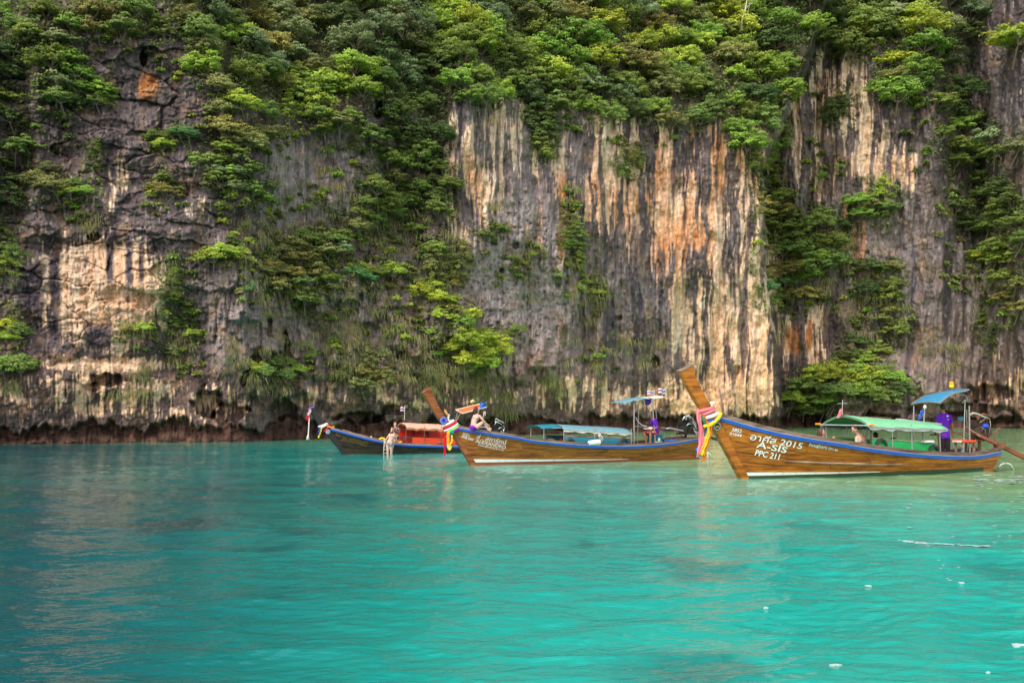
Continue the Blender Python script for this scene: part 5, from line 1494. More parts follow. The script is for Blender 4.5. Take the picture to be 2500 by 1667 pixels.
b2.text("00891", (1127.9, 1063.3), (1145.7, 1067), M_ltr, 0.0, hk=0.62)
b2.text("PPB 090", (1125.6, 1068), (1154, 1075.7), M_ltr, 0.01, hk=0.75)
b2.text("ส่ . สุภารัตน์", (1162.3, 1070.5), (1233.7, 1085.5), M_ltr, 0.0, hk=0.9)
b2.text("ALEXANDRO", (1159.7, 1079.5), (1233, 1095.5), M_ltr, 0.0, hk=0.85)
b2.text("จำนวนผู้โดยสาร 8+1 คน", (1165.5, 1087), (1228.6, 1100.6), M_ltr, 0.0, hk=0.9)
f2 = b2.l(1376.5, 1044, -0.74); r2_ = b2.l(1542, 1053, -0.74); ff2 = b2.l(1332, 1043, 0.72)
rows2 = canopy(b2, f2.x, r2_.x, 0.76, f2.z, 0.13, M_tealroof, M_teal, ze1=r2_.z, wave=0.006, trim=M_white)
fx = f2.x - 0.85
ov = MB().grid([[Vector((fx + (f2.x - fx) * i / 5, -0.6 + 1.2 * j / 8 , f2.z + 0.02 + 0.12 * (1 - (j / 4 - 1) ** 2) - 0.04 * (1 - i / 5))) for j in range(9)] for i in range(6)], (0, 0, -0.015))
ov.build("canopy_front_flap", M_teal, b2.root, True)
for px in (1376.5, 1452, 1541):
    q = b2.l(px, 1065, -0.74); post(b2, q.x, -0.74, b2.zs(q.x) - 0.05, f2.z + (0.02 if px < 1500 else -0.06)); post(b2, q.x, 0.74, b2.zs(q.x) - 0.05, f2.z - 0.02)
q = b2.l(1327.7, 1060, -0.5); post(b2, q.x, -0.5, b2.zs(q.x) - 0.05, f2.z - 0.02); post(b2, q.x, 0.5, b2.zs(q.x) - 0.05, f2.z - 0.02)
MB().tube([(q.x, -0.5, f2.z - 0.04), (q.x, -0.3, f2.z + 0.06), (q.x, 0.3, f2.z + 0.06), (q.x, 0.5, f2.z - 0.04)], 0.016, 6).tube([(q.x, -0.5, f2.z - 0.04), (f2.x, -0.72, f2.z)], 0.016, 6).build("canopy_front_hoop", M_steel, b2.root)
pa, pb = b2.l(1379, 1065, -0.72), b2.l(1543, 1070, -0.72)
for sgn in (-1, 1):
    rows = [[Vector((pa.x + (pb.x - pa.x) * i / 12, sgn * 0.70, pa.z + (pb.z - pa.z) * i / 12 - k * 0.1)) for k in range(5)] for i in range(13)]
    o = MB().grid(rows, (0, 0.02, 0)).build("side_panel", M_teal, b2.root, True)
    MB().bar(rows[0][0] + Vector((0, sgn * -.01, 0.01)), rows[-1][0] + Vector((0, sgn * -.01, 0.01)), 0.05, 0.035).build("panel_rail", W_deck, o)
tq = b2.l(1393, 1084, -0.74); tyre(b2, (tq.x, -0.74, tq.z), 0.19, 0.04, "half-hidden black tyre at the front of the teal side panel", "tyres hung on the boats")
tq = b2.l(1524, 1084, -0.74); tyre(b2, (tq.x, -0.74, tq.z), 0.21, 0.045, "black tyre at the rear end of the teal side panel", "tyres hung on the boats")
a, b = b2.l(1436, 1081, -0.9), b2.l(1464, 1079, -0.9)
e = b2.thing("fender", (a + b) / 2, "white cylindrical fender lying on the middle boat's rail", "fender")
b2.part(MB().tube([a, a.lerp(b, .06), a.lerp(b, .94), b], [0.05, 0.085, 0.115, 0.10], 14), "fender_body", M_white, e, True)
b2.part(MB().tube([b, b + Vector((0.15, 0, 0.12)), b2.l(1463, 1055, -0.8)], 0.012, 5), "lanyard", M_ropew, e)
q = b2.l(1466, 1052, -0.8)
b2.solo(MB().tube([q, b2.l(1461, 1064, -.82), b2.l(1468, 1072, -.82), b2.l(1472, 1079, -.82), b2.l(1466, 1084, -.82)], 0.022, 6).ball(b2.l(1463, 1063, -.82), 0.045), "rope", M_ropew, q, "white rope looped over the middle of the teal panel", "rope", smooth=True)
for px, lab in ((1345, "orange life jacket near the front of the teal canopy"), (1372, "orange life jacket by the teal canopy's front post")):
    q = b2.l(px, 1075, 0.0)
    b2.solo(MB().ball(q, (0.13, 0.12, 0.08)).ball(q + Vector((0.1, 0, -0.02)), (0.1, 0.1, 0.07)), "life_jacket", M_ofl if px < 1350 else M_orange, q, lab, "life jacket", "orange life jackets", True)
# stern frame with the small awning
P1, P2 = b2.l(1548, 984, -0.45), b2.l(1592, 974, -0.55)
for a, b, r in ((P1, b2.l(1548, 1084, -0.5), 0.024), (P2, b2.l(1600, 1084, -0.6), 0.024), (b2.l(1560, 980, .4), b2.l(1556, 1078, .45), 0.018), (b2.l(1600, 972, .4), b2.l(1606, 1078, .45), 0.018), (b2.l(1548, 1062, -.5), b2.l(1558, 1083, -.5), 0.018), (b2.l(1548, 1040, -.5), b2.l(1588, 1042, -.5), 0.014)):
    MB().tube([a, b], r, 8).build("stern_frame_post", M_steel, b2.root)
MB().tube([P1, P1 + Vector((0.2, 0, 0.06)), P2 + Vector((-.12, 0, 0.05)), P2], 0.02, 6).build("stern_frame_rail", M_steel, b2.root)
A, Bq = b2.l(1526, 982, -0.55), b2.l(1626, 968, -0.55)
rows = []
for i in range(21):
    t = i / 20; c = A.lerp(Bq, t); c.z += 0.06 * math.sin(math.pi * min(1, t * 1.3)) - 0.03 * (1 - t)
    rows.append([Vector((c.x, -0.55 + 1.1 * j / 6, c.z + 0.02 * math.sin(i * 2.1) + 0.04 * math.sin(math.pi * j / 6))) for j in range(7)])
aw = MB().grid(rows[:12], (0, 0, -0.02)).build("stern_awning", M_tealroof, b2.root, True)
MB().grid(rows[11:], (0, 0, -0.02)).build("awning_tail", M_white, aw, True)
b2.solo(ribbon([b2.l(1582, 974, -0.5), b2.l(1582, 982, -0.5), b2.l(1581, 989, -0.5)], [0.30, 0.30, 0.16], fold=0.02), "pennant", C_navy, b2.l(1581, 989, -.5), "dark blue pennant hanging under the middle boat's small awning", "pennant", smooth=True)
def flag(B_, px0, py0, px1, py1, y, pole0, pole1, label, flip=1):
    """Thai flag: five stripes, on a thin pole"""
    a, b = B_.l(px0, py0, y), B_.l(px1, py1, y)
    p0, p1 = B_.l(*pole0, y), B_.l(*pole1, y)
    e = B_.thing("flag", p0, label, "flag", "flags on the boats")
    B_.part(MB().tube([p0, p1], 0.010, 5), "pole", M_white, e)
    hgt = (a.z - b.z); bands = ((0, 1 / 6, C_fred), (1 / 6, 2 / 6, C_whi), (2 / 6, 4 / 6, C_pur2), (4 / 6, 5 / 6, C_whi), (5 / 6, 1, C_fred))
    for k, (t0, t1, mt) in enumerate(bands):
        rows = [[Vector((a.x + (b.x - a.x) * i / 8, y + 0.04 * math.sin(i * 0.9), a.z - hgt * (t0 + (t1 - t0) * q_) - 0.10 * hgt * math.sin(i * .8) - flip * hgt * .22 * i / 8)) for q_ in (0, 1)] for i in range(9)]
        B_.part(MB().grid(rows, (0, 0.006, 0)), "stripe", mt, e, True)
C_pur2 = cloth("flag_blue", (0.13, 0.11, 0.42)); C_fred = cloth("faded_red", (0.62, 0.25, 0.26))
flag(b2, 1596, 953, 1581, 963, 0.3, (1597, 972), (1597, 951), "faded striped flag, left of the pair over the middle boat", 0.3)
flag(b2, 1624, 949, 1608, 962, -0.3, (1626, 968), (1626, 945), "faded striped flag, right of the pair over the middle boat", -0.6)
eng2 = engine(b2, 1674, 1062, 0.74, 0.76, M_engine, M_engine, M_chrome)
MB().tube([b2.l(1614, 1043, -.25), b2.l(1637, 1048, -.25)], 0.022, 6).tube([b2.l(1632, 1044, -.3), b2.l(1668, 1052, -.25)], 0.035, 8).build("tiller", M_chrome, b2.root)
MB().tube([b2.l(1676, 1014, -.2), b2.l(1684, 1019, -.2), b2.l(1693, 1031, -.2), b2.l(1697, 1040, -.2), b2.l(1697, 1047, -.2)], 0.028, 7).tube([b2.l(1680, 1013, -.1), b2.l(1689, 1020, -.1), b2.l(1698, 1034, -.1), b2.l(1700, 1050, -.1)], 0.022, 7).build("engine_guard", M_chrome, b2.root, True)
MB().tube([b2.l(1692, 1045, -.2), b2.l(1700, 1060, -.22), b2.l(1704, 1075, -.22), b2.l(1705, 1090, -.2)], 0.03, 6).tube([b2.l(1695, 1050, -.25), b2.l(1706, 1062, -.25), b2.l(1712, 1080, -.25)], 0.02, 6).build("hanging_hose", M_steel, b2.root, True)
MB().bar(b2.l(1688, 1056, 0), b2.l(1792, 1084, 0), 0.09, 0.09).build("tail_shaft_beam", M_engine, b2.root)
MB().tube([b2.l(1688, 1051, 0), b2.l(1780, 1075, 0)], 0.022, 6).build("drive_shaft", M_steel, b2.root)
MB().tube([b2.l(1664, 1058, -.2), b2.l(1655, 1072, -.2), b2.l(1640, 1082, -.2)], 0.014, 5).tube([b2.l(1652, 1044, -.2), b2.l(1652, 1075, -.2)], 0.010, 5).build("fuel_line", M_rubber, b2.root)
b2.solo(MB().tube([b2.l(1722, 1121, -.1), b2.l(1722, 1108, -.1), b2.l(1728, 1104, -.1), b2.l(1734, 1108, -.1), b2.l(1736, 1118, -.1)], 0.025, 7).tube([b2.l(1728, 1104, -.1), b2.l(1728, 1122, -.1)], 0.02, 6), "propeller_guard", M_white, b2.l(1728, 1121, -.1), "white bent pipe guard in the water behind the middle boat", "pipe hoop", smooth=True)
# cooler
q = b2.l(1601, 1084, -0.42)
e = b2.thing("cooler_box", q, "teal cooler box under the man in the middle boat", "cooler")
b2.part(MB().box(q + Vector((0, 0.05, 0.16)), (0.46, 0.34, 0.32)), "box", plain("cooler_teal", (0.006, 0.10, 0.15), .4), e)
b2.part(MB().box(q + Vector((0, 0.05, 0.365)), (0.50, 0.38, 0.085)), "lid", plain("cooler_lid", (0.008, 0.13, 0.18), .4), e)
b2.part(MB().box(q + Vector((0.07, -0.13, 0.19)), (0.09, 0.01, 0.12)), "sticker", M_white, e)
q = b2.l(1608, 1081, -0.62)
b2.solo(MB().tube([q - Vector((0.16, 0, 0)), q + Vector((0.16, 0, 0.01))], 0.055, 10), "rolled_towel", plain("aqua", (0.35, 0.62, 0.62), .8), q, "pale aqua rolled towel at the foot of the teal cooler", "towel", smooth=True)
q = b2.l(1637, 1077, -0.3)
b2.solo(MB().grid([[q + Vector((-0.4 + 0.1 * i, -0.2 + 0.1 * j, 0.05 + 0.03 * math.sin(i * 1.7 + j) )) for j in range(5)] for i in range(10)], (0, 0, -0.03)), "tarpaulin", C_blue, q, "crumpled blue tarpaulin on the middle boat's stern", "tarpaulin", smooth=True)
# prow of the middle boat
axc = (b2.l(1051, 948, 0) - b2.l(1106, 1040, 0)); axc = (axc.x, axc.z)
for k, (px, py, mt, lab, R, r_w) in enumerate(((1094, 1033, C_whi, "white band wound highest on the middle boat's prow", .22, .14), (1098, 1038, C_redc, "red band wound under the white one on the middle prow", .25, .15), (1101, 1042.5, C_whi, "white band between red and lime on the middle prow", .265, .16),
        (1104, 1046.5, C_lime, "lime green band wound on the middle boat's prow", .27, .165), (1108, 1050, C_pur, "purple band wound lowest on the middle boat's prow", .29, .175))):
    wraps(b2, "cloth_wrap", b2.l(px, py, 0), (-0.55, 0.84), mt, lab, n=1, R=R, r=r_w, th=0.045, tilt=0.05)
q = b2.l(1103, 1053, -0.22)
b2.solo(MB().ball(q, (0.06, 0.05, 0.07)).ball(q + Vector((0.03, 0, -0.05)), 0.045), "cloth_knot", C_grn, q, "small emerald knot under the middle prow's bindings", "cloth", GRP, True)
def hang2(pts, w_, mt, lab, y, seed): return hang(b2, pts, w_, mt, lab, y, seed=seed, fold=0.02)
hang2([(1089, 1052), (1087, 1075), (1086, 1095), (1085, 1112)], [0.06, 0.085, 0.08, 0.07], C_redc, "long straight red ribbon hanging from the middle prow", -0.22, 11)
garland(b2, [(1095, 1058), (1094, 1068), (1094, 1078), (1096, 1085)], -0.24, 0.055, M_ofl, "orange marigold garland hanging from the middle prow", n_=26)
garland(b2, [(1103, 1064), (1104, 1074), (1102, 1081), (1095, 1083)], -0.26, 0.03, M_y, "thin yellow garland loop beside the orange one", n_=20)
garland(b2, [(1093, 1085), (1094, 1094), (1098, 1098), (1101, 1092), (1099, 1084)], -0.26, 0.03, M_y, "yellow tassel ring at the bottom of the middle prow's garland", n_=22)
garland(b2, [(1096, 1085), (1097, 1095)], -0.27, 0.022, M_wfl, "white tassel inside the yellow ring", n_=12)
garland(b2, [(1087, 1003), (1090, 1009), (1096, 1013), (1094, 1020), (1096, 1026)], -0.14, 0.035, M_wfl, "white and yellow flowers stuck behind the middle prow", n_=20)
garland(b2, [(1086, 1001), (1090, 1006), (1093, 1012)], -0.17, 0.028, M_ofl, "orange flowers at the tip of the middle prow's bouquet", n_=9)
emblem(b2, 1082.5, 1026, -0.16, 0.128, plain("pale_blue_enamel", (0.20, 0.24, 0.62), .35), plain("blue_enamel", (0.05, 0.10, 0.55), .35), plain("indigo", (0.03, 0.01, 0.22), .4), "round blue emblem with a dark figure on the middle prow", fig2)

# ---- farthest boat: dark hull, red panels
b1 = Boat((836, 43.0), (1236, 46.6), "farthest boat, dark hull with a blue strake, red panels and a pink canopy", B=0.58, Lc=4.6,
          stemf=[(753.8, 999.8), (762, 1012), (771, 1025), (779.6, 1038.6), (788, 1046), (800.3, 1063.6), (818, 1085), (836, 1107.6)],
          stemr=[(806, 1046), (813, 1056), (826, 1074), (840, 1094), (848, 1107.6)],
          sheer=[(790, 1042), (808.4, 1046), (827.5, 1051), (850, 1057), (870, 1062.7), (890, 1068), (912.6, 1073.3), (955, 1081.5), (985, 1084.5), (1018.9, 1086), (1070, 1088), (1125, 1089), (1180, 1086), (1238, 1078)],
          end=[(1228, 1106), (1232, 1098), (1239, 1078), (1240, 1070)])
b1.rear_px_full = [(767.5, 992.5), (772, 1001), (779, 1012), (786, 1022), (793, 1032), (802, 1042), (813, 1056), (826, 1074), (840, 1094), (848, 1107.6)]
b1.strake = 0.085; b1.railk = 0.6; b1.capmat = plain("violet_cap", (0.17, 0.12, 0.48), .5)
b1.build_hull(W_dark, W_black)
b1.planked_deck("foredeck_plank", 0.0, 2.6, 0.02, W_deck, camber=0.10)
b1.planked_deck("afterdeck_plank", b1.L - 1.5, b1.L + 0.05, -0.05, W_rail, 5)
b1.floor()
b1.text("น.บรมนที", (836.5, 1069.5), (896, 1083), M_gold, 0.0, hk=0.42)
b1.text("นำโชคชัย", (834.6, 1074), (894, 1090), M_gold, 0.0, hk=0.42)
b1.text("8012", (818, 1062), (830, 1066.5), M_gold, 0.02)
MB().grid([[Vector((x, 0.72, b1.zs(x) + 0.02)), Vector((x, 0.72, b1.zs(x) - 0.5))] for x in np.linspace(1.6, 3.6, 8)], (0, 0.02, 0)).build("far_side_board", W_deck, b1.root)
f1 = b1.l(993, 1041, -0.72); r1_ = b1.l(1082, 1046, -0.72)
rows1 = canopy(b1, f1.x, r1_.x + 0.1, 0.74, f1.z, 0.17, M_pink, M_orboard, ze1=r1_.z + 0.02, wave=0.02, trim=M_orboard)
for px in (992, 1036, 1077):
    q = b1.l(px, 1060, -0.72); post(b1, q.x, -0.72, b1.zs(q.x) - 0.05, f1.z, 0.014, M_rust); post(b1, q.x, 0.72, b1.zs(q.x) - 0.05, f1.z, 0.014, M_rust)
MB().tube([b1.l(990, 1049, -.72), b1.l(1082, 1053, -.72)], 0.012, 5).build("canopy_tie_rail", M_rust, b1.root)
q0, q1 = b1.l(974, 1050, 0.66), b1.l(1085, 1053, 0.66)
MB().grid([[q0.lerp(q1, i / 10) - Vector((0, 0, 0.12 * k)) for k in range(6)] for i in range(11)], (0, 0.02, 0)).build("far_side_panel", M_red, b1.root)
for k in (3, 6):
    c = q0.lerp(q1, k / 9.5); MB().box(c - Vector((0, 0.03, 0.25)), (0.06, 0.03, 0.5)).build("panel_batten", M_rubber, b1.root)
q0, q1 = b1.l(1007, 1067, -0.68), b1.l(1116, 1071, -0.68)
MB().grid([[q0.lerp(q1, i / 10) - Vector((0, 0, 0.10 * k)) for k in range(5)] for i in range(11)], (0, 0.02, 0)).build("side_panel", M_orange, b1.root)
q2 = b1.l(984, 1070, -0.3)
MB().grid([[Vector((q2.x + 0.05 * k, -0.6 + 1.2 * i / 8, q2.z + 0.12 - 0.14 * k)) for k in range(5)] for i in range(9)], (0.02, 0, 0)).build("front_panel", M_red, b1.root)
tq = b1.l(998, 1079, -0.72); tyre(b1, (tq.x, -0.72, tq.z), 0.23, 0.035, "black tyre leaning on the farthest boat's orange-red panel", "tyres hung on the boats")
flag(b1, 989, 992.5, 978, 1004, 0.1, (987, 1025), (988.5, 990), "small striped flag on a thin pole over the pink canopy", 0.2)
# cap cloth and rope on the tall prow
q = b1.l(756, 1001, -0.1)
hang(b1, [(757, 1000), (754, 1012), (750, 1026)], [0.10, 0.12, 0.14], C_redc, "red and white cloth blowing from the farthest boat's prow tip", -0.14, seed=21)
hang(b1, [(758, 999), (756, 1006), (752, 1014)], [0.10, 0.12, 0.10], C_whi, "white cloth tied at the farthest boat's prow tip", -0.16, seed=22)
b1.solo(MB().tube([b1.l(755, 1016, -.12), b1.l(754, 1040, -.12), b1.l(753, 1060, -.12), b1.l(752, 1064, -.12), b1.l(751.5, 1073, -.12)], [0.03, 0.025, 0.028, 0.04, 0.085], 8), "rope_tassel", M_ropew, b1.l(752, 1072, -.12), "long white rope tassel hanging down from the farthest prow tip", "tassel", smooth=True)
wraps(b1, "cloth_wrap", b1.l(790, 1040, 0), (-0.6, 0.8), C_whi, "white and pink cloth bound round the farthest boat's prow", n=2, R=0.19, r=0.13, th=0.04, tilt=0.06)
wraps(b1, "cloth_wrap", b1.l(797, 1046, 0), (-0.9, 0.4), C_redc, "red cloth bound lowest round the farthest boat's prow", n=1, R=0.17, r=0.14, th=0.035, tilt=0.1)
garland(b1, [(797, 1036), (800, 1040), (806, 1043), (815, 1042)], -0.12, 0.04, M_ofl, "orange garland on the farthest boat's prow", n_=14)
garland(b1, [(785, 1044), (783, 1054), (779, 1064), (778, 1067)], -0.16, 0.038, M_y, "yellow garland dangling from the farthest boat's prow", n_=18)
hang(b1, [(781, 1043), (780, 1053), (778, 1062)], [0.05, 0.07, 0.05], C_blue, "short blue ribbon beside the yellow garland", -0.18, seed=23)
emblem(b1, 800.4, 1053.5, -0.13, 0.095, M_white, M_blue, M_white, "small white ringed emblem with a blue centre on the dark stem", lambda c, r: MB().ball(c, (r * .2, .01, r * .4), 6, 5))
# stern board awning, poles, flag and flowers
A, Bq, Cq, Dq = b1.l(1112.5, 1000, 0.5), b1.l(1128.7, 1009, -0.5), b1.l(1188, 993.5, -0.5), b1.l(1171, 985.7, 0.5)
o = MB().grid([[Bq.lerp(Cq, i / 6).lerp(A.lerp(Dq, i / 6), j / 4) for j in range(5)] for i in range(7)], (0, 0, -0.03)).build("stern_awning", M_orboard, b1.root)
MB().tube([A, Bq, Cq, Dq, A], 0.022, 6).build("awning_frame", M_white, o)
for a, b in (((1118, 1004), (1110, 1032)), ((1124, 1008.5), (1111, 1032)), ((1180, 992), (1184, 1080)), ((1150, 1000), (1150, 1080))):
    MB().tube([b1.l(*a, -.1), b1.l(*b, -.1)], 0.02, 6).build("awning_post", W_deck, b1.root)
b1.solo(MB().grid([[b1.l(1171 + 15 * i / 6, 986 - 5.5 * i / 6 + (10 + 3 * i / 6) * j / 4, -0.5 + 0.05 * math.sin(i + j)) for j in range(5)] for i in range(7)], (0, 0.008, 0)), "flag", C_blue, b1.l(1178, 993, -.5), "bright blue flag flapping on the orange stern awning", "flag", "flags on the boats", True)
q = b1.l(1155, 984, 0)
e = b1.thing("flower_bunch", q, "pale yellow flower with green leaves on the orange stern awning", "flowers")
b1.part(MB().ball(b1.l(1154, 979, 0), (0.11, 0.07, 0.06)).ball(b1.l(1158, 980, 0), (0.08, 0.06, 0.045)).ball(b1.l(1151, 981, 0), (0.06, 0.05, 0.05)), "blossom", plain("cream_petal", (0.72, 0.60, 0.28), .7), e, True)
lv, lf = leaf_quads(np.array([tuple(b1.l(1163 + 5 * math.sin(k * 2.1), 980 + 3 * math.cos(k * 1.3), 0.05 * math.sin(k))) for k in range(26)]), np.random.default_rng(3).normal(size=(26, 3)), np.full(26, 0.09), np.random.default_rng(4))
b1.part(MB().add(lv, lf), "leaf_spray", plain("spray_green", (0.05, 0.15, 0.06), .6), e)
engine(b1, 1217, 1068, 0.72, 0.80, M_engine, M_engine, M_chrome)
MB().tube([b1.l(1209, 1024, -.3), b1.l(1212, 1022, -.3), b1.l(1226, 1030, -.3), b1.l(1234, 1038, -.3), b1.l(1230, 1050, -.3), b1.l(1226, 1062, -.3)], 0.03, 7).tube([b1.l(1208, 1028, -.3), b1.l(1222, 1034, -.3), b1.l(1229, 1041, -.3), b1.l(1222, 1060, -.3)], 0.018, 6).build("engine_guard", M_chrome, b1.root, True)
MB().bar(b1.l(1225, 1052, 0), b1.l(1252, 1054, 0), 0.05, 0.04).build("tail_shaft_beam", M_engbrown, b1.root)
# odds and ends in the farthest boat
q = b1.l(905, 1070, 0.1)
b1.solo(MB().tube([q + Vector((-.12, 0, -.12)), q + Vector((-.03, 0, .06))], 0.05, 8).tube([q + Vector((.06, .05, -.12)), q + Vector((.03, .05, .1))], 0.04, 8), "fender", M_white, q, "pair of white fenders lying behind the farthest boat's foredeck", "fender", smooth=True)
q = b1.l(933, 1078, -0.2)
b1.solo(MB().torus(q, 0.16, 0.05), "life_ring", M_y, q, "yellow life ring propped beside the ladder", "life ring", smooth=True)
q = b1.l(978, 1081, -0.45)
b1.solo(MB().ball(q, (0.10, 0.09, 0.10)).ball(q + Vector((-.08, 0, -.02)), (0.07, .07, .06)), "life_jacket", M_ofl, q, "orange life jacket between the standing woman and the tyre", "life jacket", "orange life jackets", True)
# ladder over the side
LY = -1.02
e = b1.thing("boat_ladder", b1.l(947, 1112, LY), "white pipe ladder hooked over the farthest boat's side", "ladder")
for a, b in (((938.5, 1078), (936, 1112)), ((961.5, 1079), (957, 1112))):
    t_ = b1.l(*a, LY); b1.part(MB().tube([t_ + Vector((0, .18, 0.03)), t_ + Vector((0, .05, .10)), t_, b1.l(*b, LY)], 0.018, 7), "ladder_rail", M_white, e, True)
for py in (1089, 1097, 1105.5):
    k = (py - 1078) / 34
    b1.part(MB().tube([b1.l(938.5 - 2.5 * k, py, LY), b1.l(961.5 - 4.5 * k, py, LY)], 0.014, 6), "rung", M_white, e)

# ------------------------------------------------------------------ people
def skin(name, c):
    m, n, l, p = new_mat(name)
    p.inputs["Base Color"].default_value = (*c, 1); p.inputs["Roughness"].default_value = 0.5
    p.inputs["Subsurface Weight"].default_value = 0.0; p.inputs["Specular IOR Level"].default_value = 0.35
    nz = n.new("ShaderNodeTexNoise"); nz.inputs["Scale"].default_value = 9
    mx = n.new("ShaderNodeMix"); mx.data_type = 'RGBA'; mx.inputs[6].default_value = (*[q * 0.88 for q in c], 1); mx.inputs[7].default_value = (min(1, c[0] * 1.08), c[1] * 1.0, c[2] * .96, 1)
    l.new(nz.outputs["Fac"], mx.inputs[0]); l.new(mx.outputs[2], p.inputs["Base Color"])
    return m
K_pale = skin("pale_skin", (0.66, 0.42, 0.32)); K_pink = skin("rosy_skin", (0.60, 0.33, 0.24)); K_brown = skin("brown_skin", (0.30, 0.135, 0.075))
H_black = plain("black_hair", (0.014, 0.010, 0.010), 0.45, scale=30, bump=.5); H_brown = plain("brown_hair", (0.085, 0.035, 0.022), 0.5, scale=30, bump=.5); H_dark = plain("dark_red_hair", (0.055, 0.018, 0.02), 0.45, scale=30, bump=.5); H_crop = plain("cropped_hair", (0.07, 0.035, 0.03), 0.7, scale=40)
K_lip = plain("lips", (0.42, 0.08, 0.07), 0.5); K_eye = plain("eyes", (0.02, 0.015, 0.012), 0.3)

def fuse(mb, name, mat, parent, origin, voxel=0.016, extra=None, smooth_it=6):
    o = mb.build(name, mat, None, False, origin)
    rm = o.modifiers.new("r", 'REMESH'); rm.mode = 'VOXEL'; rm.voxel_size = voxel; rm.use_smooth_shade = True
    sm = o.modifiers.new("s", 'SMOOTH'); sm.iterations = smooth_it; sm.factor = 0.5
    bpy.context.view_layer.update()
    me = bpy.data.meshes.new_from_object(o.evaluated_get(bpy.context.evaluated_depsgraph_get()))
    bpy.data.objects.remove(o)
    if extra:
        bm = bmesh.new(); bm.from_mesh(me)
        ov = [bm.verts.new(Vector(p_) - Vector(origin)) for p_ in extra.v]
        for f in extra.f:
            try: bm.faces.new([ov[i] for i in f]).smooth = True
            except ValueError: pass
        bm.to_mesh(me); bm.free()
    me.materials.clear(); me.materials.append(mat)
    n_ = bpy.data.objects.new(name, me); COL.objects.link(n_); n_.parent = parent
    return n_

def loft(rings, S_, F_):
    """rings of (centre, half width, half depth)"""
    m = MB(); R_ = []
    for c, a, b in rings:
        R_.append([Vector(c) + S_ * (a * math.cos(2 * math.pi * k / 20)) + F_ * (b * math.sin(2 * math.pi * k / 20)) for k in range(21)])
    m.grid(R_)
    o = 0
    m.f.append(tuple(range(20))); o = (len(R_) - 1) * 21; m.f.append(tuple(o + k for k in range(20)))
    return m

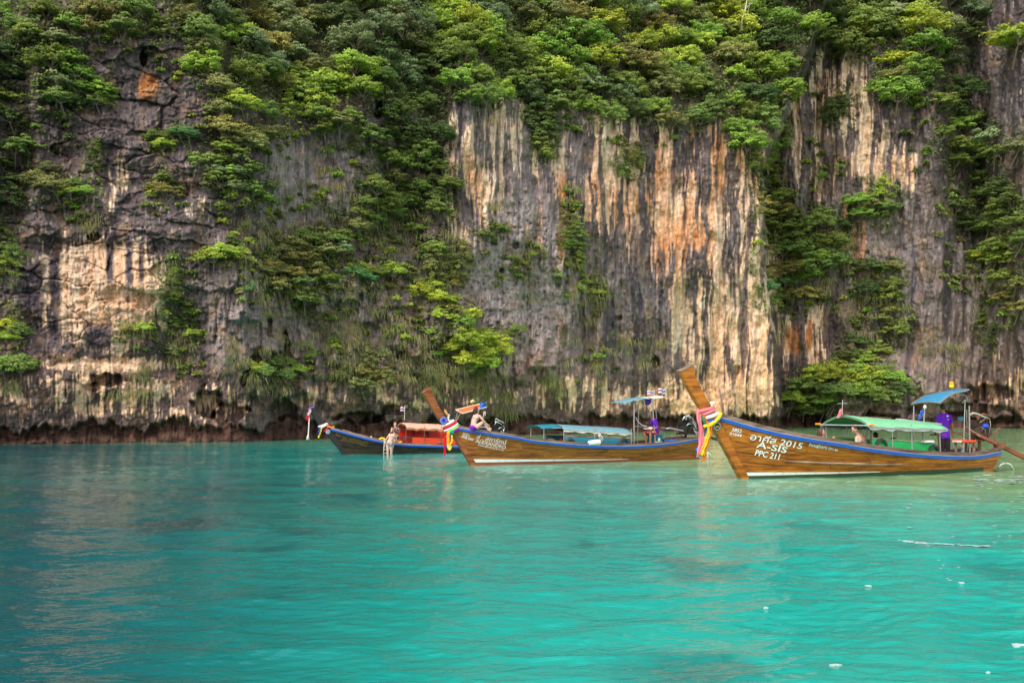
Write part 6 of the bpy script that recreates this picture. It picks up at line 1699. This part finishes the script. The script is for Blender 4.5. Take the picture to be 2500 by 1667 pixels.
def person(B_, J, label, cloth_fn, skin_m, hair, fem=False, hairlen=0.0, k=1.0, fwd=None, headfwd=None, group=None, hairup=False, cap=None):
    J = {n_: Vector(v) for n_, v in J.items()}
    base = Vector(J.get('base', (J['hip'].x, J['hip'].y, min(J['anL'].z, J['anR'].z))))
    e = B_.thing("person", base, label, "person", group)
    org = tuple(base)
    S_ = (J['shR'] - J['shL']); S_.normalize()
    up = (J['neck'] - J['hip']).normalized()
    F_ = up.cross(S_).normalized(); S_ = F_.cross(up).normalized() * (1 if F_.cross(up).dot(S_) > 0 else -1)
    sw = (J['shR'] - J['shL']).length / 2
    hipw = (0.165 if fem else 0.155) * k; hd = 0.11 * k
    wst = J.get('waist', J['hip'].lerp(J['neck'], 0.36)); ch = J.get('chest', J['hip'].lerp(J['neck'], 0.72)); nk = J['neck']
    chw = min(sw * 0.92, (0.145 if fem else 0.175) * k); ww = (0.115 if fem else 0.140) * k
    T = [(J['hip'] - up * 0.10 * k, hipw * .72, hd * .8), (J['hip'], hipw, hd), (J['hip'].lerp(wst, .5), hipw * .88, hd * .95), (wst, ww, hd * .82), (wst.lerp(ch, .6), chw * .95, hd * .95), (ch, chw, hd * 1.02),
         (ch.lerp(nk, .6), sw * .82, hd * .78), (ch.lerp(nk, .85), sw * .5, hd * .6), (nk, 0.055 * k, 0.055 * k)]
    body = MB(); t_ = loft(T, S_, F_); body.add(t_.v, t_.f)
    hf = Vector(headfwd).normalized() if headfwd else F_
    hu = (J['head'] - nk).normalized(); hs = hf.cross(hu)
    hs.normalize(); hf = hu.cross(hs).normalized()
    hs2 = hs
    hc = J['head']
    body.tube([nk - up * .03, nk.lerp(hc, .55)], [0.058 * k, 0.05 * k], 12)
    body.ball(hc, (0.072 * k, 0.092 * k, 0.112 * k), 16, 12, (hs2, hf, hu))
    body.ball(hc - hu * .06 * k + hf * .03 * k, (0.052 * k, 0.06 * k, 0.055 * k), 12, 8, (hs2, hf, hu))
    body.ball(hc + hf * .092 * k - hu * .018 * k, (0.016 * k, 0.022 * k, 0.026 * k), 8, 6, (hs2, hf, hu))
    for sg in (-1, 1):
        body.ball(hc + hs2 * sg * .075 * k, (0.013 * k, 0.02 * k, 0.03 * k), 8, 6, (hs2, hf, hu))
    for s_, sg in (('L', -1), ('R', 1)):
        sh, el, ha = J['sh' + s_], J['el' + s_], J['ha' + s_]
        ar = 0.82 if fem else 1.0
        body.ball(sh, 0.056 * k * ar, 10, 8)
        body.tube([sh, sh.lerp(el, .35), el], [0.053 * k * ar, 0.049 * k * ar, 0.037 * k * ar], 10)
        body.tube([el, el.lerp(ha, .3), ha], [0.037 * k * ar, 0.040 * k * ar, 0.025 * k * ar], 10)
        hp = J['hip' + s_] if 'hip' + s_ in J else J['hip'] + S_ * (sg * hipw * .52) - up * .03
        kn, an = J['kn' + s_], J['an' + s_]
        body.tube([hp, hp.lerp(kn, .3), hp.lerp(kn, .7), kn], [0.088 * k, 0.083 * k, 0.064 * k, 0.053 * k], 12)
        body.tube([kn, kn.lerp(an, .3), an], [0.052 * k, 0.055 * k, 0.032 * k], 12)
        to = J.get('to' + s_, an + F_ * .17 * k - Vector((0, 0, .05 * k)))
        body.tube([an - (to - an) * .25, an.lerp(to, .5), to], [0.034 * k, 0.038 * k, 0.026 * k], 10)
    if fem:
        for sg in (-1, 1): body.ball(ch + F_ * hd * .8 + S_ * (sg * chw * .5), 0.062 * k, 10, 8)
        body.ball(J['hip'] - F_ * hd * .45 + S_ * hipw * .42 - up * .04, 0.085 * k, 10, 8); body.ball(J['hip'] - F_ * hd * .45 - S_ * hipw * .42 - up * .04, 0.085 * k, 10, 8)
    fing = MB()
    for s_ in ('L', 'R'):
        el, ha = J['el' + s_], J['ha' + s_]
        d = (ha - el).normalized(); sd = d.cross(F_ if abs(d.dot(F_)) < .8 else up).normalized(); nn = d.cross(sd)
        body.box(ha + d * 0.045 * k, (0.095 * k, 0.075 * k, 0.030 * k), (d, sd, nn))
        for i, ln in enumerate((0.068, 0.078, 0.073, 0.058)):
            b0 = ha + d * 0.085 * k + sd * ((i - 1.5) * 0.019 * k)
            b1 = b0 + (d * .8 + nn * .45) * (ln * .5 * k); b2_ = b1 + (d * .35 + nn * .9) * (ln * .5 * k)
            fing.tube([b0 - d * .01, b1, b2_], [0.0095 * k, 0.0088 * k, 0.0072 * k], 6)
        b0 = ha + d * .03 * k + sd * .034 * k
        fing.tube([b0, b0 + (sd * .7 + d * .5) * .04 * k, b0 + (sd * .4 + d * .8 + nn * .5) * .07 * k], [0.012 * k, 0.010 * k, 0.008 * k], 6)
    fuse(body, "body", skin_m, e, org, 0.0165, fing)
    # face
    f_ = MB()
    for sg in (-1, 1): f_.ball(hc + hf * .083 * k + hs2 * sg * .03 * k + hu * .005 * k, (0.013 * k, 0.008 * k, 0.008 * k), 8, 6, (hs2, hf, hu))
    f_.build("eyes", K_eye, e, True, org)
    MB().ball(hc + hf * .086 * k - hu * .058 * k, (0.022 * k, 0.010 * k, 0.008 * k), 8, 6, (hs2, hf, hu)).build("mouth", K_lip, e, True, org)
    if hair:
        h = MB()
        h.ball(hc + hu * .026 * k - hf * .024 * k, (0.081 * k, 0.090 * k, 0.104 * k), 16, 12, (hs2, hf, hu))
        if hairlen:
            h.tube([hc - hf * .05 * k + hu * .02 * k, hc - hf * .075 * k - hu * .09 * k, hc - hf * .07 * k - hu * hairlen], [0.085 * k, 0.082 * k, 0.05 * k], 12)
            for sg in (-1, 1): h.tube([hc + hs2 * sg * .06 * k + hu * .03 * k - hf * .01, hc + hs2 * sg * .078 * k - hu * .06 * k - hf * .02, hc + hs2 * sg * .07 * k - hu * min(.16, hairlen) - hf * .04], [0.03 * k, 0.034 * k, 0.02 * k], 8)
        if hairup: h.ball(hc + hu * .10 * k - hf * .07 * k, 0.042 * k, 10, 8)
        fuse(h, "hair", hair, e, org, 0.014, None, 3)
    if cap:
        c = MB(); c.ball(hc + hu * .045 * k, (0.088 * k, 0.10 * k, 0.085 * k), 14, 10, (hs2, hf, hu)); c.box(hc + hf * .12 * k + hu * .045 * k, (0.12 * k, 0.09 * k, 0.012), (hs2, hf, hu))
        c.build("cap", cap, e, True, org)
    ctx = dict(J=J, S=S_, F=F_, up=up, T=T, sw=sw, hipw=hipw, hd=hd, ch=ch, wst=wst, chw=chw, k=k, e=e, org=org, nk=nk)
    cloth_fn(ctx)
    return e

def band_ring(c, t, infl, hgt, name, mat, ctx):
    """a close-fitting band round the trunk at centre t"""
    S_, F_, up = ctx['S'], ctx['F'], ctx['up']
    a, b, cc = t
    R_ = [(cc - up * hgt / 2, a + infl, b + infl), (cc, a + infl + .004, b + infl + .004), (cc + up * hgt / 2, a + infl, b + infl)]
    m = MB(); rows = []
    for c_, a_, b_ in R_: rows.append([c_ + S_ * (a_ * math.cos(2 * math.pi * q / 24)) + F_ * (b_ * math.sin(2 * math.pi * q / 24)) for q in range(25)])
    return m.grid(rows).build(name, mat, ctx['e'], True, ctx['org'])

def bikini(top, brief, strap=None):
    def fn(x):
        S_, F_, up, k = x['S'], x['F'], x['up'], x['k']
        m = MB()
        for sg in (-1, 1):
            m.ball(x['ch'] + F_ * x['hd'] * .86 + S_ * (sg * x['chw'] * .5), 0.064 * k, 10, 8)
        m.build("bikini_cup", top, x['e'], True, x['org'])
        band_ring(0, (x['chw'] * .97, x['hd'] * 1.0, x['ch'] - up * .03 * k), 0.003, 0.018, "bikini_band", strap or top, x)
        st = MB()
        for sg in (-1, 1): st.tube([x['ch'] + F_ * x['hd'] * 1.15 + S_ * (sg * x['chw'] * .5) + up * .05, x['nk'] + S_ * sg * .05 * k + F_ * .03 + up * .0, x['nk'] - F_ * .055 * k + up * .01], 0.006, 5)
        st.build("bikini_strap", strap or top, x['e'], True, x['org'])
        J = x['J']; m = MB()
        l_ = loft([(J['hip'] - up * .13 * k, x['hipw'] * .52, x['hd'] * .85), (J['hip'] - up * .07 * k, x['hipw'] * .92, x['hd'] * 1.03), (J['hip'], x['hipw'] + .004, x['hd'] + .006), (J['hip'] + up * .035 * k, x['hipw'] * .965, x['hd'] * 1.02)], S_, F_)
        m.add(l_.v, l_.f)
        for sg in (-1, 1): m.ball(J['hip'] - F_ * x['hd'] * .45 + S_ * x['hipw'] * .42 * sg - up * .035, 0.089 * k, 10, 8)
        fuse(m, "bikini_brief", brief, x['e'], x['org'], 0.014, None, 3)
    return fn

def tshirt(mat, low=0.0, sleeves=0.75, trousers=None, shorts=None, mark=None):
    def fn(x):
        J, S_, F_, up, k = x['J'], x['S'], x['F'], x['up'], x['k']
        T = x['T']; m = MB()
        rings = [(J['hip'] - up * low, x['hipw'] * 1.16, x['hd'] * 1.22)] + [(c, a * 1.08 + .014, b * 1.08 + .016) for c, a, b in T[2:8]]
        rings[4 if len(rings) > 4 else -1] = rings[4]
        l_ = loft(rings, S_, F_); m.add(l_.v, l_.f)
        for s_ in ('L', 'R'):
            sh, el = J['sh' + s_], J['el' + s_]
            m.ball(sh, 0.060 * k, 10, 8); m.tube([sh, sh.lerp(el, sleeves)], [0.060 * k, 0.057 * k], 10)
        fuse(m, "shirt", mat, x['e'], x['org'], 0.015, None, 4)
        if trousers or shorts:
            m = MB(); mt = trousers or shorts
            l_ = loft([(J['hip'] - up * .13 * k, x['hipw'] * .9, x['hd']), (J['hip'], x['hipw'] + .015, x['hd'] + .015), (J['hip'] + up * .05, x['hipw'], x['hd'] + .01)], S_, F_); m.add(l_.v, l_.f)
            for s_, sg in (('L', -1), ('R', 1)):
                hp = J['hip' + s_] if 'hip' + s_ in J else J['hip'] + S_ * (sg * x['hipw'] * .52) - up * .03
                kn, an = J['kn' + s_], J['an' + s_]
                m.tube([hp, hp.lerp(kn, .5), kn], [0.10 * k, 0.092 * k, 0.078 * k], 12)
                if trousers: m.tube([kn, an], [0.075 * k, 0.06 * k], 12)
            o = fuse(m, "trousers" if trousers else "shorts", mt, x['e'], x['org'], 0.015, None, 4)
        if mark:
            for (u_, w_, r_) in mark:
                MB().box(x['ch'] - F_ * (x['hd'] * 1.08 + .045) + S_ * u_ + up * w_, (r_, 0.004, r_ * .8), (S_, F_, up)).build("shirt_print", C_whi, x['e'], False, x['org'])
    return fn
def bare(shorts):
    def fn(x):
        J, S_, F_, up, k = x['J'], x['S'], x['F'], x['up'], x['k']
        m = MB(); l_ = loft([(J['hip'] - up * .10 * k, x['hipw'] * .95, x['hd']), (J['hip'], x['hipw'] + .015, x['hd'] + .015), (J['hip'] + up * .05, x['hipw'], x['hd'] + .01)], S_, F_); m.add(l_.v, l_.f)
        for s_, sg in (('L', -1), ('R', 1)):
            hp = J['hip'] + S_ * (sg * x['hipw'] * .52) - up * .03; m.tube([hp, hp.lerp(J['kn' + s_], .7)], [0.10 * k, 0.085 * k], 12)
        fuse(m, "shorts", shorts, x['e'], x['org'], 0.015, None, 4)
    return fn

def pj(B_, d):
    return {k_: (B_.l(*v) if len(v) == 3 else Vector(v[:3])) for k_, v in d.items()}
def off(J, name, a, dv): J[name] = Vector(J[a]) + Vector(dv)

# helmsman of the nearest boat: standing, back to us
c = b3.l(2306, 1068, -0.02)
J = pj(b3, dict(head=(2301, 995.5, 0.02), neck=(2303, 1006.5, 0), hip=(2306, 1062, 0), shL=(2291.5, 1015, 0.05), shR=(2318.5, 1015, -0.05), elL=(2287, 1034, 0.10), haL=(2284, 1053, 0.26), elR=(2324, 1035, -0.02), haR=(2325, 1058, 0.10),
                knL=(2301, 1090, 0.03), knR=(2314, 1090, -0.05), anL=(2302, 1120, 0.02), anR=(2316, 1120, -0.06)))
person(b3, J, "barefoot helmsman in a purple T-shirt and dark trousers standing on the nearest boat", tshirt(C_shirt, 0.10, 0.8, trousers=C_dark, mark=((0.03, 0.09, 0.05), (0.04, -0.02, 0.03))), K_brown, H_black, fwd=1)
# bare-backed man, sitting and turned to the bow
J = pj(b3, dict(head=(2087, 1047, -0.35), neck=(2094, 1061, -0.33), chest=(2102, 1074, -0.30), waist=(2110, 1088, -0.28), hip=(2114, 1104, -0.25), shL=(2092, 1069, -0.54), shR=(2111, 1065, -0.08), elL=(2090, 1090, -0.55), haL=(2078, 1098, -0.5), elR=(2100, 1092, 0.05), haR=(2086, 1098, 0.0),
                knL=(2086, 1106, -0.45), knR=(2088, 1106, 0.0), anL=(2082, 1130, -0.4), anR=(2084, 1130, 0.0)))
person(b3, J, "bare-chested man with cropped hair sitting hunched at the front of the green canopy", bare(C_navy), K_pale, H_crop, headfwd=(-0.9, 0.15, -0.25), k=1.12)
# smiling woman on his left
J = pj(b3, dict(head=(2006, 1055, 0.15), neck=(2007, 1069, 0.17), hip=(2010, 1103, 0.2), shL=(2016, 1074, 0.02), shR=(2000, 1075, 0.34), elL=(2020, 1088, 0.0), haL=(2030, 1074, -0.15), elR=(1998, 1092, 0.4), haR=(2012, 1100, 0.2),
                knL=(2034, 1102, 0.05), knR=(2034, 1102, 0.35), anL=(2034, 1126, 0.05), anR=(2034, 1126, 0.35)))
person(b3, J, "smiling long-haired woman looking over the nearest boat's rail behind the foredeck", tshirt(C_navy, 0.0, 0.4, shorts=C_navy), K_pink, H_brown, fem=True, hairlen=0.2, headfwd=(0.75, -0.65, -0.05))
# two passengers under the canopy
for px, py, y, lab, kk in ((2139, 1063, 0.35, "passenger under the green canopy next to its front post", 0.95), (2182, 1077, 0.35, "dark-haired passenger low behind the middle of the green side panel", 1.05)):
    h = b3.l(px, py, y)
    J = dict(head=h, neck=h - Vector((0, 0, .17)), hip=h - Vector((0, 0, .66)), shL=h + Vector((0, -.17, -.24)), shR=h + Vector((0, .17, -.24)), elL=h + Vector((-.08, -.22, -.48)), elR=h + Vector((-.08, .22, -.48)), haL=h + Vector((-.3, -.15, -.55)), haR=h + Vector((-.3, .15, -.55)),
             knL=h + Vector((-.42, -.12, -.64)), knR=h + Vector((-.42, .12, -.64)), anL=h + Vector((-.42, -.12, -1.0)), anR=h + Vector((-.42, .12, -1.0)))
    J['shL'], J['shR'] = J['shR'], J['shL']; J['elL'], J['elR'] = J['elR'], J['elL']; J['haL'], J['haR'] = J['haR'], J['haL']; J['knL'], J['knR'] = J['knR'], J['knL']; J['anL'], J['anR'] = J['anR'], J['anL']
    person(b3, J, lab, tshirt(C_tgrey if px < 2150 else C_dark, 0.0, 0.6, shorts=C_dark), K_brown, H_black, k=kk)
# man in purple on the cooler of the middle boat
J = pj(b2, dict(head=(1588, 1014, -0.45), neck=(1594, 1022, -0.45), chest=(1598, 1034, -0.44), hip=(1601, 1056, -0.42), shL=(1592, 1026, -0.68), shR=(1601, 1024, -0.24), elL=(1606, 1042, -0.78), haL=(1593, 1047, -0.72), elR=(1588, 1036, -0.12), haR=(1580, 1033, -0.25),
                knL=(1588, 1054, -0.62), knR=(1574, 1056, -0.28), anL=(1588, 1081, -0.62), anR=(1578, 1082, -0.3)))
J['shL'], J['shR'], J['elL'], J['elR'], J['haL'], J['haR'], J['knL'], J['knR'], J['anL'], J['anR'] = J['shL'], J['shR'], J['elL'], J['elR'], J['haL'], J['haR'], J['knL'], J['knR'], J['anL'], J['anR']
def man2(x):
    tshirt(C_shirt, 0.04, 0.95, shorts=C_redsh)(x)
    J = x['J']; m = MB()
    for s_ in ('L', 'R'):
        for t in (0.45, 0.8):
            c = J['hip'].lerp(J['kn' + s_], t); m.ball(c + Vector((0, -.085, .01)), (0.05, 0.02, 0.03), 8, 6)
    m.build("shorts_pattern", C_whi, x['e'], True, x['org'])
person(b2, J, "man in a purple shirt, cap and red shorts sitting on the teal cooler", man2, K_brown, H_black, cap=plain("grey_cap", (.10, .085, .08), .8), headfwd=(-0.8, -0.15, -0.55))
q = b2.l(1584, 1046, -0.5)
b2.solo(MB().box(q, (0.34, 0.2, 0.03)).ball(q + Vector((0.1, 0, .03)), (0.09, .07, .03)), "white_cloth_bundle", C_whi, q, "white cloth on the lap of the man in the purple shirt", "cloth")
b2.solo(MB().tube([b2.l(1552, 1018, .1), b2.l(1558, 1030, .05), b2.l(1569, 1038, -.1), b2.l(1579, 1040, -.25)], 0.012, 5), "rope", M_ropew, b2.l(1579, 1040, -.25), "thin rope from the awning frame to the seated man's hand", "rope")
# woman sitting on the foredeck of the middle boat
J = pj(b2, dict(head=(1164, 1000, -0.45), neck=(1165, 1010.5, -0.42), chest=(1161, 1020, -0.42), waist=(1156.5, 1031, -0.42), hip=(1157, 1041, -0.40), shL=(1157, 1014.5, -0.20), shR=(1170.5, 1014.5, -0.58), elL=(1177, 1024, -0.25), haL=(1180.5, 1014, -0.30), elR=(1179.5, 1026, -0.66), haR=(1190, 1035.5, -0.62),
                hipR=(1162, 1043.5, -0.52), knR=(1181.5, 1028, -0.55), anR=(1192, 1049, -0.58), toR=(1199, 1053, -0.58), hipL=(1163, 1044.5, -0.25), knL=(1199, 1047, -0.15), anL=(1183, 1051, -0.3), toL=(1176, 1052, -0.3)))
J['neck'] = J['neck']
J['base'] = b2.l(1157, 1049, -0.4)
def w2(x):
    bikini(C_pur, C_pur, C_navy)(x)
person(b2, J, "woman in a purple bikini sitting cross-legged on the middle boat's foredeck", w2, K_pale, H_dark, fem=True, hairlen=0.12, headfwd=(0.85, -0.1, -0.1))
q = b2.l(1183, 1009, -0.30)
b2.solo(MB().box(q, (0.075, 0.012, 0.14)), "mobile_phone", M_white, q, "white phone held up by the seated woman in the purple bikini", "phone")
q = b2.l(1177, 1050, -0.25)
b2.solo(MB().ball(q, (0.24, 0.16, 0.10)), "towel", C_navy, q, "dark blue towel bunched beneath the seated woman's knees", "towel", smooth=True)
# woman standing in the farthest boat
J = pj(b1, dict(head=(964.5, 1035.5, -0.30), neck=(964.8, 1042.6, -0.28), hip=(967, 1068, -0.28), shL=(972.5, 1045, -0.26), shR=(957, 1045, -0.30), elL=(974.5, 1056, -0.32), haL=(967.5, 1049.5, -0.52), elR=(954.5, 1055.5, -0.36), haR=(960, 1048.5, -0.55),
                knL=(971, 1086, -0.28), knR=(963, 1086, -0.32), anL=(971, 1101, -0.24), anR=(963, 1101, -0.28)))
person(b1, J, "woman in a dark blue bikini standing in the farthest boat and looking at a phone", bikini(C_navy, C_dark), K_pink, H_brown, fem=True, hairup=True, headfwd=(0.1, -0.9, -0.35), k=0.93)
q = b1.l(963.5, 1046, -0.60)
b1.solo(MB().box(q, (0.13, 0.012, 0.07)), "mobile_phone", M_rubber, q, "dark phone in the hands of the standing woman", "phone")
# woman climbing the ladder
J = pj(b1, dict(head=(967, 1057, -1.10), neck=(961, 1059, -1.12), chest=(957, 1065, -1.14), waist=(953, 1075, -1.15), hip=(951, 1083, -1.15), shL=(951.5, 1059.5, -1.10), shR=(965, 1065, -1.16), elL=(945, 1068, -1.12), haL=(940.5, 1079, -1.06), elR=(969, 1073, -1.12), haR=(963, 1080, -1.05),
                knL=(946.5, 1103, -1.16), knR=(955, 1103, -1.16), anL=(947, 1121, -1.10), anR=(955.5, 1121, -1.10), base=(950, 1108, -1.15)))
person(b1, J, "woman in a grey bikini brief climbing the ladder out of the water, head turned aside", bikini(C_redc, C_tgrey, C_redc), K_pale, H_brown, fem=True, hairlen=0.09, headfwd=(0.8, 0.2, -0.5), k=0.92)

# ------------------------------------------------------------------ foam on the water
M_foam = plain("foam", (0.36, 0.46, 0.46), 0.9, var=0.15)
def foam(px, py, wpx, hpx, label, seed, name="foam_patch"):
    r_ = random.Random(seed); Y = water_depth(py); c = at(px, py, Y); sx = wpx * .34 / F * Y; sy = abs(water_depth(py - hpx / 2) - water_depth(py + hpx / 2)) * .24
    n_ = 26; P = []
    for k in range(n_):
        a = 2 * math.pi * k / n_; q = 0.42 + 0.5 * abs(math.sin(a * 1.5 + seed)) + r_.uniform(-.28, .25)
        x_, y_ = c.x + sx * q * math.cos(a), c.y + sy * q * math.sin(a)
        P.append((x_, y_, water_z(x_, y_) + 0.002))
    m = MB(); m.v = [tuple(q) for q in P] + [(c.x, c.y, water_z(c.x, c.y) + 0.008)] + [(x, y, z - 0.01) for x, y, z in P]
    m.f = [(k, (k + 1) % n_, n_) for k in range(n_)] + [(k, k + n_ + 1, (k + 1) % n_ + n_ + 1, (k + 1) % n_) for k in range(n_)]
    o = m.build(name, M_foam, None, False, origin=(c.x, c.y, 0)); o.location = (c.x, c.y, 0)
    return tag(o, label, "foam", "flecks of foam on the lagoon")
foam(2040, 1620, 46, 9, "largest lone foam fleck near the bottom edge", 1)
foam(2488, 1568, 60, 22, "ragged foam patch at the right edge near the bottom", 2)
foam(2120, 1425, 26, 6, "foam fleck, left of the two in mid-water", 3)
foam(2348, 1424, 28, 5, "foam fleck, right of the two in mid-water", 4)
foam(2412, 1637, 18, 4, "small foam fleck in the bottom right corner", 5)
foam(1870, 1481, 20, 4, "small foam fleck left of the broad foam line", 6)
fl = np.random.default_rng(12); P = []
for k in range(60):
    t = fl.random(); px = 2195 + 235 * t + fl.normal(0, 4); py = 1326 + 17 * t + fl.normal(0, 1.2)
    P.append((px, py, fl.uniform(6, 22), fl.uniform(1.0, 2.4)))
for k in range(36):
    P.append((fl.uniform(2180, 2520), fl.uniform(1160, 1420), fl.uniform(5, 20), fl.uniform(0.8, 1.8)))
for k in range(40):
    P.append((fl.uniform(2380, 2500), 1172 + fl.normal(0, 6), fl.uniform(8, 26), fl.uniform(1, 2)))
V_, F_q = [], []
for px, py, w_, h_ in P:
    Y = water_depth(py); c = at(px, py, Y); sx = w_ / F * Y / 2; sy = abs(water_depth(py - h_ / 2) - water_depth(py + h_ / 2)) / 2
    o_ = len(V_)
    for k in range(8):
        a = 2 * math.pi * k / 8; q = fl.uniform(.6, 1.15); V_.append((c.x + sx * q * math.cos(a), c.y + sy * q * math.sin(a), water_z(c.x, c.y) + 0.001))
    V_.append((c.x, c.y, water_z(c.x, c.y) + 0.006))
    F_q += [(o_ + k, o_ + (k + 1) % 8, o_ + 8) for k in range(8)]
me = bpy.data.meshes.new("foam_line"); me.from_pydata(V_, [], F_q); me.materials.append(M_foam)
o = bpy.data.objects.new("foam_streaks", me); COL.objects.link(o); tag(o, "thin broken streaks of foam on the water at the right", kind="stuff")
